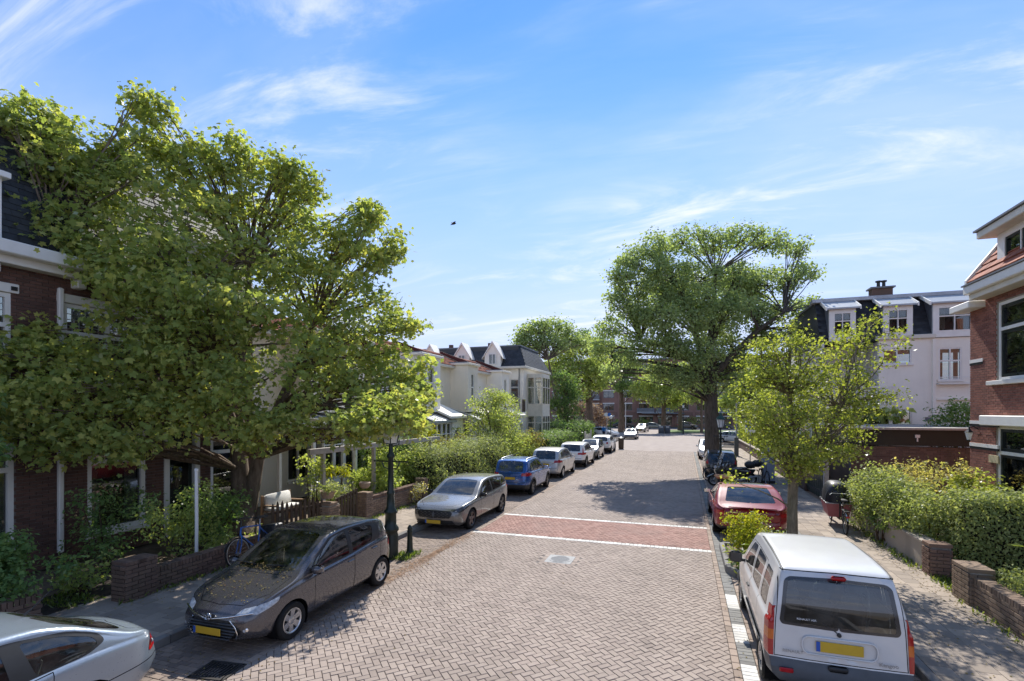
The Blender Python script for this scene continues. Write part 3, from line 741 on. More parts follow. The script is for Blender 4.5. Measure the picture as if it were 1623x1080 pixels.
    def build(c, root, mats):
        bm = c.bm; bm.normal_update(); bm.verts.index_update(); N = {}
        for v in bm.verts:
            n = v.normal.copy()
            if abs(v.co.x) < 1e-4: n.x = 0; n.normalize()
            N[v.index] = n
        made = {}
        for ti, nm in enumerate(c.tags):
            fs = [f for f in bm.faces if f[c.lay] == ti]
            if not fs: continue
            disp, mat, kind, off = c.info[nm]; mat = mats.get(mat, mat)
            def half(sg):
                idx = {}; V = []; F = []; NN = []
                for f in fs:
                    q = []
                    for v in f.verts:
                        if v.index not in idx:
                            idx[v.index] = len(V); n = N[v.index]; p = v.co + n * off; V.append((sg * p.x, p.y - c.L / 2, p.z)); NN.append((sg * n.x, n.y, n.z))
                        q.append(idx[v.index])
                    F.append(q if sg > 0 else q[::-1])
                return V, F, NN
            def mk(V, F, NN, name):
                o = mesh_obj(name, V, F, mat, root); me = o.data; me.shade_smooth(); me.normals_split_custom_set_from_vertices(NN); return o
            A, B = half(1), half(-1)
            if kind == 'p': made[nm] = [mk(*A, disp), mk(*B, disp)]
            elif kind == 'r': made[nm] = [mk(*A, disp)]
            else:
                k = len(A[0]); made[nm] = [mk(A[0] + B[0], A[1] + [[i + k for i in f] for f in B[1]], A[2] + B[2], disp)]
        bm.free(); return made

def wheel_mesh(r, w, rr, style, mats, cache={}):
    key = (r, w, rr, style)
    if key in cache: return cache[key]
    t = MB(); M = Matrix.Rotation(R(90), 3, 'Y')
    t.lathe([(rr - .005, w / 2 - .02), (rr + .01, w / 2 - .004), (r - .03, w / 2), (r - .008, w / 2 - .025), (r, w / 2 - .06), (r, -w / 2 + .06), (r - .01, -w / 2 + .02), (rr, -w / 2)], 30, M, cap=False)
    n, wid, kind = style; m = MB()
    m.lathe([(rr - .028, w / 2 - .055), (rr - .028, w / 2 - .02), (rr - .012, w / 2 - .008), (rr + .004, w / 2 - .012), (rr + .002, -w / 2 + .02)], 30, M, cap=False)
    m.lathe([(.055, w / 2 - .075), (.06, w / 2 - .03), (.045, w / 2 - .02), (.03, w / 2 - .02)], 14, M)
    for i in range(n):
        a0 = 2 * math.pi * i / n
        for da in ((-.13, .13) if kind == 'twin' else (0,)):
            a = a0 + da; ca, sa = math.cos(a), math.sin(a); h = wid / 2
            for_v = []
            for rad, hh, xo in ((.045, h * 1.25, w / 2 - .03), (rr - .02, h, w / 2 - .018)):
                for sg in (-1, 1):
                    for dx in (0, -.03): for_v.append((xo + dx, rad * ca - sg * hh * sa, rad * sa + sg * hh * ca))
            m.add(for_v, [(0, 2, 6, 4), (1, 5, 7, 3), (0, 4, 5, 1), (2, 3, 7, 6)])
    d = MB().lathe([(rr - .01, w / 2 - .07), (rr - .02, w / 2 - .066), (.02, w / 2 - .066)], 24, M)
    def me(mb, mat, sm=35):
        x = bpy.data.meshes.new('wheel'); x.from_pydata([tuple(q) for q in mb.v], [], mb.f); x.materials.append(MATS[mat]); x.shade_smooth(); x.set_sharp_from_angle(angle=R(sm)); return x
    cache[key] = (me(t, 'rubber'), me(m, mats), me(d, 'iron')); return cache[key]

def add_wheels(root, S, mats):
    r, w, rr = S['wheel']; tyre, rim, disc = wheel_mesh(r, w, rr, S['rim'], mats.get('rim', 'silver_rim'))
    for s in S['axles']:
        for sg in (1, -1):
            o = bpy.data.objects.new('wheel', tyre); COL.objects.link(o); o.parent = root
            o.location = (sg * (S['W'] / 2 - w / 2 - .015), s - S['L'] / 2, r); o.rotation_euler = (random.uniform(0, 6), 0, 0 if sg > 0 else math.pi)
            for nm, me in (('rim', rim), ('brake_disc', disc)):
                q = bpy.data.objects.new(nm, me); COL.objects.link(q); q.parent = o
            R_ = r + .05; m = MB(); pr = [(s - S['L'] / 2 + R_ * math.cos(a), r + R_ * math.sin(a)) for a in np.linspace(-.5, math.pi + .5, 16)]
            x0, x1 = sg * (S['W'] / 2 - .30), sg * (S['W'] / 2 - .035)
            vs = [(x0, *p) for p in pr] + [(x1, *p) for p in pr]; n = len(pr)
            m.add(vs, [(i, i + 1, n + i + 1, n + i) for i in range(n - 1)] + [tuple(range(n))]); m.build('wheel_well', 'seam', root)
def interior(root, S):
    L, W = S['L'], S['W']; c = S['cabin']; h = S['belt_h']
    y = lambda s: s - L / 2
    MB().box((0, y((c[0] + c[1]) / 2), .30), (W * .8, c[1] - c[0], .06)).build('floor_pan', 'car_inside', root)
    MB().box((0, y(c[0] + .12), h - .16), (W * .80, .38, .26), bev=.05).build('dashboard', 'car_inside', root)
    rows = S.get('rows', (c[0] + .95, c[0] + 1.75))
    for k, s in enumerate(rows):
        for sx in ((-1, 1) if k == 0 else (-1, 0, 1)):
            x = sx * W * .2 if k == 0 else sx * W * .235; b = MB(); bw = .44 if k == 0 else .40
            b.box((x, y(s - .2), .52), (bw, .48, .14), bev=.05); tilt = Matrix.Rotation(R(-16), 3, 'X')
            b.box((x, y(s + .1), .80), (bw, .13, .52), rot=tilt, bev=.05); b.box((x, y(s + .19), 1.13), (.25, .09, .16), rot=tilt, bev=.035)
            b.build('seat', 'seat_grey', root, 40)
    M = Matrix.Rotation(R(65), 3, 'X'); b = MB(); cy, cz = y(c[0] + .45), h - .08
    pts = [Vector((-W * .2, cy, cz)) + M @ Vector((.18 * math.cos(a), .18 * math.sin(a), 0)) for a in np.linspace(0, 2 * math.pi, 17)]
    b.tube(pts, .014, 6); b.box((-W * .2, cy, cz), (.34, .03, .03)); b.build('steering_wheel', 'car_inside', root)
def mirrors(root, s, z, L, W, mat):
    for sg in (1, -1):
        b = MB(); b.box((sg * (W / 2 + .05), s - L / 2, z), (.21, .12, .145), bev=.04); b.box((sg * (W / 2 - .06), s - L / 2 + .01, z - .05), (.12, .05, .04), bev=.01)
        o = b.build('door_mirror', mat, root, 50)
        MB().box((sg * (W / 2 + .05), s - L / 2 + .059, z), (.17, .006, .105)).build('mirror_glass', 'chrome', o)
def plate(root, y, z, sgn, tilt=0.0, w=.52, h=.11, eu=True, mat='plate_yellow'):
    M = Matrix.Rotation(tilt, 3, 'X'); b = MB().box((0, y, z), (w, .012, h), rot=M, bev=.004).build('number_plate', mat, root)
    if eu: MB().box((-w / 2 + .025 if sgn < 0 else w / 2 - .025, y + sgn * .003, z), (.045, .012, h - .006), rot=M).build('plate_band', 'plate_blue', b)
def handle(root, s, z, L, W, mat):
    for sg in (1, -1):
        b = MB(); b.box((sg * (W / 2 - .002), s - L / 2, z), (.035, .19, .026), bev=.01); b.box((sg * (W / 2 - .02), s - L / 2 + .03, z - .005), (.03, .10, .055), bev=.012); b.build('door_handle', mat, root)

def make_car(name, label, S, paint, loc, rz, group='cars parked along the street', rim='silver_rim', detail=1.0, extra=None, mats_=None, z=0.0, scale=(.93, .96, .93)):
    root = thing(name, label, 'van' if name.endswith('van') else 'car', (loc[0], loc[1], z), rz, group); root.scale = scale
    c = Car(S, detail); L, W = S['L'], S['W']; r = S['wheel'][0]
    mats = {'paint': paint, 'rim': rim}; mats.update(mats_ or {})
    for s in S['axles']:
        if S.get('cladding'): c.cut('side', circ(s, r, r + .125), 'wheel_arch_trim', 'black_plastic', 'c', .006, smin=s - r - .14, smax=s + r + .14)
        c.cut('side', circ(s, r, r + .045), delete=True, over=('body', 'wheel_arch_trim'))
    if S.get('sill'): c.cut('side', [(S['axles'][0], .1), (S['axles'][1], .1), (S['axles'][1], S['sill']), (S['axles'][0], S['sill'])], 'sill', 'black_plastic', 'p')
    for F in S['feat']:
        F = dict(F); poly = F.pop('p'); rr = F.pop('r', 0); v = F.pop('v'); nm = F.pop('n'); mt = F.pop('m', 'paint')
        if rr: poly = rounded(poly, rr)
        if F.pop('panel', 0): c.panel(v, poly, nm, mt, F.pop('kind', 'p'), **F)
        else: c.cut(v, poly, nm, mt, F.pop('kind', 'c'), F.pop('off', 0.0), over=F.pop('over', ('body', 'door', 'rear_door', 'seam', 'tailgate', 'bonnet', 'bumper', 'window_trim', 'grille')), **F)
    made = c.build(root, mats); add_wheels(root, S, mats); interior(root, S)
    MB().box((0, 0, S['belt_h'] * .28), (W * .72, L * .86, .05)).build('underbody', 'seam', root)
    if 'mirror' in S: mirrors(root, *S['mirror'], L, W, mats.get('mirror', paint))
    for s, zz in S.get('handles', ()): handle(root, s, zz, L, W, mats.get('handle', paint))
    if 'fplate' in S: plate(root, S['fplate'][0] - L / 2, S['fplate'][1], -1)
    if 'rplate' in S: plate(root, S['rplate'][0] - L / 2, S['rplate'][1], 1, S['rplate'][2] if len(S['rplate']) > 2 else 0)
    if extra: extra(root, S)
    return root

def win(p, n='side_window', **k): return dict(v='side', p=p, n=n, m='car_glass', kind='p', off=-.004, r=.05, over=('body', 'window_trim', 'door', 'rear_door', 'seam'), **k)
def trim(p, m='black_plastic', r=.06): return dict(v='side', p=p, n='window_trim', m=m, kind='p', r=r, over=('body',))
def half_poly(p): return p    # outlines are given for x >= 0

# ---- hatchback, dark grey, faces the camera
HATCH = dict(L=3.95, W=1.70, wheel=(.305, .19, .20), rim=(6, .05, 'twin'), axles=(.80, 3.31), belt_h=.93, cabin=(1.05, 3.3),
    top=[(0, .66), (.12, .735), (.5, .865), (.95, .985), (1.5, 1.285), (1.95, 1.475), (2.4, 1.51), (3.1, 1.475), (3.6, 1.37), (3.82, 1.08), (3.95, .90)],
    belt=[(0, .62), (.5, .80), (1.0, .90), (2.2, .95), (3.2, 1.02), (3.95, .98)],
    plan=[(0, .70), (.12, .80), (.4, .93), (.9, .995), (2.2, 1), (3.3, .985), (3.75, .90), (3.95, .80)],
    nose=[(.2, .08), (.38, .01), (.52, 0), (.62, .03), (.75, .12)], tail=[(.3, .06), (.5, 0), (.65, .02), (.95, .10), (1.3, .16)], tumble=.30, pcurve=(.20, .12),
    mirror=(1.28, 1.0), handles=((2.28, .85), (3.05, .90)), fplate=(-.03, .40), rplate=(3.97, .62),
    feat=[trim([(1.16, .925), (2.30, .955), (3.30, 1.05), (3.36, 1.34), (2.95, 1.425), (2.35, 1.45), (1.85, 1.40), (1.45, 1.17)]),
        dict(v='side', p=[(1.30, .28), (2.38, .28), (2.40, .93), (1.30, .88)], n='door', panel=1), dict(v='side', p=[(2.385, .28), (2.98, .28), (3.28, .66), (3.30, 1.02), (2.40, .94)], n='rear_door', panel=1),
        win([(1.34, .965), (2.29, .985), (2.30, 1.415), (1.90, 1.37), (1.62, 1.215)]), win([(1.21, .95), (1.30, .955), (1.57, 1.19), (1.48, 1.15)], 'quarter_window'),
        win([(2.40, .99), (3.02, 1.055), (3.12, 1.33), (2.90, 1.39), (2.40, 1.42)], 'rear_side_window'),
        dict(v='top', p=[(0, .98), (.60, 1.06), (.50, 1.86), (0, 1.93)], n='windscreen', m='car_glass', r=.08, off=-.003, over=('body',)),
        dict(v='top', p=[(0, .16), (.42, .22), (.66, .50), (.66, .96), (0, .93)], n='bonnet', panel=1, kind='c'),
        dict(v='front', p=[(0, .25), (.40, .27), (.55, .40), (.36, .56), (0, .58)], n='grille', m='black_plastic', r=.05, kind='c', off=-.02),
        dict(v='side', p=[(.10, .655), (.22, .615), (.52, .73), (.57, .795), (.30, .745)], n='headlight', m='light_white', kind='p', r=.03, off=.004),
        dict(v='front', p=[(.40, .615), (.64, .65), (.64, .73), (.47, .695)], n='headlight', m='light_white', kind='p', r=.02, off=.004, smax=.4),
        dict(v='side', p=[(3.62, .80), (3.98, .80), (3.98, 1.02), (3.70, 1.04)], n='tail_light', m='light_red', kind='p', r=.03, off=.004),
        dict(v='back', p=[(0, 1.02), (.56, 1.02), (.50, 1.34), (0, 1.38)], n='rear_window', m='car_glass', r=.06, off=-.004, over=('body',))])
def yaris_bits(root, S):
    L = S['L']
    for sg in (1, -1):
        f = MB().lathe([(.066, 0), (.062, .02), (.05, .03)], 16, Matrix.Rotation(R(90), 3, 'X'), (sg * .555, -L / 2 + .135, .415)).build('fog_light_ring', 'chrome', root, 40)
        MB().lathe([(.048, 0), (.04, .035), (.01, .042)], 14, Matrix.Rotation(R(90), 3, 'X'), (sg * .555, -L / 2 + .135, .415)).build('fog_light', 'light_white', f, 40)
    MB().tube([(-.66, -L / 2 + .19, .655), (-.34, -L / 2 + .035, .615), (-.12, -L / 2 + .0, .585), (0, -L / 2 - .01, .57), (.12, -L / 2 + .0, .585), (.34, -L / 2 + .035, .615), (.66, -L / 2 + .19, .655)], .013, 8).build('chrome_strip', 'chrome', root, 60)
    for sg in (1, -1):
        MB().tube([(sg * .36, -L / 2 + .045, .56), (sg * .44, -L / 2 + .062, .46), (sg * .47, -L / 2 + .075, .36), (sg * .43, -L / 2 + .09, .26)], .011, 8).build('grille_edge', 'chrome', root, 60)
    # emblem: three linked ovals
    b = MB()
    def oval(cx, cz, a, h): b.tube([(cx + a * math.cos(t), -L / 2 - .022, cz + h * math.sin(t)) for t in np.linspace(0, 2 * math.pi, 21)], .006, 6)
    oval(0, .61, .072, .05); oval(0, .615, .024, .043); oval(0, .632, .05, .018)
    MB().lathe([(.07, 0), (.066, .012), (.02, .016)], 20, Matrix.Rotation(R(90), 3, 'X') @ Matrix.Diagonal((1, .7, 1)), (0, -L / 2 + .005, .61)).build('emblem_base', 'black_plastic', root)
    b.build('emblem', 'chrome', root, 60)
    for k in range(6): MB().box((0, -L / 2 + .012 + (.012 if k > 3 else 0), .285 + k * .045), (1.0 - abs(k - 3) * .08, .02, .012)).build('grille_bar', 'dark_grey_plastic', root)
    for sg, ln in ((-1, .52), (1, .40)):
        MB().tube([(sg * .12 - .1, -L / 2 + 1.08, 1.06), (sg * .12 - .1 + sg * ln * .9, -L / 2 + 1.13, 1.075)], .009, 6).build('wiper', 'black_plastic', root)
m_paint('paint_graphite', (0.082, 0.078, 0.086), 0.45, 0.24, 0.04)
make_car('parked_hatchback', 'dark grey hatchback facing the camera, bonnet speckled with fallen leaves', HATCH, 'paint_graphite', (-6.50, 7.33), R(1.7), scale=(.94, .99, .93), extra=yaris_bits, detail=1.3, mats_={'handle': 'paint_graphite'})

# ---- silver saloon, rear towards the far side, bottom left
SEDAN = dict(L=4.44, W=1.74, wheel=(.31, .20, .20), rim=(5, .07, 'single'), axles=(.88, 3.40), belt_h=.92, cabin=(1.2, 3.4),
    top=[(0, .64), (.15, .72), (.6, .84), (1.2, .94), (1.7, 1.22), (2.1, 1.39), (2.6, 1.43), (3.0, 1.41), (3.3, 1.34), (3.75, 1.13), (4.03, 1.0), (4.22, .96), (4.36, .905), (4.44, .80)],
    belt=[(0, .60), (.6, .78), (1.2, .87), (2.4, .91), (3.4, .95), (4.44, .86)],
    plan=[(0, .70), (.15, .82), (.5, .95), (1.0, 1), (3.3, 1), (3.9, .95), (4.25, .84), (4.44, .68)],
    nose=[(.2, .06), (.45, 0), (.7, .1)], tail=[(.3, .06), (.50, 0), (.60, .015), (.72, .04), (.95, .09)], tumble=.42, pcurve=(.14, .16),
    mirror=(1.5, .98), handles=((2.55, .80),), rplate=(4.43, .60),
    feat=[trim([(1.30, .90), (2.4, .915), (3.46, .96), (3.66, 1.04), (3.60, 1.14), (3.32, 1.27), (2.8, 1.35), (2.1, 1.325), (1.7, 1.15)], r=.1),
        dict(v='side', p=[(1.35, .3), (2.80, .3), (2.82, .915), (1.35, .88)], n='door', panel=1), dict(v='side', p=[(2.805, .3), (2.85, .3), (3.10, .60), (3.12, .935), (2.83, .915)], n='rear_door', panel=1),
        win([(1.5, .925), (2.78, .94), (2.74, 1.32), (2.15, 1.295), (1.80, 1.16)]), win([(2.98, .955), (3.43, .975), (3.58, 1.04), (3.53, 1.125), (3.26, 1.24), (2.90, 1.305)], 'rear_side_window'),
        dict(v='top', p=[(0, 1.24), (.62, 1.32), (.5, 2.0), (0, 2.06)], n='windscreen', m='car_glass', r=.08, over=('body',)),
        dict(v='top', p=[(0, 3.28), (.50, 3.32), (.62, 3.74), (.52, 4.0), (0, 4.05)], n='rear_window', m='car_glass', r=.12, off=-.003, over=('body',)),
        dict(v='top', p=[(0, 4.08), (.54, 4.05), (.60, 4.22), (.48, 4.36), (0, 4.40)], n='boot_lid', panel=1, kind='c', r=.05),
        dict(v='side', p=[(3.3, .555), (4.6, .555), (4.6, .567), (3.3, .567)], n='seam', m='seam', over=('body',)),
        dict(v='side', p=[(4.16, .66), (4.50, .66), (4.50, .83), (4.24, .85)], n='tail_light', m='light_red', kind='p', r=.05, off=.005)])
def seat_bits(root, S):
    L = S['L']
    MB().tube([(0, 3.28 - L / 2, 1.375), (0, 3.36 - L / 2, 1.43), (0, 3.56 - L / 2, 1.60)], [.016, .008, .003], 6).build('aerial', 'black_plastic', root)
    for sg in (1, -1):
        MB().lathe([(.03, 0), (.026, .014), (.008, .02)], 12, Matrix.Rotation(R(-90), 3, 'X'), (sg * .69, L / 2 - .205, .76)).build('reversing_light', 'light_white', root, 40)
m_paint('paint_silver_blue', (0.28, 0.335, 0.40), 0.45, 0.3, 0.05)
make_car('parked_saloon', 'silver blue saloon cut off by the lower left corner, boot end showing', SEDAN, 'paint_silver_blue', (-6.80, 2.42), 0, extra=seat_bits, detail=1.3, mats_={'handle': 'paint_silver_blue'})

# ---- estate, warm grey, faces the camera
ESTATE = dict(L=4.64, W=1.85, wheel=(.325, .21, .225), rim=(5, .075, 'single'), axles=(.90, 3.63), belt_h=.92, cabin=(1.35, 4.0),
    top=[(0, .70), (.12, .775), (.6, .88), (1.3, .965), (1.8, 1.215), (2.25, 1.395), (2.8, 1.44), (3.6, 1.415), (4.15, 1.345), (4.42, 1.12), (4.64, .92)],
    belt=[(0, .66), (.6, .82), (1.3, .90), (2.6, .93), (4.0, .99), (4.64, .95)],
    plan=[(0, .72), (.14, .84), (.45, .95), (1.0, 1), (3.6, 1), (4.2, .95), (4.64, .82)],
    nose=[(.2, .10), (.36, .02), (.52, 0), (.66, .03), (.8, .10)], tail=[(.3, .05), (.5, 0), (.9, .08), (1.3, .2)], tumble=.33, pcurve=(.20, .12), sill=.30,
    mirror=(1.68, .98), handles=((2.62, .80), (3.42, .84)), fplate=(-.03, .36), rplate=(4.66, .7),
    feat=[trim([(1.52, .91), (2.7, .935), (4.12, 1.02), (4.22, 1.18), (3.95, 1.315), (3.0, 1.37), (2.25, 1.335), (1.85, 1.15)]),
        dict(v='side', p=[(1.62, .3), (2.72, .3), (2.74, .93), (1.62, .90)], n='door', panel=1), dict(v='side', p=[(2.725, .3), (3.28, .3), (3.55, .68), (3.58, .98), (2.745, .93)], n='rear_door', panel=1),
        win([(1.72, .94), (2.66, .955), (2.66, 1.34), (2.28, 1.31), (1.98, 1.17)]), win([(2.76, .96), (3.52, 1.0), (3.54, 1.305), (3.0, 1.345), (2.76, 1.345)], 'rear_side_window'), win([(3.62, 1.01), (4.08, 1.04), (4.14, 1.16), (3.92, 1.27), (3.62, 1.30)], 'quarter_window'),
        dict(v='top', p=[(0, 1.32), (.68, 1.40), (.56, 2.16), (0, 2.24)], n='windscreen', m='car_glass', r=.08, over=('body',)),
        dict(v='top', p=[(0, .22), (.50, .28), (.72, .6), (.74, 1.30), (0, 1.27)], n='bonnet', panel=1, kind='c'),
        dict(v='front', p=[(0, .46), (.52, .47), (.60, .62), (.50, .69), (0, .69)], n='grille', m='black_plastic', r=.03, off=-.01),
        dict(v='front', p=[(0, .27), (.66, .27), (.60, .40), (0, .41)], n='lower_grille', m='black_plastic', r=.03, off=-.01),
        dict(v='side', p=[(.10, .68), (.24, .63), (.68, .76), (.70, .80), (.3, .76)], n='headlight', m='lamp_black', kind='p', r=.02, off=.004),
        dict(v='front', p=[(.50, .66), (.80, .66), (.80, .745), (.54, .73)], n='headlight', m='lamp_black', kind='p', r=.02, off=.004, smax=.45),
        dict(v='back', p=[(0, 1.03), (.58, 1.03), (.5, 1.3), (0, 1.33)], n='rear_window', m='car_glass', r=.06, over=('body',)), dict(v='back', p=[(.2, .86), (.9, .86), (.9, .96), (.2, .96)], n='tail_light', m='light_red', kind='p')])
def peug_bits(root, S):
    L = S['L']
    for sg in (1, -1): MB().box((sg * .62, -L / 2 + .155, .685), (.2, .02, .018), rz=sg * .35).build('headlight_strip', 'light_white', root)
    b = MB(); b.prism([(-.045, .60), (0, .66), (.045, .60), (.035, .535), (0, .50), (-.035, .535)], -L / 2 - .012, -L / 2 + .01, 'y'); b.build('emblem', 'dark_grey_plastic', root)
    for k in range(5):
        for j in range(7): MB().box((-.42 + j * .14 + (k % 2) * .05, -L / 2 + .012, .49 + k * .04), (.05, .012, .012)).build('grille_stud', 'dark_rim', root)
    for sg in (1, -1): MB().tube([(sg * .66, 2.3 - L / 2, 1.385), (sg * .66, 3.9 - L / 2, 1.365)], .014, 6).build('roof_rail', 'black_plastic', root)
m_paint('paint_warm_grey', (0.17, 0.168, 0.162), 0.5, 0.28, 0.1)
make_car('parked_estate', 'warm grey estate car facing the camera beside the red paving band', ESTATE, 'paint_warm_grey', (-6.82, 15.1), 0, extra=peug_bits, rim='dark_rim', mats_={'mirror': 'black_plastic'})

# ---- tall hatch / SUV family, rear to the camera
def suv(L, W, Hh, top, win_top, tail='corner', **k):
    d = dict(L=L, W=W, wheel=(.335, .21, .21), rim=(5, .08, 'single'), axles=(.85, L - .80), belt_h=1.02, cabin=(1.3, L - .7),
        top=top, belt=[(0, .72), (.6, .92), (1.2, 1.0), (L * .6, 1.04), (L, 1.08)],
        plan=[(0, .74), (.14, .85), (.5, .97), (1.0, 1), (L - .8, 1), (L - .3, .94), (L, .84)],
        nose=[(.2, .1), (.5, 0), (.8, .08)], tail=[(.3, .04), (.45, 0), (.7, .015), (1.0, .05), (1.5, .17)], tumble=.24, pcurve=(.14, .10),
        mirror=(1.55, 1.08), handles=((2.45, .93), (3.2, .96)), rplate=(L - .005, .80),
        feat=[trim([(1.5, 1.0), (L * .6, 1.04), (L - .55, 1.14), (L - .52, win_top - .12), (L * .6, win_top), (2.15, win_top - .03), (1.8, 1.27)]),
            dict(v='side', p=[(1.52, .34), (2.54, .34), (2.56, 1.03), (1.52, .99)], n='door', panel=1), dict(v='side', p=[(2.545, .34), (L - 1.25, .34), (L - .98, .75), (L - .95, 1.06), (2.565, 1.03)], n='rear_door', panel=1),
            win([(1.66, 1.03), (2.50, 1.05), (2.50, win_top - .03), (2.18, win_top - .06), (1.92, 1.29)]), win([(2.62, 1.055), (L - 1.02, 1.09), (L - .98, win_top - .05), (2.62, win_top - .03)], 'rear_side_window'), win([(L - .93, 1.11), (L - .62, 1.16), (L - .64, win_top - .14), (L - .9, win_top - .08)], 'quarter_window'),
            dict(v='top', p=[(0, 1.30), (.66, 1.36), (.56, 2.02), (0, 2.10)], n='windscreen', m='car_glass', r=.08, over=('body',)),
            dict(v='back', p=[(0, 1.08), (.60, 1.08), (.54, win_top - .02), (0, win_top + .02)], n='rear_window', m='car_glass', r=.08, off=-.004, over=('body',)),
            dict(v='back', p=[(0, .2), (1.0, .2), (1.0, .52), (0, .52)], n='lower_bumper', m='black_plastic', over=('body', 'wheel_arch_trim')),
            dict(v='back', p=[(0, .60), (.68, .60), (.70, .62), (0, .615)], n='seam', m='seam', over=('body',)),
            dict(v='front', p=[(0, .5), (.5, .5), (.5, .72), (0, .72)], n='grille', m='black_plastic', off=-.01, r=.03), dict(v='front', p=[(.5, .7), (.8, .7), (.8, .80), (.56, .80)], n='headlight', m='light_white', kind='p', r=.02)])
    d.update(k)
    if tail == 'corner': d['feat'] += [dict(v='side', p=[(L - .36, .90), (L + .1, .90), (L + .1, 1.06), (L - .28, 1.06)], n='tail_light', m='light_red', kind='p', off=.005, r=.03), dict(v='back', p=[(.52, .90), (.95, .90), (.95, 1.03), (.55, 1.03)], n='tail_light', m='light_red', kind='p', off=.005)]
    if tail == 'tall': d['feat'] += [dict(v='side', p=[(L - .22, .86), (L + .1, .86), (L + .1, 1.42), (L - .30, 1.42), (L - .24, 1.06)][:4], n='tail_light', m='light_red', kind='p', off=.005), dict(v='back', p=[(.45, .86), (.95, .86), (.95, 1.0), (.45, 1.0)], n='tail_light', m='light_red', kind='p', off=.005)]
    if tail == 'round': d['feat'] += [dict(v='back', p=circ(.60, .93, .09, 14), n='tail_light', m='light_red', kind='p', off=.006)]
    return d
ECO = suv(4.10, 1.77, 1.65, [(0, .80), (.15, .90), (.6, 1.0), (1.2, 1.08), (1.7, 1.38), (2.05, 1.57), (2.5, 1.63), (3.3, 1.61), (3.75, 1.54), (3.95, 1.30), (4.10, 1.06)], 1.52, cladding=1, sill=.36)
def roof_rails(root, S):
    L = S['L']; a, b = .47 * L - L / 2, .86 * L - L / 2
    for sg in (1, -1): MB().tube([(sg * .58, a, 1.58), (sg * .60, a + .12, 1.645), (sg * .60, b - .12, 1.63), (sg * .58, b, 1.54)], .016, 6).build('roof_rail', 'galv', root, 60)
    MB().tube([(-.3, L / 2 - .13, 1.12), (.1, L / 2 - .115, 1.15)], .010, 6).build('wiper', 'black_plastic', root)
m_paint('paint_blue', (0.012, 0.085, 0.30), 0.45, 0.25, 0.06)
make_car('parked_crossover', 'bright blue compact crossover seen from behind, roof rails on top', ECO, 'paint_blue', (-6.80, 21.4), math.pi, extra=roof_rails, rim='dark_rim')
PIC = suv(4.47, 1.83, 1.66, [(0, .72), (.15, .80), (.6, .95), (1.0, 1.05), (1.7, 1.40), (2.2, 1.60), (2.8, 1.66), (3.6, 1.63), (4.1, 1.54), (4.33, 1.25), (4.47, .98)], 1.545, rim=(8, .045, 'single'))
PIC['feat'] = [f for f in PIC['feat'] if f['n'] != 'lower_bumper']
m_paint('paint_silver', (0.50, 0.49, 0.47), 0.4, 0.3, 0.08)
make_car('parked_people_carrier', 'rounded silver people carrier seen from behind, after the blue crossover', PIC, 'paint_silver', (-6.85, 27.2), math.pi)
XC = suv(4.42, 1.86, 1.65, [(0, .86), (.12, .95), (.6, 1.04), (1.25, 1.10), (1.75, 1.40), (2.1, 1.57), (2.6, 1.64), (3.5, 1.61), (4.05, 1.53), (4.28, 1.25), (4.42, 1.02)], 1.52, tail='tall', cladding=1, sill=.36)
m_paint('paint_white', (0.74, 0.74, 0.73), 0.0, 0.35, 0.06); m_paint('paint_black', (0.012, 0.012, 0.014), 0.2, 0.3, 0.1)
make_car('parked_crossover', 'white crossover with dark roof and tall red tail lights, seen from behind', XC, 'paint_white', (-6.66, 32.7), math.pi, rim='dark_rim', detail=.8)
m_paint('paint_slate', (0.10, 0.105, 0.11), 0.5, 0.3, 0.1)
make_car('parked_hatchback', 'slate grey hatchback between two white cars, pale windscreen towards us', {**HATCH, 'rplate': (3.97, .62)}, 'paint_slate', (-6.70, 37.9), 0, detail=.8)
FI = suv(4.25, 1.80, 1.60, [(0, .78), (.15, .88), (.6, .99), (1.15, 1.06), (1.7, 1.38), (2.05, 1.54), (2.5, 1.60), (3.3, 1.56), (3.85, 1.42), (4.1, 1.15), (4.25, .95)], 1.48, tail='round')
make_car('parked_crossover', 'small white crossover with round tail lights, last before the gap', FI, 'paint_white', (-6.6, 43.7), math.pi, detail=.8)

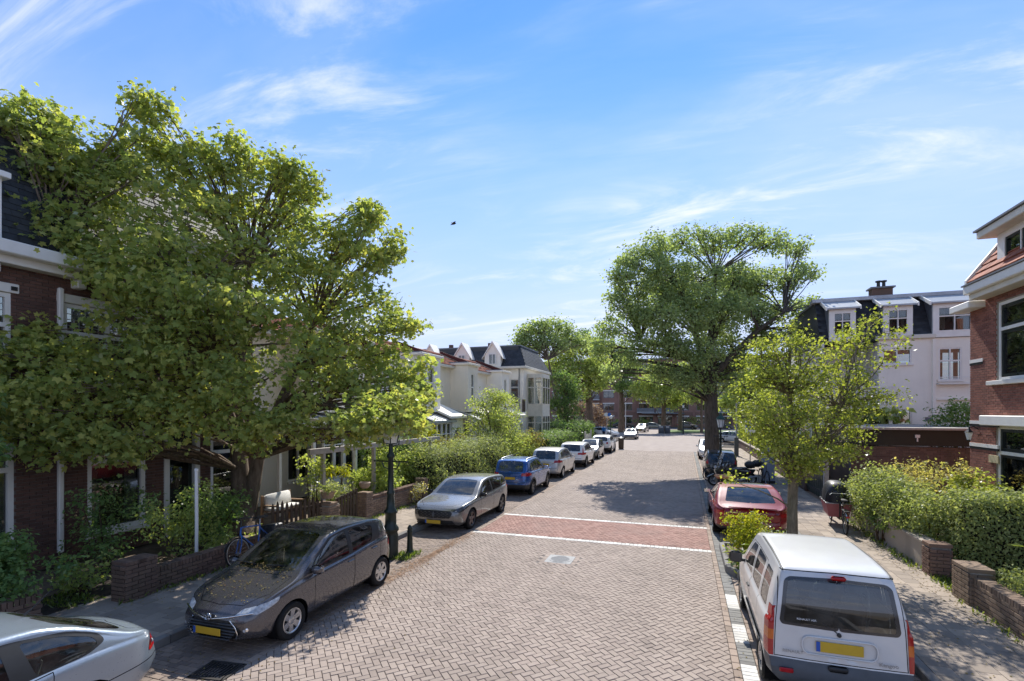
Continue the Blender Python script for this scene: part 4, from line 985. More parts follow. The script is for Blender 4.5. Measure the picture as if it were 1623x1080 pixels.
# ---- square-backed small van, white, near right
VAN = dict(L=4.03, W=1.68, wheel=(.30, .18, .19), rim=(4, .10, 'single'), axles=(.78, 3.38), belt_h=1.05, cabin=(1.0, 3.85), rows=(2.0, 2.85), crown=.03,
    top=[(0, .74), (.12, .84), (.5, .98), (.95, 1.10), (1.4, 1.46), (1.75, 1.70), (2.2, 1.77), (3.0, 1.775), (3.6, 1.75), (3.86, 1.71), (3.95, 1.60), (4.03, 1.28)],
    belt=[(0, .70), (.5, .90), (1.0, 1.02), (2.4, 1.07), (4.03, 1.08)],
    plan=[(0, .74), (.14, .86), (.5, .97), (1.0, 1), (3.4, 1), (3.8, .985), (4.03, .945)],
    nose=[(.2, .06), (.45, 0), (.8, .1)], tail=[(.25, .02), (.40, -.02), (.52, 0.0), (.58, .03), (1.0, .045), (1.75, .10)], tumble=.25, pcurve=(.12, .035), sill=.34,
    bottom=[(0, .28), (.6, .22), (3.5, .24), (4.03, .30)],
    handles=((2.14, .90),),
    feat=[dict(v='side', p=[(1.20, .34), (2.26, .34), (2.28, 1.60), (1.72, 1.56), (1.20, 1.10)], n='door', panel=1), dict(v='side', p=[(2.29, .34), (3.02, .34), (3.10, .70), (3.14, 1.60), (2.31, 1.60)], n='sliding_door', panel=1),
        dict(v='side', p=[(1.32, 1.09), (2.20, 1.10), (2.20, 1.57), (1.82, 1.54)], n='side_window', m='car_glass', kind='p', off=-.004, r=.05, over=('door', 'body', 'seam')),
        dict(v='side', p=[(2.36, 1.10), (3.02, 1.11), (3.02, 1.58), (2.36, 1.58)], n='rear_side_window', m='car_glass', kind='p', off=-.004, r=.06, over=('sliding_door', 'body', 'seam')),
        dict(v='side', p=[(3.18, 1.11), (3.66, 1.12), (3.60, 1.57), (3.18, 1.58)], n='quarter_window', m='car_glass', kind='p', off=-.004, r=.06, over=('body', 'seam')),
        dict(v='top', p=[(0, 1.0), (.62, 1.07), (.60, 1.64), (0, 1.70)], n='windscreen', m='car_glass', r=.08, over=('body',)),
        dict(v='back', p=[(0, .60), (.735, .60), (.715, 1.06), (.655, 1.685), (0, 1.70)], n='tailgate', panel=1, kind='c', gap=.01),
        dict(v='back', p=[(0, 1.005), (.635, 1.015), (.665, 1.06), (.60, 1.57), (.54, 1.615), (0, 1.635)], n='rear_window_surround', m='lamp_black', kind='c', r=.05, over=('tailgate',), off=.002),
        dict(v='back', p=[(0, 1.04), (.60, 1.05), (.615, 1.08), (.555, 1.55), (.50, 1.585), (0, 1.60)], n='rear_window', m='car_glass', kind='c', r=.05, over=('rear_window_surround',)),
        dict(v='back', p=[(0, .2), (1.0, .2), (1.0, .585), (0, .585)], n='bumper', m='dark_grey_plastic', over=('body',)),
        dict(v='side', p=[(3.72, .2), (4.2, .2), (4.2, .585), (3.74, .585)], n='bumper', m='dark_grey_plastic', over=('body',)),
        dict(v='side', p=[(3.78, .60), (4.2, .60), (4.2, 1.24), (3.92, 1.24), (3.80, .9)], n='tail_light', m='light_red', kind='p', off=.006, r=.05, over=('body',)),
        dict(v='back', p=[(.742, .60), (.95, .60), (.95, 1.06), (.80, 1.22), (.722, 1.22)], n='tail_light', m='light_red', kind='p', off=.006, over=('body',)),
        dict(v='side', p=[(3.7, .80), (4.2, .80), (4.2, .93), (3.7, .93)], n='indicator', m='light_orange', kind='p', off=.007, over=('tail_light',)), dict(v='back', p=[(.6, .80), (.95, .80), (.95, .93), (.6, .93)], n='indicator', m='light_orange', kind='p', off=.007, over=('tail_light',)),
        dict(v='front', p=[(0, .55), (.4, .55), (.4, .72), (0, .72)], n='grille', m='black_plastic', r=.03)])
def van_bits(root, S):
    L = S['L']; B = L / 2
    for sg in (1, -1):
        b = MB(); b.box((sg * .95, 1.30 - B, 1.12), (.22, .14, .20), bev=.05); b.box((sg * .83, 1.30 - B, 1.06), (.12, .05, .05), bev=.01); o = b.build('door_mirror', 'black_plastic', root, 50)
        MB().box((sg * .95, 1.372 - B, 1.12), (.18, .006, .16)).build('mirror_glass', 'lamp_black', o)
        MB().tube([(sg * .612, s - B, z) for s, z in ((1.75, 1.66), (2.3, 1.742), (3.0, 1.748), (3.6, 1.724), (3.84, 1.69))], .012, 6).build('roof_gutter', 'black_plastic', root, 60)
        MB().box((sg * .60, B + .02, .46), (.16, .03, .06), bev=.01).build('bumper_reflector', 'light_red', root)
        MB().box((sg * .852, 2.8 - B, .62), (.02, 1.6, .05), bev=.01).build('rubbing_strip', 'dark_grey_plastic', root)
    MB().box((0, B - .07, 1.665), (.17, .05, .055), bev=.02).build('brake_light', 'light_red', root)
    # plate recess: raised rounded rim and the plate
    rim_ = [(.42 * math.cos(t) * (1 if abs(math.cos(t)) < .8 else .98), .80 + .105 * math.sin(t)) for t in np.linspace(0, 2 * math.pi, 41)]
    rr = rounded([(-.41, .69), (.41, .69), (.41, .91), (-.41, .91)], .10, 6)
    MB().tube([(x, B - .028 - (z - .7) * .02, z) for x, z in rr + rr[:1]], .012, 6).build('plate_recess', 'paint_van', root, 60)
    plate(root, B - .022, .80, 1, R(2), w=.52, h=.13)
    MB().lathe([(.028, 0), (.024, .035), (.01, .04)], 14, Matrix.Rotation(R(-90), 3, 'X'), (0, B - .055, .965)).build('lock', 'black_plastic', root, 40)
    b = MB().box((.02, B - .0, .55), (.22, .05, .075), bev=.02); b.build('tailgate_handle', 'black_plastic', root, 50)
    MB().tube([(.02, B - .05, .985), (.18, B - .06, 1.09)], .01, 6).build('wiper', 'black_plastic', root)
    for txt, x, z, sz in (('RENAULT', .52, .675, .055), ('Kangoo', -.52, .655, .065)): text_part('badge', txt, sz, 'galv', root, (x, B - .018, z), (R(90), 0, math.pi))
    text_part('window_sticker', 'RENAULT ASR', .035, 'sign_white', root, (.36, B - .043, 1.10), (R(87), 0, math.pi), .001)
m_paint('paint_van', (0.63, 0.63, 0.62), 0.0, 0.35, 0.14)
make_car('delivery_van', 'white square backed small van with dark bumper, parked near right', VAN, 'paint_van', (1.70, 8.63), math.pi, scale=(.925, .95, .925), extra=van_bits, detail=1.3, mats_={'handle': 'black_plastic'})

# ---- red coupe, rear to the camera
COUPE = dict(L=4.69, W=1.88, wheel=(.335, .23, .23), rim=(5, .06, 'twin'), axles=(.85, 3.69), belt_h=.93, cabin=(1.5, 3.9),
    top=[(0, .62), (.15, .70), (.7, .84), (1.5, .94), (2.0, 1.19), (2.5, 1.375), (2.95, 1.405), (3.4, 1.365), (3.95, 1.17), (4.3, 1.0), (4.52, .945), (4.63, .92), (4.69, .82)],
    belt=[(0, .58), (.7, .78), (1.5, .88), (2.7, .93), (3.7, .97), (4.69, .86)],
    plan=[(0, .68), (.15, .80), (.5, .95), (1.0, .985), (2.4, .97), (3.6, 1), (4.2, .96), (4.5, .86), (4.69, .72)],
    nose=[(.2, .06), (.45, 0), (.7, .1)], tail=[(.25, .06), (.42, 0), (.60, .025), (.80, .02), (.95, .06)], tumble=.40, pcurve=(.16, .16),
    mirror=(1.85, .97), handles=((3.0, .80),), rplate=(4.70, .45),
    feat=[trim([(1.8, .91), (3.0, .945), (3.85, 1.0), (3.6, 1.16), (3.2, 1.29), (2.7, 1.335), (2.4, 1.27)]),
        dict(v='side', p=[(1.75, .32), (3.05, .32), (3.15, .94), (1.75, .90)], n='door', panel=1),
        win([(1.95, .935), (2.98, .96), (3.05, 1.28), (2.72, 1.31), (2.42, 1.22)]), win([(3.06, .965), (3.72, 1.01), (3.55, 1.14), (3.14, 1.27)], 'rear_side_window'),
        dict(v='top', p=[(0, 1.56), (.66, 1.64), (.54, 2.42), (0, 2.50)], n='windscreen', m='car_glass', r=.08, over=('body',)),
        dict(v='top', p=[(0, 2.58), (.52, 2.55), (.52, 3.05), (0, 3.1)], n='glass_roof', m='lamp_black', r=.05, over=('body',)),
        dict(v='top', p=[(0, 3.42), (.50, 3.40), (.62, 4.18), (0, 4.26)], n='rear_window', m='car_glass', r=.06, off=-.002, over=('body',)),
        dict(v='back', p=[(0, .55), (.60, .55), (.66, .60), (.70, .90), (0, .92)], n='boot_lid', panel=1, kind='c'),
        dict(v='back', p=[(0, .15), (1, .15), (1, .38), (0, .38)], n='diffuser', m='black_plastic'),
        dict(v='back', p=[(.40, .72), (.95, .70), (.95, .80), (.40, .79)], n='tail_light', m='light_red', kind='p', off=.006, r=.02), dict(v='side', p=[(4.3, .70), (4.8, .70), (4.8, .80), (4.38, .81)], n='tail_light', m='light_red', kind='p', off=.006)])
def coupe_bits(root, S):
    L = S['L']; y = L / 2 + .0; b = MB()
    b.tube([(.062 * math.cos(t), y - .02, .80 + .062 * math.sin(t)) for t in np.linspace(0, 2 * math.pi, 25)], .007, 6)
    for a in (90, 210, 330): b.tube([(0, y - .02, .80), (.06 * math.cos(R(a)), y - .02, .80 + .06 * math.sin(R(a)))], [.012, .004], 5)
    b.build('emblem', 'chrome', root, 60)
    MB().box((0, L / 2 - .08, .945), (1.15, .12, .02), bev=.008).build('spoiler_lip', 'paint_red', root)
m_paint('paint_red', (0.22, 0.005, 0.010), 0.0, 0.45, 0.0); MATS['paint_red'].node_tree.nodes['Principled BSDF'].inputs['Specular IOR Level'].default_value = .2
make_car('parked_coupe', 'red sports coupe seen from behind, past the yellow green bush', COUPE, 'paint_red', (1.72, 17.1), math.pi, scale=(1.03, 1.0, .95), extra=coupe_bits, mats_={'mirror': 'black_plastic'})
GOLF = {**HATCH, 'L': 4.15, 'W': 1.75}
def stretch(S, L0, L1):
    k = L1 / L0
    T = lambda pts: [(a * k, b) for a, b in pts]
    S = dict(S); S['L'] = L1
    for q in ('top', 'belt', 'plan'): S[q] = T(S[q])
    S['axles'] = tuple(a * k for a in S['axles']); S['cabin'] = tuple(a * k for a in S['cabin']); S['mirror'] = (S['mirror'][0] * k, S['mirror'][1]); S['handles'] = tuple((a * k, b) for a, b in S['handles'])
    if 'fplate' in S: S['fplate'] = (-.03, S['fplate'][1])
    if 'rplate' in S: S['rplate'] = (L1 + .02, S['rplate'][1])
    S['feat'] = [{**f, 'p': [(a * k, b) if f['v'] == 'side' else ((a, b * k) if f['v'] == 'top' else (a, b)) for a, b in f['p']]} for f in S['feat']]
    return S
GOLF = stretch(dict(HATCH, W=1.76), 3.95, 4.2)
make_car('parked_hatchback', 'dark hatchback seen from behind under the street lamp, scooter in front', GOLF, 'paint_black', (1.82, 30.1), math.pi, detail=.8)
make_car('parked_hatchback', 'white hatchback facing us beyond the thick elm trunk', stretch(dict(HATCH, W=1.78), 3.95, 4.3), 'paint_white', (1.78, 40.6), 0, detail=.7)
FAR = stretch(SEDAN, 4.44, 4.6); FARH = stretch(HATCH, 3.95, 4.25)
m_paint('paint_steel', (0.09, 0.095, 0.105), 0.15, 0.3, 0.1)
m_paint('paint_green_grey', (0.12, 0.15, 0.14), 0.3, 0.3, 0.1)
for nm, lab, S, pt, x, y, rz in (
    ('parked_saloon', 'dark blue grey saloon facing us alone at the end of the left row', FAR, 'paint_steel', -6.4, 65.2, 0),
    ('parked_saloon', 'white car behind the lamp post with signs at the far left corner', FAR, 'paint_white', -10.6, 70.5, R(60)),
    ('parked_hatchback', 'white car half hidden by the bare brown tree trunk', FARH, 'paint_white', -17.0, 74.0, R(75)),
    ('parked_saloon', 'black saloon side on below the brick flats entrance', FAR, 'paint_black', -12.0, 105.5, R(90)),
    ('parked_saloon', 'dark car side on behind the pale hatchback at the far junction', FAR, 'paint_green_grey', -5.6, 101.5, R(80)),
    ('parked_hatchback', 'pale silver hatchback facing us across the junction by the bins', FARH, 'paint_silver', -6.8, 88.0, R(-8)),
    ('parked_crossover', 'black car with bright windscreen across the lawn behind the bins', ECO, 'paint_black', 0.6, 101.5, R(70)),
    ('parked_saloon', 'black car further right across the lawn, side on', FAR, 'paint_black', 6.6, 102.5, R(85)),
    ('parked_hatchback', 'white car far across the lawn behind the thin tree', FARH, 'paint_white', 12.5, 104.5, R(85)),
    ('parked_saloon', 'white car across the right pavement end behind the lamp post', FAR, 'paint_white', 5.2, 60.0, R(70))):
    make_car(nm, lab, {k: v for k, v in S.items() if k not in ('rplate',)}, pt, (x, y), rz, group='cars parked round the far junction', detail=.55)
# ================================================================== buildings
class Face:
    """a facade: p0 its start on the ground (x,y), u along it, n outward; positions are relative to the building's empty"""
    def __init__(s, p0, u, n): s.p = Vector((*p0, 0)); s.u = Vector((*u, 0)); s.n = Vector((*n, 0)); s.rz = math.atan2(u[1], u[0])
    def at(s, a, z, d=0.0): q = s.p + s.u * a + s.n * d; return Vector((q.x, q.y, z))
    def box(s, mb, a0, a1, z0, z1, d0, d1, bev=0.0): return mb.box(s.at((a0 + a1) / 2, (z0 + z1) / 2, (d0 + d1) / 2), (abs(a1 - a0), abs(d1 - d0), abs(z1 - z0)), s.rz, bev=bev)
def wall(parent, F, L, z0, z1, holes, mat, t=0.22, name='wall', d=0.0):
    us = sorted({0, L} | {q for h in holes for q in h[:2]}); zs = sorted({z0, z1} | {q for h in holes for q in h[2:4]}); m = MB()
    for a, b in zip(zs, zs[1:]):
        if a < z0 - 1e-6 or b > z1 + 1e-6: continue
        run = None
        for c, e in list(zip(us, us[1:])) + [(None, None)]:
            solid = c is not None and 0 <= c and e <= L and not any(h[0] <= c + 1e-6 and e <= h[1] + 1e-6 and h[2] <= a + 1e-6 and b <= h[3] + 1e-6 for h in holes)
            if solid: run = [c, e] if run is None else [run[0], e]
            if not solid and run: F.box(m, run[0], run[1], a, b, d - t, d); run = None
            if not solid and c is None and run: F.box(m, run[0], run[1], a, b, d - t, d)
    return m.build(name, mat, parent)
def window(parent, F, a0, a1, z0, z1, mat='white_paint', cols=1, trans=None, sash=None, sash_mat=None, lead=0, sill='white_paint', rec=0.10, fw=0.07, curtain=0, sw=0.045, sill_d=.09):
    """frame in the opening, panes behind it; trans: height of a transom; lead: pitch of leaded lights"""
    m = MB(); d1 = -rec + .06; d0 = -rec - .03
    F.box(m, a0, a0 + fw, z0, z1, d0, d1); F.box(m, a1 - fw, a1, z0, z1, d0, d1); F.box(m, a0 + fw, a1 - fw, z1 - fw, z1, d0, d1); F.box(m, a0 + fw, a1 - fw, z0, z0 + fw, d0, d1)
    w_ = m.build('window', mat, parent); zz = [z0 + fw] + ([trans] if trans else []) + [z1 - fw]
    if trans: F.box(m2 := MB(), a0 + fw, a1 - fw, trans - fw / 2, trans + fw / 2, d0, d1 + .004); m2.build('transom', mat, w_)
    for k in range(1, cols):
        c = a0 + (a1 - a0) * k / cols; F.box(m2 := MB(), c - fw * .4, c + fw * .4, z0 + fw, z1 - fw, d0, d1 + .002); m2.build('mullion', mat, w_)
    for r in range(len(zz) - 1):
        for k in range(cols):
            x0, x1 = a0 + (a1 - a0) * k / cols + fw * (1 if k == 0 else .4), a0 + (a1 - a0) * (k + 1) / cols - fw * (1 if k == cols - 1 else .4)
            y0, y1 = zz[r] + (fw / 2 if r else 0), zz[r + 1] - (fw / 2 if r < len(zz) - 2 else 0)
            if sash_mat:
                s = MB()
                for q in ((x0, x0 + sw, y0, y1), (x1 - sw, x1, y0, y1), (x0 + sw, x1 - sw, y0, y0 + sw), (x0 + sw, x1 - sw, y1 - sw, y1)): F.box(s, *q, d0 - .005, d1 - .02)
                s.build('sash', sash_mat, w_)
            F.box(p := MB(), x0, x1, y0, y1, -rec - .012, -rec - .004); p.build('pane', 'pane', w_)
            if lead:
                g = MB(); n, h = max(1, round((x1 - x0) / lead)), max(1, round((y1 - y0) / lead))
                for i in range(1, n): c = x0 + (x1 - x0) * i / n; F.box(g, c - .008, c + .008, y0, y1, -rec - .003, -rec + .006)
                for i in range(1, h): c = y0 + (y1 - y0) * i / h; F.box(g, x0, x1, c - .008, c + .008, -rec - .002, -rec + .007)
                g.build('glazing_bars', 'galv' if lead < .2 else mat, w_)
    if sill: F.box(s := MB(), a0 - .05, a1 + .05, z0 - .09, z0, -rec, sill_d, .006); s.build('sill', sill, w_)
    if curtain:
        g = MB()
        spans = {1: ((a0 + .06, a0 + (a1 - a0) * .28), (a1 - (a1 - a0) * .28, a1 - .06)), 2: ((a0 + .06, a1 - .06),), 3: ((a0 + (a1 - a0) * .5, a1 - .06),)}[curtain]
        for s0, s1 in spans:
            n = max(6, int((s1 - s0) / .05)); pts = [(s0 + (s1 - s0) * i / n, -rec - .16 + .03 * math.sin(i * 1.9)) for i in range(n + 1)]
            for (x, y), (x2, y2) in zip(pts, pts[1:]): g.quad(F.at(x, z0, y), F.at(x2, z0, y2), F.at(x2, z1, y2), F.at(x, z1, y))
        g.build('curtain', 'curtain', w_)
    return w_
def tiled(parent, c00, c10, c01, c11, nu, nv, mat, name, lift=.03, over=1.12, single=300):
    """roof slope between four corners (eave start, eave end, ridge start, ridge end): lapped tiles"""
    c00, c10, c01, c11 = map(Vector, (c00, c10, c01, c11)); nrm = (c10 - c00).cross(c01 - c00).normalized(); m = MB(); k = 0
    for j in range(nv):
        for i in range(nu):
            sh = .5 / nu if j % 2 else 0
            def P(u, v): return (c00.lerp(c10, u)).lerp(c01.lerp(c11, u), v)
            u0, u1, v0, v1 = i / nu + sh + .004 / nu, min((i + 1) / nu + sh, 1 + .001) - .03 / nu, j / nv, min((j + over) / nv, 1)
            if u1 - u0 < .2 / nu: continue
            a, b, c, d = P(u0, v0) + nrm * lift, P(u1, v0) + nrm * lift, P(u1, v1) + nrm * lift * .25, P(u0, v1) + nrm * lift * .25
            g = random.gauss(0, lift * .08); a, b = a + nrm * g, b + nrm * g
            vs, fs = [a, b, c, d, a - nrm * lift * .8, b - nrm * lift * .8], [(0, 1, 2, 3), (4, 5, 1, 0)]
            if k < single: MB().add(vs, fs).build(name, mat, parent); k += 1
            else: m.add(vs, fs)
    if m.v: tag(m.build(name + '_field', mat, parent), kind='stuff')

# ---- dark brick house on the left, behind the maple
hx, hy = -13.0, 0.8
hl = thing('brick_house', 'dark brick house with white window frames and slate mansard behind the big maple', 'house', (hx, hy, .1))
FL = Face((0, 0), (0, 1), (1, 0)); LEN = 11.6
H1 = [(4.2, 5.55, 4.05, 5.80), (6.45, 8.3, 4.05, 5.80), (9.3, 10.9, 4.05, 5.80), (4.0, 5.6, .65, 2.9), (6.93, 8.25, .55, 2.9), (8.75, 9.7, .05, 2.9), (10.1, 11.1, .55, 2.9)]
wall(hl, FL, LEN, 0, 6.5, H1, 'mortar_dark'); brick_face(hl, (0, 0), (0, 1), (1, 0), LEN, .02, 6.45, 'brick_dark', holes=H1, single=300)
for q in H1[:3]: window(hl, FL, *q, cols=2, trans=q[2] + 1.1, lead=.13, rec=.06, fw=.09)
for q in (H1[3], H1[4], H1[6]): window(hl, FL, *q, cols=1, trans=2.2, rec=.06, fw=.10, curtain=1)
F_ = FL; m = MB(); F_.box(m, 8.8, 9.65, .1, 2.85, -.16, -.1); dr = m.build('front_door', 'black_green', hl); F_.box(m := MB(), 8.95, 9.5, 1.3, 2.3, -.1, -.09); m.build('door_pane', 'pane', dr)
for a in (8.72, 9.6): FL.box(m := MB(), a, a + .14, .05, 3.0, -.1, .06, .01); m.build('door_post', 'white_paint', hl)
for q in H1[:3]: FL.box(m := MB(), q[0] - .12, q[1] + .12, q[3] + .01, q[3] + .2, -.05, .05, .01); lt = m.build('lintel', 'white_paint', hl); FL.box(m := MB(), q[1] - .02, q[1] + .08, q[3] + .06, q[3] + .14, .05, .075); m.build('wall_tie', 'black_metal', lt)
FL.box(m := MB(), -.1, LEN + .1, 6.34, 6.50, .0, .30, .01); m.build('soffit', 'white_paint', hl)
FL.box(m := MB(), -.2, LEN + .2, 6.50, 6.76, -.1, .52, .02); m.build('gutter', 'white_paint', hl)
for i in range(8): FL.box(m := MB(), .6 + i * 1.5, .78 + i * 1.5, 6.14, 6.335, .0, .26, .02); m.build('bracket', 'white_paint', hl)
FL.box(m := MB(), 6.32, 6.42, .3, 6.1, .03, .13, .02); m.build('downpipe', 'white_paint', hl)
for (p, d, z1) in (((-9, 0), (9, 0), 6.7), ((-9, 11.6), (9, 0), 6.7)):
    MB().box((p[0] + 4.37, p[1] + (.105 if p[1] < 1 else -.105), z1 / 2), (8.7, .2, z1)).build('side_wall', 'brick_dark', hl)
MB().box((-9, 5.8, 3.3), (.2, 11.8, 6.7)).build('back_wall', 'brick_dark', hl)
tiled(hl, (.1, -.2, 6.74), (.1, 11.8, 6.74), (-1.25, -.2, 9.9), (-1.25, 11.8, 9.9), 48, 22, 'slate', 'slate', .018, single=250)
MB().quad((-.0, -.2, 6.7), (-.0, 11.8, 6.7), (-1.35, 11.8, 9.86), (-1.35, -.2, 9.86)).build('roof_deck', 'bitumen', hl)
MB().box((-5.4, 5.8, 9.85), (8.4, 12.2, .12)).build('flat_roof', 'lead', hl)
for s in (-.2, 11.8): MB().prism([(0, 6.7), (-9, 6.7), (-9, 9.85), (-1.3, 9.85)], s - .05, s + .05, 'y').build('roof_end', 'slate', hl)
FD = Face((.12, 0), (0, 1), (1, 0))
for a in (3.85, 9.2):
    Fd = Face((.12, a), (0, 1), (1, 0)); wall(hl, Fd, 1.5, 6.78, 8.05, [(.16, 1.34, 6.95, 7.85)], 'white_paint', .12, 'dormer'); window(hl, Fd, .16, 1.34, 6.95, 7.85, cols=2, rec=.05)
    for e in (0.01, 1.44): Fd.box(m := MB(), e, e + .05, 6.85, 8.03, -.7, -.12); m.build('dormer_cheek', 'white_paint', hl)
    Fd.box(m := MB(), -.1, 1.6, 8.05, 8.17, -.8, .12, .01); m.build('dormer_roof', 'white_paint', hl)

# ---- row of white rendered houses on the left
def white_house(label, y0, Ln, mat, bay, rail, xw=-14.3, eave=6.15, canopy=True, ridge=7.5):
    g = thing('white_house', label, 'house', (xw, y0, .1), 0, 'white houses in the left row'); F = Face((0, 0), (0, 1), (1, 0))
    b0, b1 = bay; wy = b1 + .45
    H = [(b0 + .3, b1 - .3, .7, 2.7), (wy, wy + .75, 3.95, 5.45), (wy + .1, wy + 1.0, .15, 2.6)]
    wall(g, F, Ln, 0, eave, H, mat); window(g, F, *H[1], cols=2, rec=.1, mat='cream_paint'); window(g, F, *H[0], cols=3, trans=2.2, curtain=1)
    F.box(m := MB(), *H[2], -.2, -.12); d = m.build('front_door', 'black_green', g); F.box(m := MB(), wy + .25, wy + .85, 1.2, 2.3, -.12, -.115); m.build('door_pane', 'pane', d)
    # first-floor bay with flat cornice
    FB = Face((1.25, b0), (0, 1), (1, 0)); bw = b1 - b0; hb = [(bw * .36, bw * .66, 3.95, 5.85)]
    wall(g, FB, bw, 3.35, 6.35, hb, mat, .16, 'bay_front'); window(g, FB, *hb[0], trans=4.95, rec=.1, curtain=2 if rail else 1)
    for s in (b0 + .08, b1 - .08): MB().box((.545, s, 4.85), (1.08, .15, 3.0)).build('bay_side', mat, g)
    MB().box((.66, (b0 + b1) / 2, 6.42), (1.5, bw + .28, .14), bev=.02).build('bay_cornice', mat, g); MB().box((.56, (b0 + b1) / 2, 6.52), (1.3, bw + .1, .08)).build('bay_roof', 'lead', g)
    # porch roof and glazed front below
    MB().prism([(-.0, 3.62), (.0, 3.5), (2.05, 2.78), (2.05, 2.90)], b0 - .1, b1 + .5, 'y').build('porch_roof', 'zinc', g)
    for i in range(6):
        s = b0 - .05 + i * (bw + .45) / 5; M = Matrix.Rotation(math.atan2(-.72, 2.05), 3, 'Y').inverted(); MB().box((1.02, s, 3.30), (2.15, .045, .04), rot=Matrix.Rotation(math.atan2(.72, 2.05), 3, 'Y')).build('roof_batten', 'white_paint', g)
    FP = Face((1.9, b0), (0, 1), (1, 0)); n = 4
    for i in range(n): window(g, FP, i * bw / n + .01, (i + 1) * bw / n - .01, .9, 2.75, trans=2.15, rec=.05, fw=.05, sill=None)
    FP.box(m := MB(), 0, bw, 0, .9, -.15, 0); m.build('porch_plinth', mat, g)
    # arched porch beside it
    a0, a1 = b1 + .1, b1 + 1.5; pts = [(a0, 0), (a0, 3.0), (a1, 3.0), (a1, 0), (a1 - .2, 0)] + [((a0 + a1) / 2 + .5 * math.cos(t), 1.95 + .5 * math.sin(t)) for t in np.linspace(0, math.pi, 13)] + [(a0 + .2, 0)]
    MB().prism([(p[0], p[1]) for p in pts], 1.75, 1.95, 'x').build('porch_arch', 'white_paint', g, 30)
    MB().tube([(1.96, (a0 + a1) / 2 + .56 * math.cos(t), 1.95 + .56 * math.sin(t)) for t in np.linspace(0, math.pi, 13)], .04, 6).build('arch_moulding', 'white_paint', g, 60)
    if canopy: MB().prism([(.1, 3.98), (.1, 3.86), (2.15, 3.0), (2.15, 3.12)], b1 - .5, a1 + .15, 'y').build('canopy', 'render_white', g)
    if rail:
        r0, r1 = a1 + .1, Ln - .1
        MB().box((1.0, (r0 + r1) / 2, 3.25), (1.9, r1 - r0, .16)).build('balcony_deck', mat, g)
        for s in np.linspace(r0 + .1, r1 - .1, 4): MB().box((1.85, s, 3.85), (.1, .1, 1.05), bev=.01).build('rail_post', 'dark_wood', g)
        for z in (3.75, 4.2): MB().tube([(1.85, r0, z), (1.85, r1, z)], .018, 6).build('rail', 'dark_wood', g)
    else:
        for s in np.arange(0.2, b0, .16): MB().box((1.5, s, 3.9), (.04, .04, .9)).build('baluster', 'white_paint', g)
        MB().box((1.5, b0 / 2, 4.38), (.08, b0 - .1, .07)).build('hand_rail', 'white_paint', g); MB().box((.75, b0 / 2, 3.36), (1.6, b0, .14)).build('balcony_deck', 'lead', g)
    # eaves, pantiles, party wall
    MB().box((.12, Ln / 2, eave + .07), (.5, Ln, .16), bev=.02).build('gutter', 'cream_paint', g)
    MB().quad((.3, 0, eave + .12), (.3, Ln, eave + .12), (-2.6, Ln, ridge - .03), (-2.6, 0, ridge - .03)).build('roof_deck', 'roof_tile', g)
    tiled(g, (.36, 0, eave + .15), (.36, Ln, eave + .15), (-2.6, 0, ridge), (-2.6, Ln, ridge), int(Ln / .26), 11, 'roof_tile', 'roof_tile', .05, single=120)
    n = int(Ln / .34)
    for i in range(n): MB().lathe([(.10, -.17), (.12, .1), (.12, .18)], 8, Matrix.Rotation(R(-90), 3, 'X')).build('ridge_tile', 'roof_tile', g, 40, loc=(-2.62, (i + .5) * Ln / n, ridge + .02))
    MB().prism([(.38, eave - .1), (.42, eave + .5), (-2.5, ridge + .2), (-2.6, eave - .1)], Ln - .2, Ln + .02, 'y').build('fire_wall', mat, g); MB().prism([(.30, eave + .18), (.30, eave + .6), (-2.5, ridge + .26), (-2.5, ridge + .1)], Ln - .26, Ln - .205, 'y').build('fire_wall_tiles', 'tile_maroon', g)
    MB().box((-6.25, .08, 3.0), (12, .14, 6.15)).build('party_wall', mat, g); MB().quad((-2.6, 0, ridge - .03), (-2.6, Ln, ridge - .03), (-9, Ln, 6.2), (-9, 0, 6.2)).build('rear_roof', 'roof_tile', g)
    return g
white_house('white house nearest in the row, its front hidden behind the maple and pergola', 13.0, 7.4, 'render_cream', (2.0, 4.4), True)
white_house('white house with square bay window and glazed porch right of the maple', 20.4, 6.6, 'render_white', (2.9, 5.1), False)
white_house('cream house with dark balcony posts, second along the visible row', 27.0, 6.0, 'render_cream', (2.3, 3.9), True)
white_house('pale house at the far end of the row before the slate roof', 33.0, 6.6, 'render_white', (2.6, 4.2), True)
# porch posts in front of the first white house: veranda
ve = thing('veranda', 'white timber veranda frame behind the picket fence', 'veranda', (-12.4, 12.9, .1))
for x, y in ((0, .0), (0, 1.6), (0, 3.2), (1.0, .4), (1.0, 2.6)): MB().box((x, y, 1.45), (.11, .11, 2.9), bev=.01).build('post', 'white_paint', ve)
for x, y0, y1 in ((0, -.2, 3.5), (1.0, .2, 2.9)): MB().box((x, (y0 + y1) / 2, 2.95), (.12, y1 - y0, .16)).build('beam', 'white_paint', ve)
for y in (0.4, 1.5, 2.6): MB().box((.4, y, 3.1), (1.6, .08, .1)).build('rafter', 'white_paint', ve)

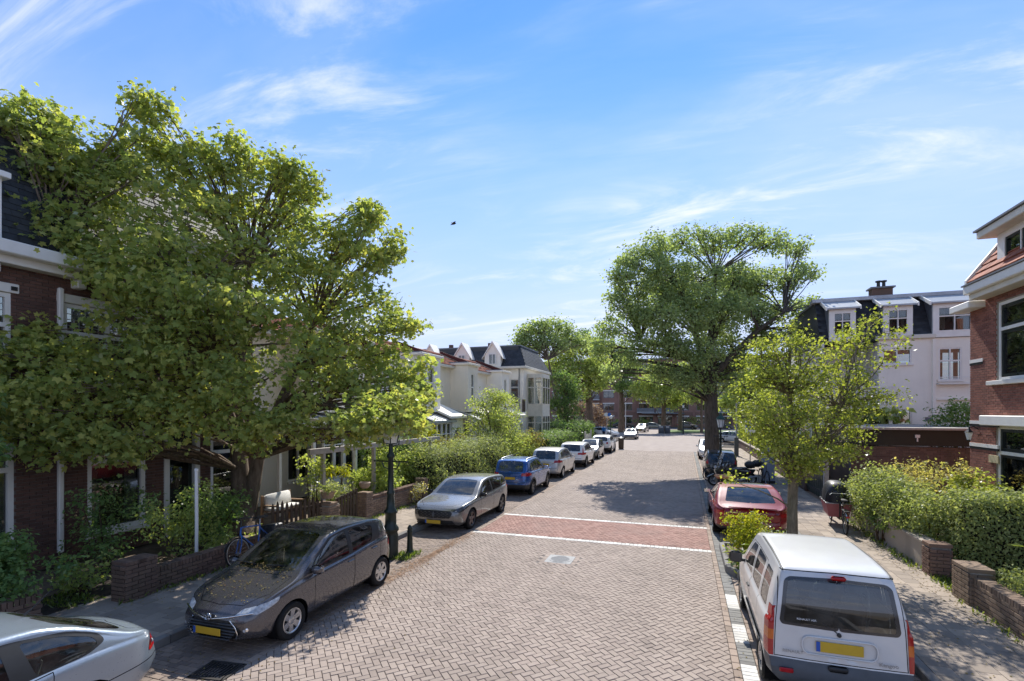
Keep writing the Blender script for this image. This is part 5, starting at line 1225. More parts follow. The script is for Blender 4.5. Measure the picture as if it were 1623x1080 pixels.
# ---- tall house with slate roof and three gables
g = thing('slate_house', 'white house with dark slate roof and three pointed gable dormers', 'house', (-24.5, 41.5, .1)); W_ = 11.3
FS = Face((0, 0), (1, 0), (0, -1)); hs_ = [(10.05, 10.85, 4.0, 6.2), (10.05, 10.85, .8, 2.9), (6.3, 7.3, 4.0, 6.0), (3.3, 4.3, 4.0, 6.0)]
wall(g, FS, W_, 0, 7.1, hs_, 'render_white')
for q in hs_: window(g, FS, *q, trans=q[2] + 1.5, rec=.1)
FE = Face((W_, .224), (0, 1), (1, 0)); he = [(1.2, 2.4, 4.0, 6.2), (4.2, 5.4, 4.0, 6.2), (1.2, 2.4, .8, 2.9)]; wall(g, FE, 8, 0, 7.1, he, 'render_white')
for q in he: window(g, FE, *q, trans=q[2] + 1.5, rec=.1)
MB().box((W_ / 2, 3.8, 7.2), (W_ + .7, 8.6, .2), bev=.02).build('gutter', 'cream_paint', g)
tiled(g, (-.2, -.3, 7.3), (W_ + .25, -.3, 7.3), (.4, 1.2, 9.25), (W_ - .75, 1.2, 9.25), 40, 12, 'slate', 'slate', .02, single=60)
tiled(g, (W_ + .25, -.3, 7.3), (W_ + .25, 8.2, 7.3), (W_ - .75, 1.2, 9.25), (W_ - .75, 6.8, 9.25), 26, 12, 'slate', 'slate', .02, single=20)
MB().box((W_ / 2 - .2, 4, 9.28), (W_ - .9, 5.8, .12)).build('roof_cap', 'lead', g); MB().prism([(-.1, 7.3), (W_ + .1, 7.3), (W_ - .85, 9.2), (.5, 9.2)], .9, 7.0, 'y').build('roof_body', 'slate', g)
for cx in (2.4, 5.6, 8.55):
    MB().prism([(cx - .75, 7.25), (cx + .75, 7.25), (cx + .75, 8.3), (cx, 9.35), (cx - .75, 8.3)], -.38, .9, 'y').build('gable', 'render_white', g)
    for s in (-1, 1): MB().prism([(cx + s * 1.0, 7.98), (cx + s * .94, 8.12), (cx, 9.58), (cx, 9.36)], -.5, .9, 'y').build('gable_board', 'white_paint', g)
    FG = Face((cx - .4, -.385), (1, 0), (0, -1)); window(g, FG, .05, .75, 7.5, 8.45, cols=2, rec=-.02, sill=None)
MB().box((10.9, -.06, 3.6), (.07, .07, 7.0)).build('downpipe', 'lead', g)
for cx in (2.9, 7.0): MB().box((cx, 3, 9.6), (.35, .3, .55)).build('chimney', 'brick_dark', g)
# glazed bay on its street side
gb = Face((W_ + 1.4, 1.0), (0, 1), (1, 0)); gs = Face((W_ + .05, 1.0), (1, 0), (0, -1))
for z0, z1 in ((.9, 3.0), (4.0, 6.4)):
    for i in range(3): window(g, gb, i * .8, (i + 1) * .8, z0, z1, rec=.0, fw=.06, sill=None, trans=z0 + 1.5, mat='cream_paint')
    for i in range(2): window(g, gs, i * .67, (i + 1) * .67, z0, z1, rec=.0, fw=.06, sill=None, trans=z0 + 1.5, mat='cream_paint')
for z0, z1 in ((0, .9), (3.0, 4.0), (6.4, 6.7)): MB().box((W_ + .72, 2.2, (z0 + z1) / 2), (1.4, 2.46, z1 - z0)).build('bay_panel', 'cream_paint', g)

# ---- brick flats closing the view
fl = thing('brick_flats', 'long red brick apartment block with white window heads closing the street', 'building', (-52, 118, 0)); LF = 84
FF = Face((0, 0), (1, 0), (0, -1)); st = 2.95; holes = []; specs = []
for i in range(20):
    a = 1.2 + i * 4.1
    for s in range(5):
        z = .7 + s * st
        bal = i % 4 in (2, 3)
        q = (a, a + (2.5 if not bal else 3.0), z if not bal else z - .3, z + 1.55); holes.append(q); specs.append((q, bal, s))
wall(fl, FF, LF, 0, 15.2, holes, 'brick_flats', .3)
for q, bal, s in specs:
    window(fl, FF, *q, cols=2, mat='black_green' if bal else 'lead', rec=.12, fw=.1, sill=None, curtain=(1 if (int(q[0] * 7) + s) % 3 else 2))
    FF.box(m := MB(), q[0] - .1, q[1] + .1, q[3] + .02, q[3] + .24, -.05, .06); m.build('window_head', 'white_paint', fl)
    if bal and s:
        FF.box(m := MB(), q[0] - .4, q[1] + .4, q[2] - .25, q[2] + .0, .02, 1.4); b = m.build('balcony', 'zinc', fl); FF.box(m := MB(), q[0] - .4, q[1] + .4, q[2] + .0, q[2] + .85, 1.32, 1.38); m.build('balcony_panel', 'lead', b)
for i in range(20): FF.box(m := MB(), .45 + i * 4.1, .85 + i * 4.1, 0, 15.2, .0, .12); m.build('pilaster', 'brick_flats', fl)
MB().box((LF / 2, 6, 15.3), (LF + .6, 13, .3)).build('roof', 'lead', fl); MB().box((LF / 2, 12, 7.5), (LF, .3, 15)).build('back_wall', 'brick_flats', fl)
for x in (0.1, LF - .1): MB().box((x, 6.35, 7.5), (.28, 12, 15)).build('end_wall', 'brick_flats', fl)
# entrance canopy
FF.box(m := MB(), 43, 52, 2.9, 3.15, .1, 2.2); m.build('entrance_canopy', 'lead', fl)

# ---- red brick house on the right
RX = 8.25; hr = thing('brick_house', 'red brick house on the right with dark green windows and white eaves', 'house', (RX, 9.5, .1)); RL = 9.5
FR = Face((0, RL), (0, -1), (-1, 0))                 # street side, running towards the camera
hr_ = [(1.35, 4.1, 4.25, 6.42), (1.32, 4.3, .75, 3.0), (6.2, 8.4, 4.25, 6.4), (6.2, 8.4, .75, 3.0)]
wall(hr, FR, RL, 0, 6.75, hr_, 'mortar'); brick_face(hr, (0, RL), (0, -1), (-1, 0), RL, .02, 6.72, 'brick_red', holes=hr_, single=300)
for q in hr_:
    up = q[2] > 3
    window(hr, FR, *q, cols=2 if not up else 1, trans=q[2] + (1.42 if up else 1.5), sash_mat='black_frame', sw=.085, rec=.10, fw=.09, curtain=2 if not up else 1, sill=None)
    FR.box(m := MB(), q[0] - .25, q[1] + .25, q[2] - .12, q[2], -.1, .14, .01); m.build('sill', 'render_grey', hr)
for q in hr_[1::2]: FR.box(m := MB(), q[0] - .4, q[1] + .4, 3.0, 3.28, -.05, .22, .02); m.build('window_cornice', 'white_paint', hr)
for z in (3.02, 2.35, 4.85): FR.box(m := MB(), .0, 1.45 if z < 4 else .7, z, z + .10, -.01, .035); m.build('white_band', 'white_paint', hr); FR.box(m := MB(), .0, 1.45 if z < 4 else .7, z - .07, z - .004, -.01, .03); m.build('dark_band', 'black_metal', hr)
FR.box(m := MB(), 1.05, 1.5, 1.95, 2.16, .02, .05); m.build('name_plate', 'plate_sand', hr) if 'plate_sand' in MATS else None
FR.box(m := MB(), .85, RL, 6.62, 6.78, -.1, .42, .01); m.build('soffit', 'cream_paint', hr)
FR.box(m := MB(), -.3, .82, 6.42, 6.62, -.1, .42, .02); m.build('lower_gutter', 'white_paint', hr); FR.box(m := MB(), .8, RL, 6.78, 7.02, -.1, .54, .02); m.build('gutter', 'white_paint', hr)
FR.box(m := MB(), .78, RL, 7.02, 7.06, -.12, .58); m.build('gutter_edge', 'lead', hr)
FRs = Face((10, RL), (-1, 0), (0, 1)); MB().box((5, RL - .11, 3.37), (9.8, .2, 6.7)).build('gable_wall', 'brick_red', hr); MB().box((5.1, .13, 3.37), (9.7, .2, 6.7)).build('near_wall', 'brick_red', hr); MB().box((9.9, RL / 2, 3.37), (.2, RL, 6.7)).build('back_wall', 'brick_red', hr)
tiled(hr, (-.45, RL - .85, 7.1), (-.45, 0, 7.1), (1.6, RL - .85, 9.9), (1.6, 0, 9.9), 36, 12, 'roof_tile', 'roof_tile', .06, single=120)
MB().quad((-.4, RL - .85, 7.05), (-.4, 0, 7.05), (1.6, 0, 9.85), (1.6, RL - .85, 9.85)).build('roof_deck', 'bitumen', hr); MB().prism([(-.5, 7.0), (-.5, 7.2), (1.55, 10.0), (1.6, 9.8)], RL - .9, RL - .8, 'y').build('verge', 'white_paint', hr)
MB().box((5.5, RL / 2, 9.9), (8, RL + .4, .1)).build('flat_roof', 'lead', hr); MB().prism([(-.3, 7.0), (9.9, 7.0), (9.9, 9.8), (1.7, 9.8)], RL - 1.0, RL - .91, 'y').build('gable_top', 'brick_red', hr)
FDm = Face((-.18, RL - 1.75), (0, -1), (-1, 0)); wall(hr, FDm, 3.2, 7.1, 8.2, [(.28, 1.75, 7.22, 8.08)], 'white_paint', .14, 'dormer'); window(hr, FDm, .28, 1.75, 7.22, 8.08, cols=2, rec=.06, sash_mat='black_frame', sw=.06, fw=.05, sill=None)
FDm.box(m := MB(), .0, .06, 7.1, 8.18, -.9, -.14); m.build('dormer_cheek', 'white_paint', hr)
FDm.box(m := MB(), -.28, 3.4, 8.2, 8.40, -1.2, .34, .02); m.build('dormer_roof', 'cream_paint', hr); FDm.box(m := MB(), -.32, 3.4, 8.40, 8.45, -1.3, .40); m.build('dormer_roofing', 'lead', hr)
# wall lantern
wl = thing('wall_lantern', 'small black carriage lantern on the corner of the red brick house', 'lantern', (RX - .02, 18.55, 2.75))
MB().tube([(0, 0, .22), (-.12, 0, .30), (-.22, 0, .24)], .014, 6).build('bracket', 'black_metal', wl); MB().lathe([(.05, -.1), (.10, .12)], 6, None, (-.22, 0, 0)).build('glass', 'frosted_glass', wl); MB().lathe([(.12, .12), (.05, .2), (.015, .25), (.02, .28)], 6, None, (-.22, 0, 0)).build('cap', 'black_metal', wl); MB().lathe([(.03, -.14), (.06, -.1)], 6, None, (-.22, 0, 0)).build('base', 'black_metal', wl)

# ---- white building behind, on the right
wb = thing('white_building', 'pale rendered building with slate mansard and white dormers behind the garage', 'building', (6.9, 30.5, .1)); WL = 11.5
FW = Face((0, 0), (1, 0), (0, -1)); zt_ = 7.05
FM = Face((2.54, 0), (1, 0), (0, -1)); hw_ = [(2.70, 3.95, 5.80, 6.58), (5.05, 6.0, 4.95, 6.55), (2.75, 3.95, 1.9, 3.5)]
wall(wb, FM, WL - 2.54, 0, zt_, [(a - 2.54, b - 2.54, c, d) for a, b, c, d in hw_], 'render_white'); MB().box((1.9, 2.0, 3.5), (4.1, .2, 7.0)).build('recessed_wall', 'render_grey', wb); MB().box((2.62, 1.06, 3.5), (.13, 1.65, 7.0)).build('return_wall', 'render_grey', wb); window(wb, FW, *hw_[0], cols=2, rec=.08); window(wb, FW, *hw_[1], cols=2, trans=5.9, rec=.08, curtain=1); window(wb, FW, *hw_[2], cols=2, rec=.08)
MB().box((4.85, -.05, 3.5), (.14, .12, 7.0)).build('corner_strip', 'render_white', wb)
FW.box(m := MB(), 4.95, 11.5, 3.95, 4.03, 0, .1); m.build('string_course', 'render_white', wb); FW.box(m := MB(), 4.98, 6.3, 4.72, 4.8, .02, .28); bl = m.build('window_ledge', 'white_paint', wb)
FW.box(m := MB(), 4.98, 6.6, 5.05, 5.09, .24, .28); m.build('ledge_rail', 'white_paint', wb)
FW.box(m := MB(), 4.5, 4.75, 2.9, 3.1, .0, .03); m.build('vent', 'lead', wb)
FW.box(m := MB(), 2.4, 4.9, zt_, zt_ + .2, -.2, .16, .02); m.build('cornice', 'cream_paint', wb)
tiled(wb, (-.1, .0, zt_ + .2), (WL, .0, zt_ + .2), (-.1, 1.1, 9.35), (WL, 1.1, 9.35), 42, 12, 'slate', 'slate', .02, single=80); MB().prism([(.08, zt_), (1.12, 9.33), (8, 9.33), (8, zt_)], -.08, WL - .02, 'x').build('roof_body', 'slate', wb)
FW.box(m := MB(), -.3, WL, 9.3, 9.5, -1.4, -.75, .02); m.build('roof_edge', 'zinc', wb); MB().box((5.6, 4.5, 9.4), (WL, 6.8, .12)).build('flat_roof', 'lead', wb)
for a, wd in ((.3, 1.2), (2.7, 1.25), (4.78, 1.75)):
    Fd = Face((a, -.12), (1, 0), (0, -1)); n = 2 if wd > 2 else 1; hh = [(.2 + i * wd / n, wd / n * (i + 1) - .2, zt_ + .3, 8.55) for i in range(n)]
    wall(wb, Fd, wd, zt_ + .02, 8.75, hh, 'white_paint', .12, 'dormer')
    for q in hh: window(wb, Fd, *q, cols=2, rec=.05, fw=.05, trans=q[2] + .75, curtain=1, sill=None)
    for e in (0, wd - .06): MB().prism([(.0, zt_ + .1), (.0, 8.75), (1.1, 9.3)], a + e, a + e + .06, 'x').build('dormer_cheek', 'lead', wb)
    MB().prism([(-.3, 8.72), (-.3, 8.80), (1.0, 9.42), (1.0, 9.34)], a - .15, a + wd + .15, 'x').build('dormer_roof', 'zinc', wb)
    for e in (-.2, wd + .14): MB().prism([(-.32, 8.66), (-.32, 8.84), (1.0, 9.46), (1.0, 9.28)], a + e, a + e + .06, 'x').build('dormer_verge', 'white_paint', wb)
ch = MB().box((3.3, 2.2, 9.75), (.95, .6, .75)).build('chimney', 'brick_garden', wb); MB().box((3.3, 2.2, 10.15), (1.15, .8, .08)).build('chimney_cap', 'lead', ch)
for x in (3.2, 3.45): MB().lathe([(.09, 0), (.08, .28), (.15, .32), (.15, .38)], 10, None, (x, 2.2, 10.19)).build('chimney_pot', 'black_metal', ch)
MB().box((0, 4, 3.5), (.2, 8, 7)).build('side_wall', 'render_grey', wb); MB().box((WL - .12, 4.25, 3.5), (.2, 8, 7)).build('far_side_wall', 'render_grey', wb)
# lower wing with balcony left of it, behind the young tree
bw = thing('balcony_house', 'grey house with white balcony railing partly hidden by the young tree', 'house', (.9, 33.5, .1)); bw.location = (7.0, 33.0, .1)
FBh = Face((-4.2 + 3.4, 0), (1, 0), (0, -1)); hb_ = [(.5, 1.3, 3.6, 5.4), (.4, 1.3, .6, 2.4)]; wall(bw, FBh, 1.9, 0, 6.9, hb_, 'render_grey')
for q in hb_: window(bw, FBh, *q, cols=2, rec=.08)
for s in np.arange(-.7, 3.0, .17): MB().box((s, -3.0, 4.15), (.06, .05, .9)).build('baluster', 'white_paint', bw)
MB().box((1.1, -3.0, 4.62), (3.9, .1, .08)).build('hand_rail', 'white_paint', bw); MB().box((1.1, -1.5, 3.6), (3.9, 3.0, .16)).build('balcony_deck', 'render_white', bw)
for s in (-.6, 2.8): MB().box((s, -2.9, 1.8), (.15, .15, 3.6)).build('balcony_post', 'white_paint', bw)
MB().box((.15, 1.2, 7.0), (2.3, 3.2, .25)).build('roof', 'lead', bw)

# ---- flat-roofed garage and gates
ga = thing('garage', 'flat roofed garage with dark fascia and brick front on the right', 'garage', (6.4, 23.8, .1)); FGa = Face((0, 0), (1, 0), (0, -1))
wall(ga, FGa, 5.2, 0, 2.0, [], 'mortar_dark'); brick_face(ga, (0, 0), (1, 0), (0, -1), 5.2, .02, 1.98, 'brick_garden', single=120)
MB().box((2.6, 3.0, 2.35), (5.4, 6.2, .62)).build('fascia', 'black_green', ga); MB().box((2.6, 2.95, 2.71), (5.7, 6.6, .09), bev=.01).build('roof', 'grey_wood', ga); MB().box((0.11, 3.25, 1.0), (.2, 6, 1.98)).build('side_wall', 'brick_garden', ga)
for x in (2.2, 3.9): fx = MB().box((x, -.14, 2.42), (.16, .06, .12), bev=.01).build('floodlight', 'white_paint', ga); MB().box((x, -.13, 2.29), (.04, .04, .16)).build('floodlight_arm', 'white_paint', fx)
gt = thing('yard_gate', 'black double yard gate with pale post beside the right pavement', 'gate', (5.0, 24.0, .1))
for i in range(14): MB().box((0, -2.2 + i * .3, .85), (.05, .28, 1.6)).build('board', 'black_green', gt)
for y in (-2.45, 2.1): MB().box((0, y, .9), (.16, .16, 1.8), bev=.01).build('post', 'grey_wood', gt)
for z in (.3, 1.4): MB().box((-.045, -.2, z), (.03, 4.2, .1)).build('rail', 'black_metal', gt)
# ================================================================== trees, hedges, plants
def unit(a): return a / np.maximum(np.linalg.norm(a, axis=-1, keepdims=True), 1e-9)
def tmpl(kind):
    if kind == 'maple':
        v = [(0, 0, 0)]; f = []
        for ang, ln, wd in ((90, 1.0, .46), (40, .84, .42), (140, .84, .42), (-14, .52, .3), (194, .52, .3)):
            a = R(ang); d = np.array((math.cos(a), math.sin(a))); n = np.array((-d[1], d[0])); k = len(v)
            for q, z in ((d * ln * .5 + n * wd * .62, .04), (d * ln, -.10), (d * ln * .5 - n * wd * .62, .04)): v.append((q[0], q[1] - .0, z))
            f.append((0, k + 2, k + 1, k))
        return np.array(v, float), np.array(f)
    if kind == 'oval': return np.array([(0, 0, 0), (.30, .48, .08), (0, 1, -.05), (-.30, .48, .08)], float), np.array([(0, 1, 2, 3)])
    if kind == 'long': return np.array([(0, 0, 0), (.13, .45, .05), (0, 1, -.14), (-.13, .45, .05)], float), np.array([(0, 1, 2, 3)])
    if kind == 'wide': return np.array([(0, 0, 0), (.42, .42, .1), (.22, .9, -.02), (-.22, .9, -.02), (-.42, .42, .1)], float)[[0, 1, 2, 4]], np.array([(0, 1, 2, 3)])
TM = {k: tmpl(k) for k in ('maple', 'oval', 'long', 'wide')}
def leaves(name, P, N, size, kind, mat, parent, droop=.35, rg=rng, T=None):
    n = len(P); tv, tf = TM[kind]; P = np.asarray(P); N = unit(np.asarray(N))
    t = rg.normal(size=(n, 3)); t[:, 2] -= droop * 1.5
    if T is not None: t = T + t * .35
    t = unit(t - N * (t * N).sum(1, keepdims=True)); b = np.cross(t, N); s = (size * rg.uniform(.5, 1.35, n))[:, None, None]
    V = P[:, None, :] + s * (tv[None, :, 0, None] * b[:, None] + tv[None, :, 1, None] * t[:, None] + tv[None, :, 2, None] * N[:, None])
    k = len(tv); F = (tf[None] + (np.arange(n) * k)[:, None, None]).reshape(-1, tf.shape[1])
    return np_mesh(name, V.reshape(-1, 3), F, mat, parent)
def lobe_points(c, r, tips, per, spread, rg, flat=.85, lift=.55):
    d = unit(rg.normal(size=(tips, 3))); q = np.array(c) + d * (np.array((1, 1, flat)) * r) * (rg.uniform(.12, 1, tips)**.42)[:, None]
    P = np.repeat(q, per, 0) + rg.normal(size=(tips * per, 3)) * spread * np.array((1, 1, .7)); D = np.repeat(d, per, 0)
    N = D * .55 + np.array((0, 0, lift)) + rg.normal(size=(tips * per, 3)) * .55
    return P, N, q
def tree(name, label, base, lobes, stem, kind, size, mat, bark, tips=60, per=12, spread=.22, seed=1, group=None, cat='tree', flat=.85, seeds=None, fork=.45, twig=.012, bw=.05, extra_stem=(), lift=.55, crown_name='crown'):
    """stem: trunk centre line [(x,y,z,r)...] relative to base; lobes: (x,y,z,r) relative to base"""
    rg = np.random.default_rng(seed); root = thing(name, label, cat, base, 0, group)
    tr = MB(); pts = [Vector(s[:3]) for s in stem]; tr.tube(pts, [s[3] for s in stem], 12)
    for es in extra_stem: tr.tube([Vector(s[:3]) for s in es], [s[3] for s in es], 10)
    tr.build('trunk', bark, root, 60)
    allstem = [(Vector(s[:3]), s[3]) for s in stem] + [(Vector(s[:3]), s[3]) for es in extra_stem for s in es]
    br = MB(); AP, AN = [], []; SP = []; full = []
    for L_ in lobes:                                   # break each lobe up: a smaller core and clumps standing out of it
        if L_[3] < .4: full.append(L_); continue
        full.append((*L_[:3], L_[3] * .82))
        for _ in range(5):
            d_ = unit(rg.normal(size=3)) * L_[3] * rg.uniform(.7, 1.02); full.append((L_[0] + d_[0], L_[1] + d_[1], L_[2] + d_[2] * .8, L_[3] * rg.uniform(.26, .44)))
    for L_ in full:
        c = Vector(L_[:3]); r = L_[3]
        P, N, q = lobe_points(c, r, max(6, int(tips * r * r)), per, spread, rg, flat, lift); AP.append(P); AN.append(N)
        if seeds: SP.append(q[rg.random(len(q)) < seeds])
        # limb: from the stem point that is below the lobe and nearest to it
        cand = [s for s in allstem if s[0].z < c.z - .15] or allstem[:1]
        s0, sr = min(cand, key=lambda s: (s[0] - c).length + (0.6 * max(0, s[0].z - c.z + 1)))
        mid = s0.lerp(c, .5) + Vector((rg.normal() * .12, rg.normal() * .12, .12)) * (c - s0).length * .35
        r0 = min(sr * .6, bw * (.5 + r)); br.tube([s0, s0.lerp(mid, .5) + Vector(rg.normal(size=3)) * .04, mid, mid.lerp(c, .6) + Vector(rg.normal(size=3)) * .05, c], [r0, r0 * .8, r0 * .6, r0 * .4, r0 * .25], 6, False)
        for k in range(0, len(q), 4):
            e = Vector(q[k]); mm = mid.lerp(c, rg.uniform(.2, 1)); br.tube([mm, mm.lerp(e, .5) + Vector(rg.normal(size=3)) * .05, e], [twig * 1.6, twig, twig * .4], 3, False)
    br.build('branches', bark, root, 60)
    leaves(crown_name, np.concatenate(AP), np.concatenate(AN), size, kind, mat, root, rg=rg)
    if seeds:
        S = np.concatenate(SP); S = np.repeat(S, 9, 0) + rg.normal(size=(len(S) * 9, 3)) * np.array((.07, .07, .09)) - np.array((0, 0, .06))
        leaves('seed_clusters', S, rg.normal(size=S.shape), size * .52, 'long', 'leaf_seed', root, droop=1.2, rg=rg)['kind'] = 'stuff'
    return root
def rel(base, L): b = Vector(base); return [(*(at(px, py, d) - b), r) for px, py, d, r in L]
def bush(name, label, c, rad, n=14, leaf='oval', size=.07, mat='leaf_mid', seed=1, tips=40, per=9, cat='bush', group=None, spread=.08, stems=6, z0=.1, flowers=None, droop=.35, lift=.55):
    """leafy shrub: uneven lumps over woody stems; c is the middle of the foliage"""
    rg = np.random.default_rng(seed); base = Vector((c[0], c[1], z0)); root = thing(name, label, cat, base, 0, group); rx, ry, rz = rad
    AP, AN, Q = [], [], []; m = MB()
    for i in range(n):
        d = unit(rg.normal(size=3)); k = rg.uniform(.3, .95); cc = np.array((d[0] * rx * k, d[1] * ry * k, c[2] - z0 + d[2] * rz * k)); r = rg.uniform(.28, .55) * min(rx, ry, rz) * 1.25
        P, N, q = lobe_points(cc, r, max(5, int(tips * r * r * 4)), per, spread, rg, .9, lift); AP.append(P); AN.append(N); Q.append(q)
        if i < stems: m.tube([(rg.normal() * .08, rg.normal() * .08, -.05), tuple(cc * np.array((.5, .5, .45)) + rg.normal(size=3) * .04), tuple(cc)], [.022, .015, .006], 5, False)
    P = np.concatenate(AP); N = np.concatenate(AN); keep = P[:, 2] > .02; P, N = P[keep], N[keep]
    m.build('stems', 'twig', root); leaves('foliage', P, N, size, leaf, mat, root, droop=droop, rg=rg)
    if flowers:
        fm, cnt, fs = flowers; Q = np.concatenate(Q); Q = Q[rg.permutation(len(Q))[:cnt]]; Q = np.repeat(Q, 6, 0) + rg.normal(size=(min(cnt, len(Q) if False else cnt) * 6, 3))[:len(Q) * 6] * fs * .5
        me = leaves('flowers', Q, rg.normal(size=Q.shape) + np.array((0, 0, .8)), fs, 'wide', 'leaf_seed', root, rg=rg); me.data.materials[0] = MATS[fm]; me['kind'] = 'stuff'
    return root
def hedge(name, label, x0, x1, y0, y1, z0, z1, size=.06, mat='leaf_hedge', dens=900, seed=1, leaf='oval', rough=.07, group=None, cat='hedge'):
    """clipped or loose hedge: dark inner box added to stop light, leaves over every face"""
    rg = np.random.default_rng(seed); c = Vector(((x0 + x1) / 2, (y0 + y1) / 2, z0)); root = thing(name, label, cat, c, 0, group)
    sx, sy, sz = x1 - x0, y1 - y0, z1 - z0; k = .16
    n = max(3, int(max(sx, sy) / .5)); cm = MB()
    cm.box((0, 0, sz / 2 - .05), (max(.1, sx - 2 * k), max(.1, sy - 2 * k), max(.1, sz - k)), bev=.1); cm.build('light_stop_core', 'hedge_core', root)  # dark box added inside the foliage so light does not pass through
    AP, AN = [], []
    for ax, sg, A in ((0, 1, sy * sz), (0, -1, sy * sz), (1, 1, sx * sz), (1, -1, sx * sz), (2, 1, sx * sy)):
        n = int(A * dens); P = np.stack([rg.uniform(-sx / 2, sx / 2, n), rg.uniform(-sy / 2, sy / 2, n), rg.uniform(0, sz, n)], 1); h = (sx / 2, sy / 2, sz)[ax]
        wob = rough * (np.sin(P @ np.array((2.1, 1.7, 2.9)) + seed) + np.sin(P @ np.array((5.3, -4.1, 6.2)) + 2 * seed) * .6)
        P[:, ax] = sg * h + sg * (wob - np.abs(rg.normal(size=n)) * .09 + .03); N = rg.normal(size=(n, 3)) * .5; N[:, ax] += sg * .8; N[:, 2] += .45
        if ax == 2: P[:, 2] = sz + wob - np.abs(rg.normal(size=n)) * .07 + rg.exponential(rough * .5, n)
        sh = rg.random(n) < .05; P[sh, ax] += sg * rg.uniform(.03, .16, sh.sum()); AP.append(P); AN.append(N)
    leaves('foliage', np.concatenate(AP), np.concatenate(AN), size, leaf, mat, root, rg=rg); return root
m_plain('hedge_core', (0.020, 0.020, 0.010), 0.95, 0.3, 12)

# ---- the big maple
MBASE = (-12.1, 11.15, .1)
ML = [(28,165,11.3,.3),(35,200,11.3,.5),(10,270,11,.45),(95,200,11.8,.5),(75,262,11.5,.75),(130,262,12,.8),(110,320,11.5,.9),(185,300,12,.95),(170,240,12.2,.5),
 (240,172,12.6,.42),(245,215,12.8,.62),(262,270,12.8,.95),(320,250,13.2,.6),(345,300,13.3,1.0),(358,225,13.4,.28),(395,255,13.8,.62),(440,270,14,.62),(470,300,14.2,.55),(430,330,14,1.0),
 (300,350,12,1.2),(210,365,11.5,1.1),(140,380,11.2,.8),(490,380,14,1.05),(545,380,14.6,.8),(590,345,15,.48),(612,390,15,.5),(575,420,14.6,.8),(400,410,12.6,1.25),
 (290,440,11.2,1.15),(200,430,11,.95),(120,420,11,.6),(500,460,13.4,1.2),(590,480,14.6,.75),(640,512,14.8,.5),(560,520,13.8,1.0),(610,560,14.2,.8),(648,590,14.2,.55),(440,510,12.2,1.15),
 (350,500,11.4,1.1),(250,510,11,.9),(190,480,11,.6),(500,590,12.6,1.05),(400,600,11.6,1.0),(300,590,11,1.0),(210,570,10.6,.75),(590,620,13.4,.8),(640,655,12.2,.6),(650,665,11.4,.3),(600,680,11.4,.32),(628,655,11.2,.34),(655,625,13.4,.5),(580,660,11.4,.5),(60,545,10.5,.5),
 (560,665,12.6,.7),(560,690,12,.35),(480,670,12,.75),(390,670,11.4,.8),(300,670,11,.8),(210,650,10.6,.8),(130,640,10.3,.75),(60,610,10,.7),(10,560,9.8,.5),(20,650,9.6,.7),(110,575,10.6,.45),(90,700,10,.55),(180,710,10.4,.5),
 (330,400,15.5,1.5),(230,400,15,1.3),(450,450,15.8,1.4),(350,560,15,1.3),(520,560,15.4,1.1),(260,520,14.5,1.2),(430,350,15.8,1.2)]
tree('maple_tree', 'large spreading maple with yellowish seed clusters shading the dark grey hatchback', MBASE, rel(MBASE, ML),
    [(.15, -.1, -.1, .56), (.1, -.05, .25, .38), (.02, 0, .9, .27), (-.1, .05, 1.7, .23), (-.25, .1, 2.6, .21), (-.3, .1, 3.6, .2), (-.2, .1, 4.8, .16), (0, .2, 6.2, .11), (.1, .2, 7.6, .06)],
    'maple', .105, 'leaf_maple', 'bark_maple', tips=25, per=17, spread=.19, seed=3, seeds=.5, bw=.06,
    extra_stem=([(.14, .05, .3, .26), (.26, .12, 1.0, .2), (.36, .25, 2.0, .17), (.7, .5, 3.2, .15), (1.2, .8, 4.6, .12), (1.5, 1.2, 6, .07)], [(-.25, .1, 2.6, .16), (.3, -.8, 3.6, .13), (.8, -1.6, 4.8, .1), (1.0, -2.4, 6.2, .06)], [(-.3, .1, 3.4, .15), (-.6, -1.2, 4.6, .12), (-.9, -2.6, 5.8, .09), (-1.3, -3.8, 7.0, .05)]))
# ---- elm on the right, down the street
EB = (1.6, 33.3, .0)
EL = [(1000,410,30,1.0),(1035,390,30,1.2),(1080,385,31,1.2),(1130,385,32,1.3),(1180,378,32,1.2),(1225,385,32,1.1),(1262,395,33,.8),(1275,430,33,.8),(1250,440,32,1.1),(985,440,29.5,.8),(1010,450,30,1.3),(1060,440,30,1.6),(1115,440,31,1.7),(1170,440,32,1.7),(1215,450,32,1.5),
 (975,475,30,.7),(1000,495,30,1.1),(1045,495,29,1.5),(1095,500,29.5,1.7),(1150,500,30,1.6),(1205,500,31,1.4),(1250,490,32,1.1),(1285,485,33,.7),(965,520,30,.8),(955,550,30,.6),(1010,540,30,.9),(1060,550,29.5,1.3),(1110,555,30,1.4),(1160,550,31,1.2),(1210,540,31.5,1.0),(1250,525,32,.8),
 (1080,595,30,.8),(1125,595,31,.8),(1100,470,34.5,1.8),(1170,470,35,1.8),(1050,470,34,1.5),(1130,530,34.5,1.5),(1145,575,32,.7),(970,590,30,.4),(1080,605,30,.6),(1120,612,31,.6),(1040,590,30,.6),(1160,598,31,.6),(1000,570,30,.7),(1185,575,31,.7)]
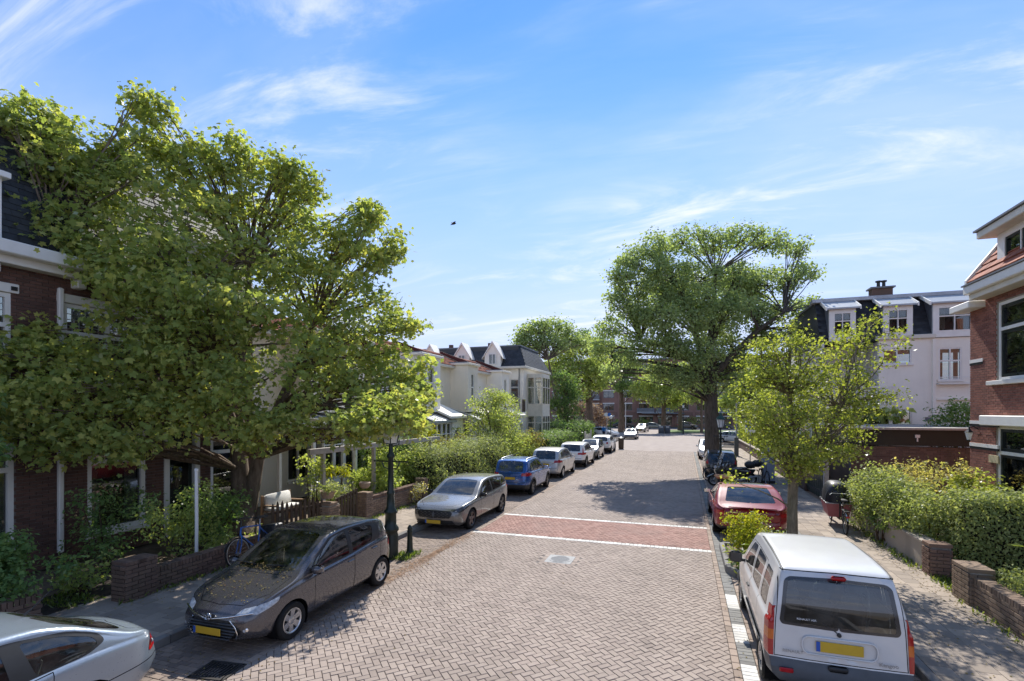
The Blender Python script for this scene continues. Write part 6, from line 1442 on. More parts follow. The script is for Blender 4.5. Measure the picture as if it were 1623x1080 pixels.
tree('elm_tree', 'tall spreading elm with thick dark trunk beside the right parking bays', EB, rel(EB, EL),
    [(0, 0, -.1, .56), (0, 0, .4, .47), (0, .05, 2, .43), (-.05, .1, 4, .40), (-.1, .1, 5.6, .36), (-.1, .1, 7.5, .26), (.1, .1, 9.5, .17), (.2, .2, 12, .08)],
    'oval', .19, 'leaf_elm', 'bark_elm', tips=60, per=13, spread=.23, seed=5, bw=.09, twig=.018,
    extra_stem=([(-.1, .1, 5.2, .25), (-1.2, -.3, 6.6, .2), (-2.6, -.6, 7.6, .14), (-4.2, -.8, 8.0, .08)], [(-.1, .1, 5.4, .26), (1.2, .1, 7.0, .2), (2.6, .2, 8.4, .14), (4, .3, 9.4, .07)], [(-.1, .1, 6, .22), (-1.0, .1, 8.4, .16), (-1.6, .2, 10.6, .09)]))
# ---- young tree in the planter
YB = (2.3, 12.75, .1)
YL = [(1395,505,12,.30),(1410,525,12,.28),(1370,530,11.8,.45),(1340,560,11.6,.5),(1400,570,12,.35),(1425,550,12.2,.2),(1250,520,11.4,.28),(1235,545,11.3,.5),(1270,560,11.2,.5),(1205,560,11.4,.42),(1198,600,11.3,.42),(1230,600,10.9,.55),(1280,610,10.9,.6),(1330,610,11.2,.6),(1380,615,11.6,.42),(1415,632,12,.3),
 (1178,612,11.6,.3),(1205,648,11.4,.4),(1210,650,10.8,.6),(1260,655,10.7,.65),(1315,660,11,.6),(1360,660,11.4,.5),(1222,700,11,.4),(1240,705,10.8,.55),(1290,710,10.9,.5),(1330,700,11.2,.45),(1245,735,11,.35),(1270,740,11,.4),(1370,690,11.6,.3),(1250,620,12.6,.7),(1300,650,12.6,.7),(1240,680,12.4,.45),(1165,756,11.4,.14)]
tree('young_tree', 'young yellow green street tree standing in the planting bed', YB, rel(YB, YL), [(0, 0, -.05, .135), (0, 0, .5, .115), (.0, .02, 1.2, .105), (.02, .02, 1.9, .10), (-.02, .04, 2.8, .075), (-.05, .05, 3.8, .05), (-.05, .05, 4.9, .025)],
    'wide', .072, 'leaf_lime', 'bark_young', tips=88, per=14, spread=.115, seed=9, bw=.035, twig=.007, extra_stem=([(.02, .02, 1.8, .075), (.5, .15, 2.5, .06), (1.0, .3, 3.5, .045), (1.35, .4, 4.8, .02)],))
# ---- trees by the junction and behind
def far_tree(name, label, base, L, stem_r, mat, seed, size=.36, bark='bark_far', tips=24, per=11, h=None, lean=0.0, **k):
    top = max(q[2] for q in rel(base, L)); h = h or top * .75
    tree(name, label, base, rel(base, L), [(0, 0, -.1, stem_r * 1.25), (lean * .1, 0, h * .2, stem_r), (lean * .4, 0, h * .5, stem_r * .8), (lean * .8, 0, h * .8, stem_r * .5), (lean, 0, h, stem_r * .25)], 'oval', size, mat, bark, tips=tips, per=per, spread=.4, seed=seed, bw=.08, twig=.03, group='trees round the junction', **k)
def gp(px, d): q = at(px, HY, d); return (q.x, q.y, 0.0)
far_tree('plane_tree', 'tree with round pale green crown and bare brown trunk behind the white cars', gp(934, 70), [(880,575,70,1.9),(900,555,70,1.9),(930,550,71,2.0),(950,570,71,1.7),(870,600,69,1.3),(900,590,68,2.2),(935,585,68,2.1),(955,600,70,1.3),(915,615,69,1.6),(945,612,70,1.0)], .55, 'leaf_mid', 21, h=9)
far_tree('leaning_tree', 'taller tree with domed crown leaning over the slate roofed house', gp(893, 58), [(835,530,60,1.4),(850,520,60,1.5),(875,520,61,1.5),(900,530,62,1.5),(825,545,60,.9),(850,545,60,1.4),(880,545,60,1.4),(915,545,62,1.3),(840,562,60,.7)], .3, 'leaf_elm', 22, h=9.5, lean=-1.8)
far_tree('ivy_tree', 'dark ivy covered tree trunk rising from the hedge beside the slate roofed house', gp(897, 54), [(895,680,54,1.0),(897,660,54,1.2),(900,640,54,1.2),(895,620,54,1.1),(905,605,54,1.0),(885,600,54,1.0),(880,640,54,.8),(910,630,54,.7)], .4, 'leaf_deep', 23, size=.24, tips=34)
far_tree('copper_tree', 'dark tree between the round tree and the elm', gp(985, 84), [(925,530,84,1.2),(940,545,84,1.6),(965,550,84,2.0),(985,560,84,2.2),(1000,585,84,1.9),(970,590,84,2.1),(990,610,83,1.6),(955,605,84,1.2),(1015,610,84,1.4)], .5, 'leaf_deep', 24, h=9)
far_tree('willow_like_tree', 'loose pale green tree overhanging the junction in front of the flats', gp(1052, 84), [(1040,590,82,1.9),(1065,600,83,1.8),(1030,610,81,1.8),(1055,620,82,1.8),(1020,625,80,1.2),(1040,635,81,1.1),(1075,625,84,1.6),(1010,615,80,1.0),(1065,640,84,1.2)], .42, 'leaf_mid', 25, h=9)
far_tree('lawn_tree', 'tree with dark forked trunk standing on the far lawn', gp(1078, 92), [(1060,590,92,2.0),(1085,585,92,2.2),(1110,600,92,2.0),(1075,615,92,2.0),(1100,625,91,1.7),(1120,630,92,1.3)], .4, 'leaf_mid', 26, h=9)
far_tree('thin_tree', 'slender tree on the lawn edge left of the elm trunk', gp(1112, 80), [(1100,605,80,1.4),(1112,590,80,1.5),(1108,620,80,1.3),(1095,630,80,.9)], .22, 'leaf_mid', 27, h=8)
far_tree('hedgerow_tree', 'light green tree behind the elm trunk on the right', gp(1175, 58), [(1160,590,58,1.5),(1185,600,58,1.6),(1165,620,57,1.4),(1195,630,57,1.5),(1150,640,56,1.0),(1180,650,57,1.3),(1210,600,58,1.4),(1215,640,58,1.3)], .3, 'leaf_mid', 28, h=6)
far_tree('garden_tree', 'green garden tree behind the young street tree', gp(1290, 46), [(1240,600,46,1.3),(1265,610,46,1.4),(1220,630,45,1.2),(1245,650,45,1.4),(1280,650,46,1.4),(1225,670,45,1.0),(1370,650,26,.8),(1350,655,26,.7),(1385,660,26,.6)], .25, 'leaf_mid', 29, h=5)
far_tree('blossom_tree', 'pink flowering shrub tree against the brick flats', gp(925, 95), [(905,650,95,1.5),(925,645,95,1.7),(945,655,95,1.6),(900,665,95,1.2),(955,665,95,1.1)], .15, 'leaf_pink', 30, h=3)
for px, d, r, l in ((975, 108, 1.7, 'round clipped bush beneath the brick flats'), (1018, 112, 1.5, 'low dark bush by the flats entrance'), (1090, 112, 2.2, 'bush mass behind the cars beyond the lawn')):
    q = gp(px, d); bush('round_bush', l, (q[0], q[1], r * .6), (r * 1.3, r, r * .7), 10, 'oval', .3, 'leaf_mid', int(px), tips=5, per=8, spread=.2, z0=0)
# ---- left gardens
bush('clipped_shrub', 'dense dark green shrub bulging over the near left wall', (-10.45, 4.35, 1.08), (.85, 1.75, .55), 26, 'oval', .085, 'leaf_deep', 41, tips=90, per=11)
bush('rose_bush', 'straggly rose bush with pale yellow flowers in front of the dark house', (-11.6, 7.3, 1.25), (.8, 1.0, 1.0), 12, 'oval', .08, 'leaf_deep', 42, tips=26, flowers=('flower_pale', 2, .07))
bush('garden_shrub', 'loose shrub behind the low wall with the bicycle', (-10.5, 8.1, .95), (.65, .9, .75), 13, 'oval', .085, 'leaf_mid', 43, tips=32)
bush('garden_shrub', 'dark shrub in deep shade at the foot of the maple', (-11.4, 9.6, 1.05), (.9, .9, .9), 14, 'oval', .09, 'leaf_deep', 44, tips=34)
bush('climbing_plant', 'leafy climber on the dark house at the left edge', (-11.8, 4.6, 2.9), (.6, 1.0, 1.3), 14, 'wide', .13, 'leaf_deep', 45, tips=22, stems=9)
bush('garden_shrub', 'ferny undergrowth along the foot of the long low wall', (-10.0, 8.9, .42), (.3, 1.6, .32), 14, 'long', .14, 'leaf_mid', 46, tips=40)
bush('path_shrub', 'sunlit leafy plant beside the path through the near left opening', (-10.7, 6.25, .5), (.55, .5, .45), 9, 'oval', .09, 'leaf_mid', 47, tips=34)
bush('pot_plant', 'leafy plant in the pot on the gate pillar', (-9.6, 11.8, 1.32), (.3, .3, .26), 7, 'oval', .08, 'leaf_hedge', 48, tips=70, z0=1.15)
bush('climbing_vine', 'twisting vine climbing the pergola post', (-10.3, 12.0, 1.9), (.35, .35, .9), 9, 'oval', .10, 'leaf_mid', 49, tips=40, z0=.1)
bush('white_flower_bush', 'bush covered in small white flowers behind the slatted gate', (-10.6, 13.1, .85), (.65, .75, .55), 12, 'oval', .075, 'leaf_hedge', 50, tips=44, flowers=('flower_white', 70, .05))
bush('yellow_shrub', 'small bright yellow leaved shrub by the garden bench', (-11.0, 13.9, 1.45), (.5, .6, .32), 7, 'long', .14, 'leaf_gold', 51, tips=60)
bush('lush_bush', 'large lush bush rising over the pale wall left of the lamp post', (-10.35, 15.35, 1.25), (.8, .95, .85), 20, 'wide', .10, 'leaf_mid', 52, tips=42)
bush('lush_bush', 'second lush bush just right of the lamp post', (-10.3, 17.6, 1.25), (.7, .8, .7), 14, 'wide', .10, 'leaf_mid', 53, tips=42)
bush('silver_shrub', 'pale variegated shrub at the foot of the pale wall on the pavement', (-9.1, 16.3, .55), (.3, .6, .42), 9, 'oval', .07, 'leaf_olive', 54, tips=60, flowers=('flower_white', 60, .045))
bush('lavender_shrub', 'grey green low shrub along the pale wall by the estate car', (-9.15, 18.2, .42), (.35, 1.0, .34), 11, 'long', .10, 'leaf_hedge', 55, tips=55)
hedge('tall_hedge', 'tall loose garden hedge with dry tips behind the estate car', -10.7, -9.25, 17.4, 26.0, .1, 1.75, .085, 'leaf_hedge', 700, 56, rough=.24)
hedge('back_hedge', 'dark hedge behind the pergola', -12.0, -11.3, 16.5, 20.0, .1, 2.25, .09, 'leaf_deep', 420, 57, rough=.12)
bush('dry_top_shrub', 'straw coloured shrub tips rising over the tall hedge', (-10.5, 21.6, 2.1), (.8, 2.6, .28), 16, 'long', .12, 'leaf_rust', 58, tips=26, z0=.5)
bush('golden_conifer', 'golden feathery conifer by the glazed porch', (-12.2, 22.2, 2.0), (.7, .9, 1.2), 14, 'long', .16, 'leaf_gold', 59, tips=20)
bush('porch_rose', 'white climbing rose beside the arched porch', (-11.7, 26.0, 1.7), (.7, .8, 1.1), 11, 'oval', .11, 'leaf_mid', 60, tips=20, flowers=('flower_white', 60, .07))
tree('multi_stem_tree', 'large bushy multi stemmed tree in front of the white houses', (-10.9, 28.4, .1), [(x, y, z, r) for x, y, z, r in [(0, 0, 4.2, .6), (-.5, -.8, 3.9, .8), (.4, .9, 3.8, .8), (.2, -1.5, 3.3, .9), (.0, .2, 3.2, 1.0), (.5, 1.8, 3.1, .8), (-.6, 1.0, 3.0, .9), (.6, -.5, 2.6, .9), (.3, -2.0, 2.3, .8), (.6, .9, 2.2, .9), (.5, 2.2, 2.1, .7), (.7, -1.2, 1.6, .8), (.8, .2, 1.4, .9), (1.0, -2.4, 1.5, .7), (1.0, 2.6, 1.6, .8), (.3, -.4, 4.3, .6), (.7, 1.6, 1.3, .7), (-.6, -1.6, 2.6, .8), (.9, -.4, .9, .6), (.7, 2.3, 1.2, .5)]],
    [(0, 0, -.1, .12), (0, .1, 1.0, .1), (0, .2, 2.4, .07), (0, .2, 3.8, .03)], 'oval', .12, 'leaf_mid', 'bark_young', tips=62, per=10, spread=.2, seed=61, extra_stem=([(.1, -.1, 0, .1), (.2, -.8, 1.4, .07), (.2, -1.4, 3, .03)], [(0, .2, 0, .1), (.2, .9, 1.4, .07), (.2, 1.6, 3, .03)]))
bush('rusty_shrub', 'reddish tipped shrub at the end of the hedge row', (-10.2, 33.2, 1.4), (1.0, 1.7, 1.1), 16, 'oval', .12, 'leaf_rust', 62, tips=18)
bush('green_shrub', 'mid green shrub below the reddish one beside the white crossover', (-9.7, 31.6, .8), (.7, 1.8, .7), 14, 'oval', .11, 'leaf_mid', 63, tips=24)
hedge('dark_hedge', 'dark low hedge past the reddish shrub', -11.6, -9.4, 36.0, 46.0, .1, 1.55, .13, 'leaf_deep', 160, 64, rough=.16)
hedge('corner_hedge', 'dark hedge round the foot of the ivy covered tree', -13.5, -9.6, 46.4, 56.0, .1, 2.1, .18, 'leaf_deep', 90, 65, rough=.2)
# ---- right gardens
hedge('clipped_hedge', 'flat topped clipped hedge along the garden path on the right', 5.35, 9.4, 12.55, 13.5, .1, 1.72, .066, 'leaf_hedge', 1500, 71, rough=.07)
bush('overgrown_hedge', 'overgrown flowering hedge hanging over the weathered wall', (5.15, 15.75, 1.12), (.72, 2.2, .78), 44, 'oval', .075, 'leaf_hedge', 72, tips=66, per=10, cat='hedge')
bush('wall_shrub', 'dense shrub filling the corner between clipped hedge and weathered wall', (5.3, 13.9, 1.0), (.6, .7, .68), 18, 'oval', .075, 'leaf_hedge', 172, tips=66, per=10)
bush('overgrown_shrub', 'lighter green shrub top rising behind the overgrown hedge', (6.5, 17.2, 1.5), (1.3, 2.0, .58), 24, 'oval', .08, 'leaf_olive', 73, tips=40, per=9)
bush('vine_mass', 'yellowish vine leaves below the brick house lantern', (7.4, 16.3, 1.4), (.6, 1.7, .45), 18, 'wide', .10, 'leaf_lime', 74, tips=44)
bush('ivy_trailer', 'ivy trailing down the weathered wall face', (4.78, 15.3, .62), (.14, .9, .4), 12, 'oval', .065, 'leaf_deep', 75, tips=190, per=6, spread=.05)
bush('large_leaf_plant', 'broad leaved bright plant behind the near right wall', (5.75, 10.35, .95), (.4, .45, .35), 7, 'long', .26, 'leaf_lime', 76, tips=46, per=5)
hedge('box_edging', 'low box hedge along the top of the near right wall', 5.02, 5.6, 5.0, 10.6, .1, .86, .05, 'leaf_hedge', 1500, 77, rough=.04)
bush('golden_bush', 'yellow green bush at the corner of the planting bed', (1.32, 13.0, .68), (.42, .5, .5), 17, 'oval', .065, 'leaf_gold', 78, tips=105, per=10)
bush('white_edged_plant', 'low white edged plant beside the golden bush', (2.0, 13.5, .42), (.5, .35, .26), 9, 'oval', .07, 'leaf_hedge', 79, tips=90, flowers=('flower_white', 90, .045))
bush('grass_tuft', 'green grassy tuft at the near end of the planting bed', (1.30, 11.9, .26), (.30, .42, .2), 9, 'long', .20, 'leaf_grass', 80, tips=110, per=7, lift=.1)
bush('back_laurel', 'dark clipped laurel behind the garage by the brick house', (10.9, 25.9, 3.0), (1.2, 1.0, 1.2), 16, 'oval', .12, 'leaf_deep', 81, tips=20)
hedge('bright_hedge', 'bright sunlit hedge along the far right pavement', 5.2, 6.6, 38.0, 56.0, .1, 2.0, .16, 'leaf_lime', 130, 82, rough=.15)
hedge('yard_hedge', 'green hedge along the pavement before the yard gate', 5.0, 6.2, 27.0, 37.5, .5, 1.9, .11, 'leaf_mid', 260, 83, rough=.14)
lwl = thing('garden_wall', 'low dark wall under the far right hedges', 'wall', (4.98, 40, SZ)); MB().box((0, 0, .3), (.22, 31, .66), bev=.02).build('face', 'brick_garden', lwl); MB().box((0, 0, .65), (.28, 31, .06)).build('coping', 'render_old', lwl)
# ---- weeds and fallen leaves
def scatter(name, label, boxes, n, size, kind, mat, cat, seed, up=1.0, zj=.004):
    rg = np.random.default_rng(seed); P = []
    tot = sum(b[4] for b in boxes)
    for x0, x1, y0, y1, w_, z in boxes: k = int(n * w_ / tot); P.append(np.stack([rg.uniform(x0, x1, k), rg.uniform(y0, y1, k), np.full(k, z) + rg.uniform(0, zj, k)], 1))
    P = np.concatenate(P); N = rg.normal(size=P.shape) * (.25 if up > .5 else .9) + np.array((0, 0, up))
    o = leaves(name, P, N, size, kind, mat, None, droop=0 if up > .5 else -1.5, rg=rg); tag(o, label, cat, kind='stuff')
scatter('fallen_leaves', 'small dry leaves and seeds strewn along pavements and gutters', [(-9.4, -7.6, 5, 19, 2, SZ + .006), (-7.4, -5.4, 4.8, 12.5, 3, .006), (3.2, 4.7, 6, 18, 2, SZ + .006), (4.3, 4.75, 8, 17, 2, SZ + .006), (.6, 1.1, 5, 14, .6, .006), (-5.6, 0.5, 5, 13, .35, .006), (-9.3, -8.9, 5, 19, 2, SZ + .006)], 2600, .032, 'oval', 'leaf_fallen', 'leaves', 91)
scatter('weeds', 'tufts of weeds along the feet of the garden walls and kerbs', [(-9.38, -9.25, 6, 11, 1, SZ), (-9.38, -9.15, 13.3, 19, 1.6, SZ), (4.55, 4.78, 5, 11, 1, SZ), (4.6, 4.82, 12.9, 19, 1.6, SZ), (-6.6, -6.1, 10.2, 11.0, 1.2, .01), (-10.9, -9.9, 5.6, 6.2, 1, .1), (4.7, 5.2, 11.4, 12.6, 1.6, .1)], 2600, .10, 'long', 'leaf_grass', 'weeds', 92, up=.15)
rg = np.random.default_rng(33); k = 5200; yy = rg.uniform(6.5, 13.2, k); keep = rg.random(k) < .35 + .6 * np.exp(-((yy - 10.8) / 1.6)**2); yy = yy[keep]
P = np.stack([-5.74 + rg.normal(size=len(yy)) * (.10 + .05 * np.sin(yy * 2.1)) - .07, yy, np.full(len(yy), .005) + rg.uniform(0, .004, len(yy))], 1)
tag(leaves('gutter_sand', P, rg.normal(size=P.shape) * .12 + np.array((0, 0, 1)), .03, 'wide', 'gutter_dirt', None, droop=0, rg=rg), 'rusty brown sand and debris swept along the edge of the left parking strip', 'sand', kind='stuff')
# ================================================================== street furniture, cycles and small things
def lamp_post(label, loc, h=3.0, arms=True, wide=1.0):
    g = thing('street_lamp', label, 'street lamp', loc, 0, 'classic street lamps')
    g.scale = (wide, wide, 1)
    MB().lathe([(.13, 0), (.13, .55), (.115, .62), (.14, .66), (.14, .72), (.10, .80), (.095, 1.05), (.12, 1.08), (.12, 1.12), (.075, 1.2), (.06, 1.5), (.07, 1.53), (.07, 1.57), (.052, 1.62), (.045, h - .35), (.07, h - .32), (.07, h - .27), (.04, h - .2), (.035, h)], 14).build('post', 'black_green', g, 50)
    if arms:
        MB().tube([(-.32, 0, h - .42), (.32, 0, h - .42)], .018, 6).build('ladder_bar', 'black_green', g)
        for s in (-1, 1):
            MB().lathe([(.0, -.03), (.03, 0), (0, .03)], 8, None, (s * .33, 0, h - .42)).build('bar_knob', 'black_green', g)
            MB().tube([(0, 0, h - .62), (s * .14, 0, h - .56), (s * .18, 0, h - .44)], .012, 6).build('scroll', 'black_green', g)
            MB().tube([(s * .03, 0, h - .05), (s * .16, 0, h - .02), (s * .17, 0, h + .1)], .011, 6).build('lantern_bracket', 'black_green', g)
    ln = MB().lathe([(.10, h), (.125, h + .03), (.19, h + .42)], 6, cap=False).build('lantern_glass', 'frosted_glass', g)
    for k in range(6): a = k * math.pi / 3; MB().tube([(.125 * math.cos(a), .125 * math.sin(a), h + .02), (.195 * math.cos(a), .195 * math.sin(a), h + .43)], .010, 5).build('lantern_rib', 'black_green', ln)
    MB().lathe([(.235, h + .42), (.22, h + .45), (.12, h + .60), (.09, h + .62), (.085, h + .70), (.04, h + .74), (.015, h + .76), (.02, h + .80), (.004, h + .86)], 12).build('lantern_roof', 'lamp_green', g, 40); MB().lathe([(.05, h - .01), (.12, h + .0), (.11, h + .02)], 12).build('lantern_base', 'black_green', g)
m_plain('lamp_green', (0.02, 0.06, 0.045), 0.4, 0.2, 6)
lamp_post('black ornate street lamp standing beside the dark grey hatchback, lantern among maple leaves', (-6.63, 10.38, 0), 2.72, wide=1.35); lamp_post('green topped street lamp in front of the elm trunk', (1.72, 27.35, .0), 2.66)
def bollard(label, loc):
    g = thing('bollard', label, 'bollard', loc, 0, 'bollards by the lamp post')
    g.scale = (.9, .9, .8); MB().lathe([(.10, 0), (.095, .10), (.085, .14), (.062, .78), (.07, .80), (.065, .84), (.03, .90), (.005, .92)], 10).build('shaft', 'black_green', g, 40); MB().lathe([(.108, 0), (.108, .1), (.09, .13)], 10).build('foot', 'black_green', g, 40); MB().lathe([(.072, .70), (.078, .72), (.072, .74)], 10).build('ring', 'black_green', g)
bollard('dark tapered bollard just right of the lamp post foot', (-6.33, 10.75, 0)); bollard('dark bollard behind the roof of the grey hatchback, left of the lamp post', (-7.05, 10.6, .06))

def bicycle(g, col='blue_frame', L=1.05, r=.34, basket=True):
    """bicycle along +y, wheels on z=0"""
    for k, y in enumerate((-L / 2, L / 2)):
        M = Matrix.Rotation(R(90), 3, 'Y'); w_ = MB().lathe([(r - .035, -.014), (r - .012, -.02), (r, 0), (r - .012, .02), (r - .035, .014)], 28, M, (0, y, r), cap=False).build('wheel', 'rubber', g, 60)
        rm = MB().lathe([(r - .05, -.012), (r - .034, -.012), (r - .034, .012), (r - .05, .012), (r - .05, -.012)], 28, M, (0, y, r), cap=False).build('rim', 'galv', w_, 40)
        sp = MB()
        for q in range(16): a = q * math.pi / 8; sp.tube([(0, y, r), (0, y + (r - .04) * math.cos(a), r + (r - .04) * math.sin(a))], .0018, 3, False)
        sp.build('spokes', 'galv', w_); MB().tube([(-.04, y, r), (.04, y, r)], .018, 8).build('hub', 'galv', w_)
        MB().tube([(0, y + (r + .02) * math.cos(t), r + (r + .02) * math.sin(t)) for t in np.linspace(R(20), R(160), 12)], .012, 6).build('mudguard', 'black_metal', g)
    bb, st, hd, hb = (0, .02, .29), (0, .17, .80), (0, -.36, .86), (0, -.40, .70)
    f = MB()
    for a, b, rd in ((bb, st, .017), (hd, st, .016), (hb, bb, .020), (hd, hb, .020)): f.tube([a, b], rd, 8)
    for s in (-.05, .05): f.tube([(0, .16, .76), (s, L / 2, r)], .009, 6); f.tube([bb, (s, L / 2, r)], .010, 6); f.tube([(s * .3, -.40, .70), (s, -.44, .55), (s, -L / 2, r)], .012, 6)
    f.build('frame', col, g, 60)
    MB().tube([(0, -.36, .86), (0, -.33, 1.0), (0, -.40, 1.05)], .013, 6).build('stem', 'black_metal', g); MB().tube([(-.28, -.28, 1.03), (-.2, -.38, 1.06), (0, -.41, 1.06), (.2, -.38, 1.06), (.28, -.28, 1.03)], .011, 6).build('handlebar', 'black_metal', g, 60)
    for s in (-1, 1): MB().tube([(s * .28, -.28, 1.03), (s * .29, -.18, 1.02)], .016, 8).build('grip', 'rubber', g)
    MB().prism([(-.08, .36), (.08, .36), (.025, .06), (-.025, .06)], .95, 1.0).build('saddle', 'black_plastic', g); MB().tube([(0, .17, .78), (0, .20, .96)], .013, 6).build('seat_post', 'galv', g)
    MB().lathe([(.09, -.006), (.09, .006)], 18, Matrix.Rotation(R(90), 3, 'Y'), (.05, .02, .29)).build('chain_ring', 'galv', g)
    for s in (-1, 1): MB().box((s * .12, .02 + s * .11, .29 - s * .13), (.09, .08, .02)).build('pedal', 'black_plastic', g); MB().tube([(s * .06, .02, .29), (s * .08, .02 + s * .11, .29 - s * .13)], .009, 6).build('crank', 'galv', g)
    for s in (-.06, .06): MB().tube([(s, .25, .72), (s, L / 2 + .18, .70)], .008, 5).build('rack_bar', 'black_metal', g)
    if basket: MB().box((0, -.56, .93), (.36, .28, .22), bev=.02).build('basket', 'dark_grey_plastic', g)
bk = thing('bicycle', 'blue bicycle leaning against the low wall behind the grey hatchback', 'bicycle', (-9.02, 8.78, SZ), 0); bicycle(bk, basket=False); bk.rotation_euler = (0, R(-9), R(3)); MB().box((.0, .50, .60), (.42, .34, .30), bev=.03).build('pannier', 'black_plastic', bk)
# cargo bike with child hood
cb = thing('cargo_bike', 'cargo bicycle with pink box and black rain hood parked by the overgrown hedge', 'cargo bike', (3.95, 17.0, SZ), R(180)); 
def cargo(g):
    M = Matrix.Rotation(R(90), 3, 'Y')
    for y, r in ((1.05, .32), (-1.15, .24)):
        w_ = MB().lathe([(r - .04, -.018), (r - .012, -.024), (r, 0), (r - .012, .024), (r - .04, .018)], 28, M, (0, y, r), cap=False).build('wheel', 'rubber', g, 60); MB().lathe([(r - .055, -.013), (r - .036, -.013), (r - .036, .013), (r - .055, .013), (r - .055, -.013)], 24, M, (0, y, r), cap=False).build('rim', 'galv', w_, 40)
        sp = MB()
        for q in range(16): a = q * math.pi / 8; sp.tube([(0, y, r), (0, y + (r - .04) * math.cos(a), r + (r - .04) * math.sin(a))], .002, 3, False)
        sp.build('spokes', 'galv', w_); MB().tube([(0, y + (r + .025) * math.cos(t), r + (r + .025) * math.sin(t)) for t in np.linspace(R(25), R(170), 12)], .022, 6).build('mudguard', 'silver_rim' if y > 0 else 'black_metal', g, 60)
    # box: tapered tub
    b = MB(); lo = [(-.24, -.85), (.24, -.85), (.26, .12), (-.26, .12)]; hi = [(-.33, -.98), (.33, -.98), (.34, .2), (-.34, .2)]; vs = [(*p, .34) for p in lo] + [(*p, .78) for p in hi]
    b.add(vs, [(3, 2, 1, 0), (0, 1, 5, 4), (1, 2, 6, 5), (2, 3, 7, 6), (3, 0, 4, 7)]); b.build('box', 'pink_box', g)
    MB().tube([(*p, .785) for p in hi + hi[:1]], .016, 6).build('box_rim', 'galv', g); MB().box((0, -.36, .80), (.62, 1.1, .01)).build('box_cover', 'black_plastic', g)
    # hood: dome over the box
    vs, fs = [], []; nu, nv = 14, 8
    for j in range(nv + 1):
        t = j / nv * math.pi / 2
        for i in range(nu): a = 2 * math.pi * i / nu; k = math.cos(t)**.55; vs.append((.345 * k * math.copysign(abs(math.cos(a))**.6, math.cos(a)), -.38 + .60 * k * math.copysign(abs(math.sin(a))**.7, math.sin(a)), .79 + .66 * math.sin(t)**.9))
    for j in range(nv):
        for i in range(nu): fs.append((j * nu + i, j * nu + (i + 1) % nu, (j + 1) * nu + (i + 1) % nu, (j + 1) * nu + i))
    hd = MB().add(vs, fs).build('rain_hood', 'hood_fabric', g, 70)
    for y in (-.75, -.38, -.02): MB().tube([(.345 * math.cos(t), y, .80 + .64 * math.sin(t) * (1 - .25 * abs(y + .38))) for t in np.linspace(0, math.pi, 13)], .010, 5).build('hood_hoop', 'dark_grey_plastic', hd)
    MB().box((.1, .13, 1.12), (.2, .012, .12), rot=Matrix.Rotation(R(-35), 3, 'X')).build('hood_window', 'screen_clear', hd)
    f = MB(); f.tube([(0, -1.15, .26), (0, -.95, .3), (0, .25, .3), (0, .55, .36)], .025, 8); f.tube([(0, .55, .36), (0, .70, .82)], .02, 8); f.tube([(0, .25, .32), (0, .32, 1.0)], .02, 8); f.tube([(0, .32, .86), (0, .68, .76)], .02, 8)
    for s in (-.05, .05): f.tube([(0, .55, .36), (s, 1.05, .32)], .011, 6); f.tube([(0, .68, .74), (s, 1.05, .32)], .010, 6)
    f.build('frame', 'black_metal', g, 60); MB().tube([(-.30, .50, 1.10), (-.22, .34, 1.13), (0, .30, 1.12), (.22, .34, 1.13), (.30, .50, 1.10)], .012, 6).build('handlebar', 'galv', g, 60)
    MB().prism([(-.09, .92), (.09, .92), (.03, .62), (-.03, .62)], .96, 1.02).build('saddle', 'black_plastic', g); MB().tube([(0, .70, .8), (0, .74, .97)], .014, 6).build('seat_post', 'galv', g)
    for s in (-.16, .16): MB().tube([(s, .0, .34), (s * 1.3, .06, .02), (s * 1.5, -.08, .0)], .014, 6).build('stand', 'black_metal', g)
    MB().box((0, 1.36, .58), (.09, .03, .06), bev=.008).build('tail_light', 'light_red', g); MB().box((0, 1.05, .72), (.14, .42, .03), bev=.005).build('rack', 'black_metal', g)
cargo(cb); cb.rotation_euler = (0, 0, R(180 + 8)); cb.location = (4.25, 17.0, SZ); cb.rotation_euler = (0, 0, R(176)); cb.scale = (.95, .95, .9)
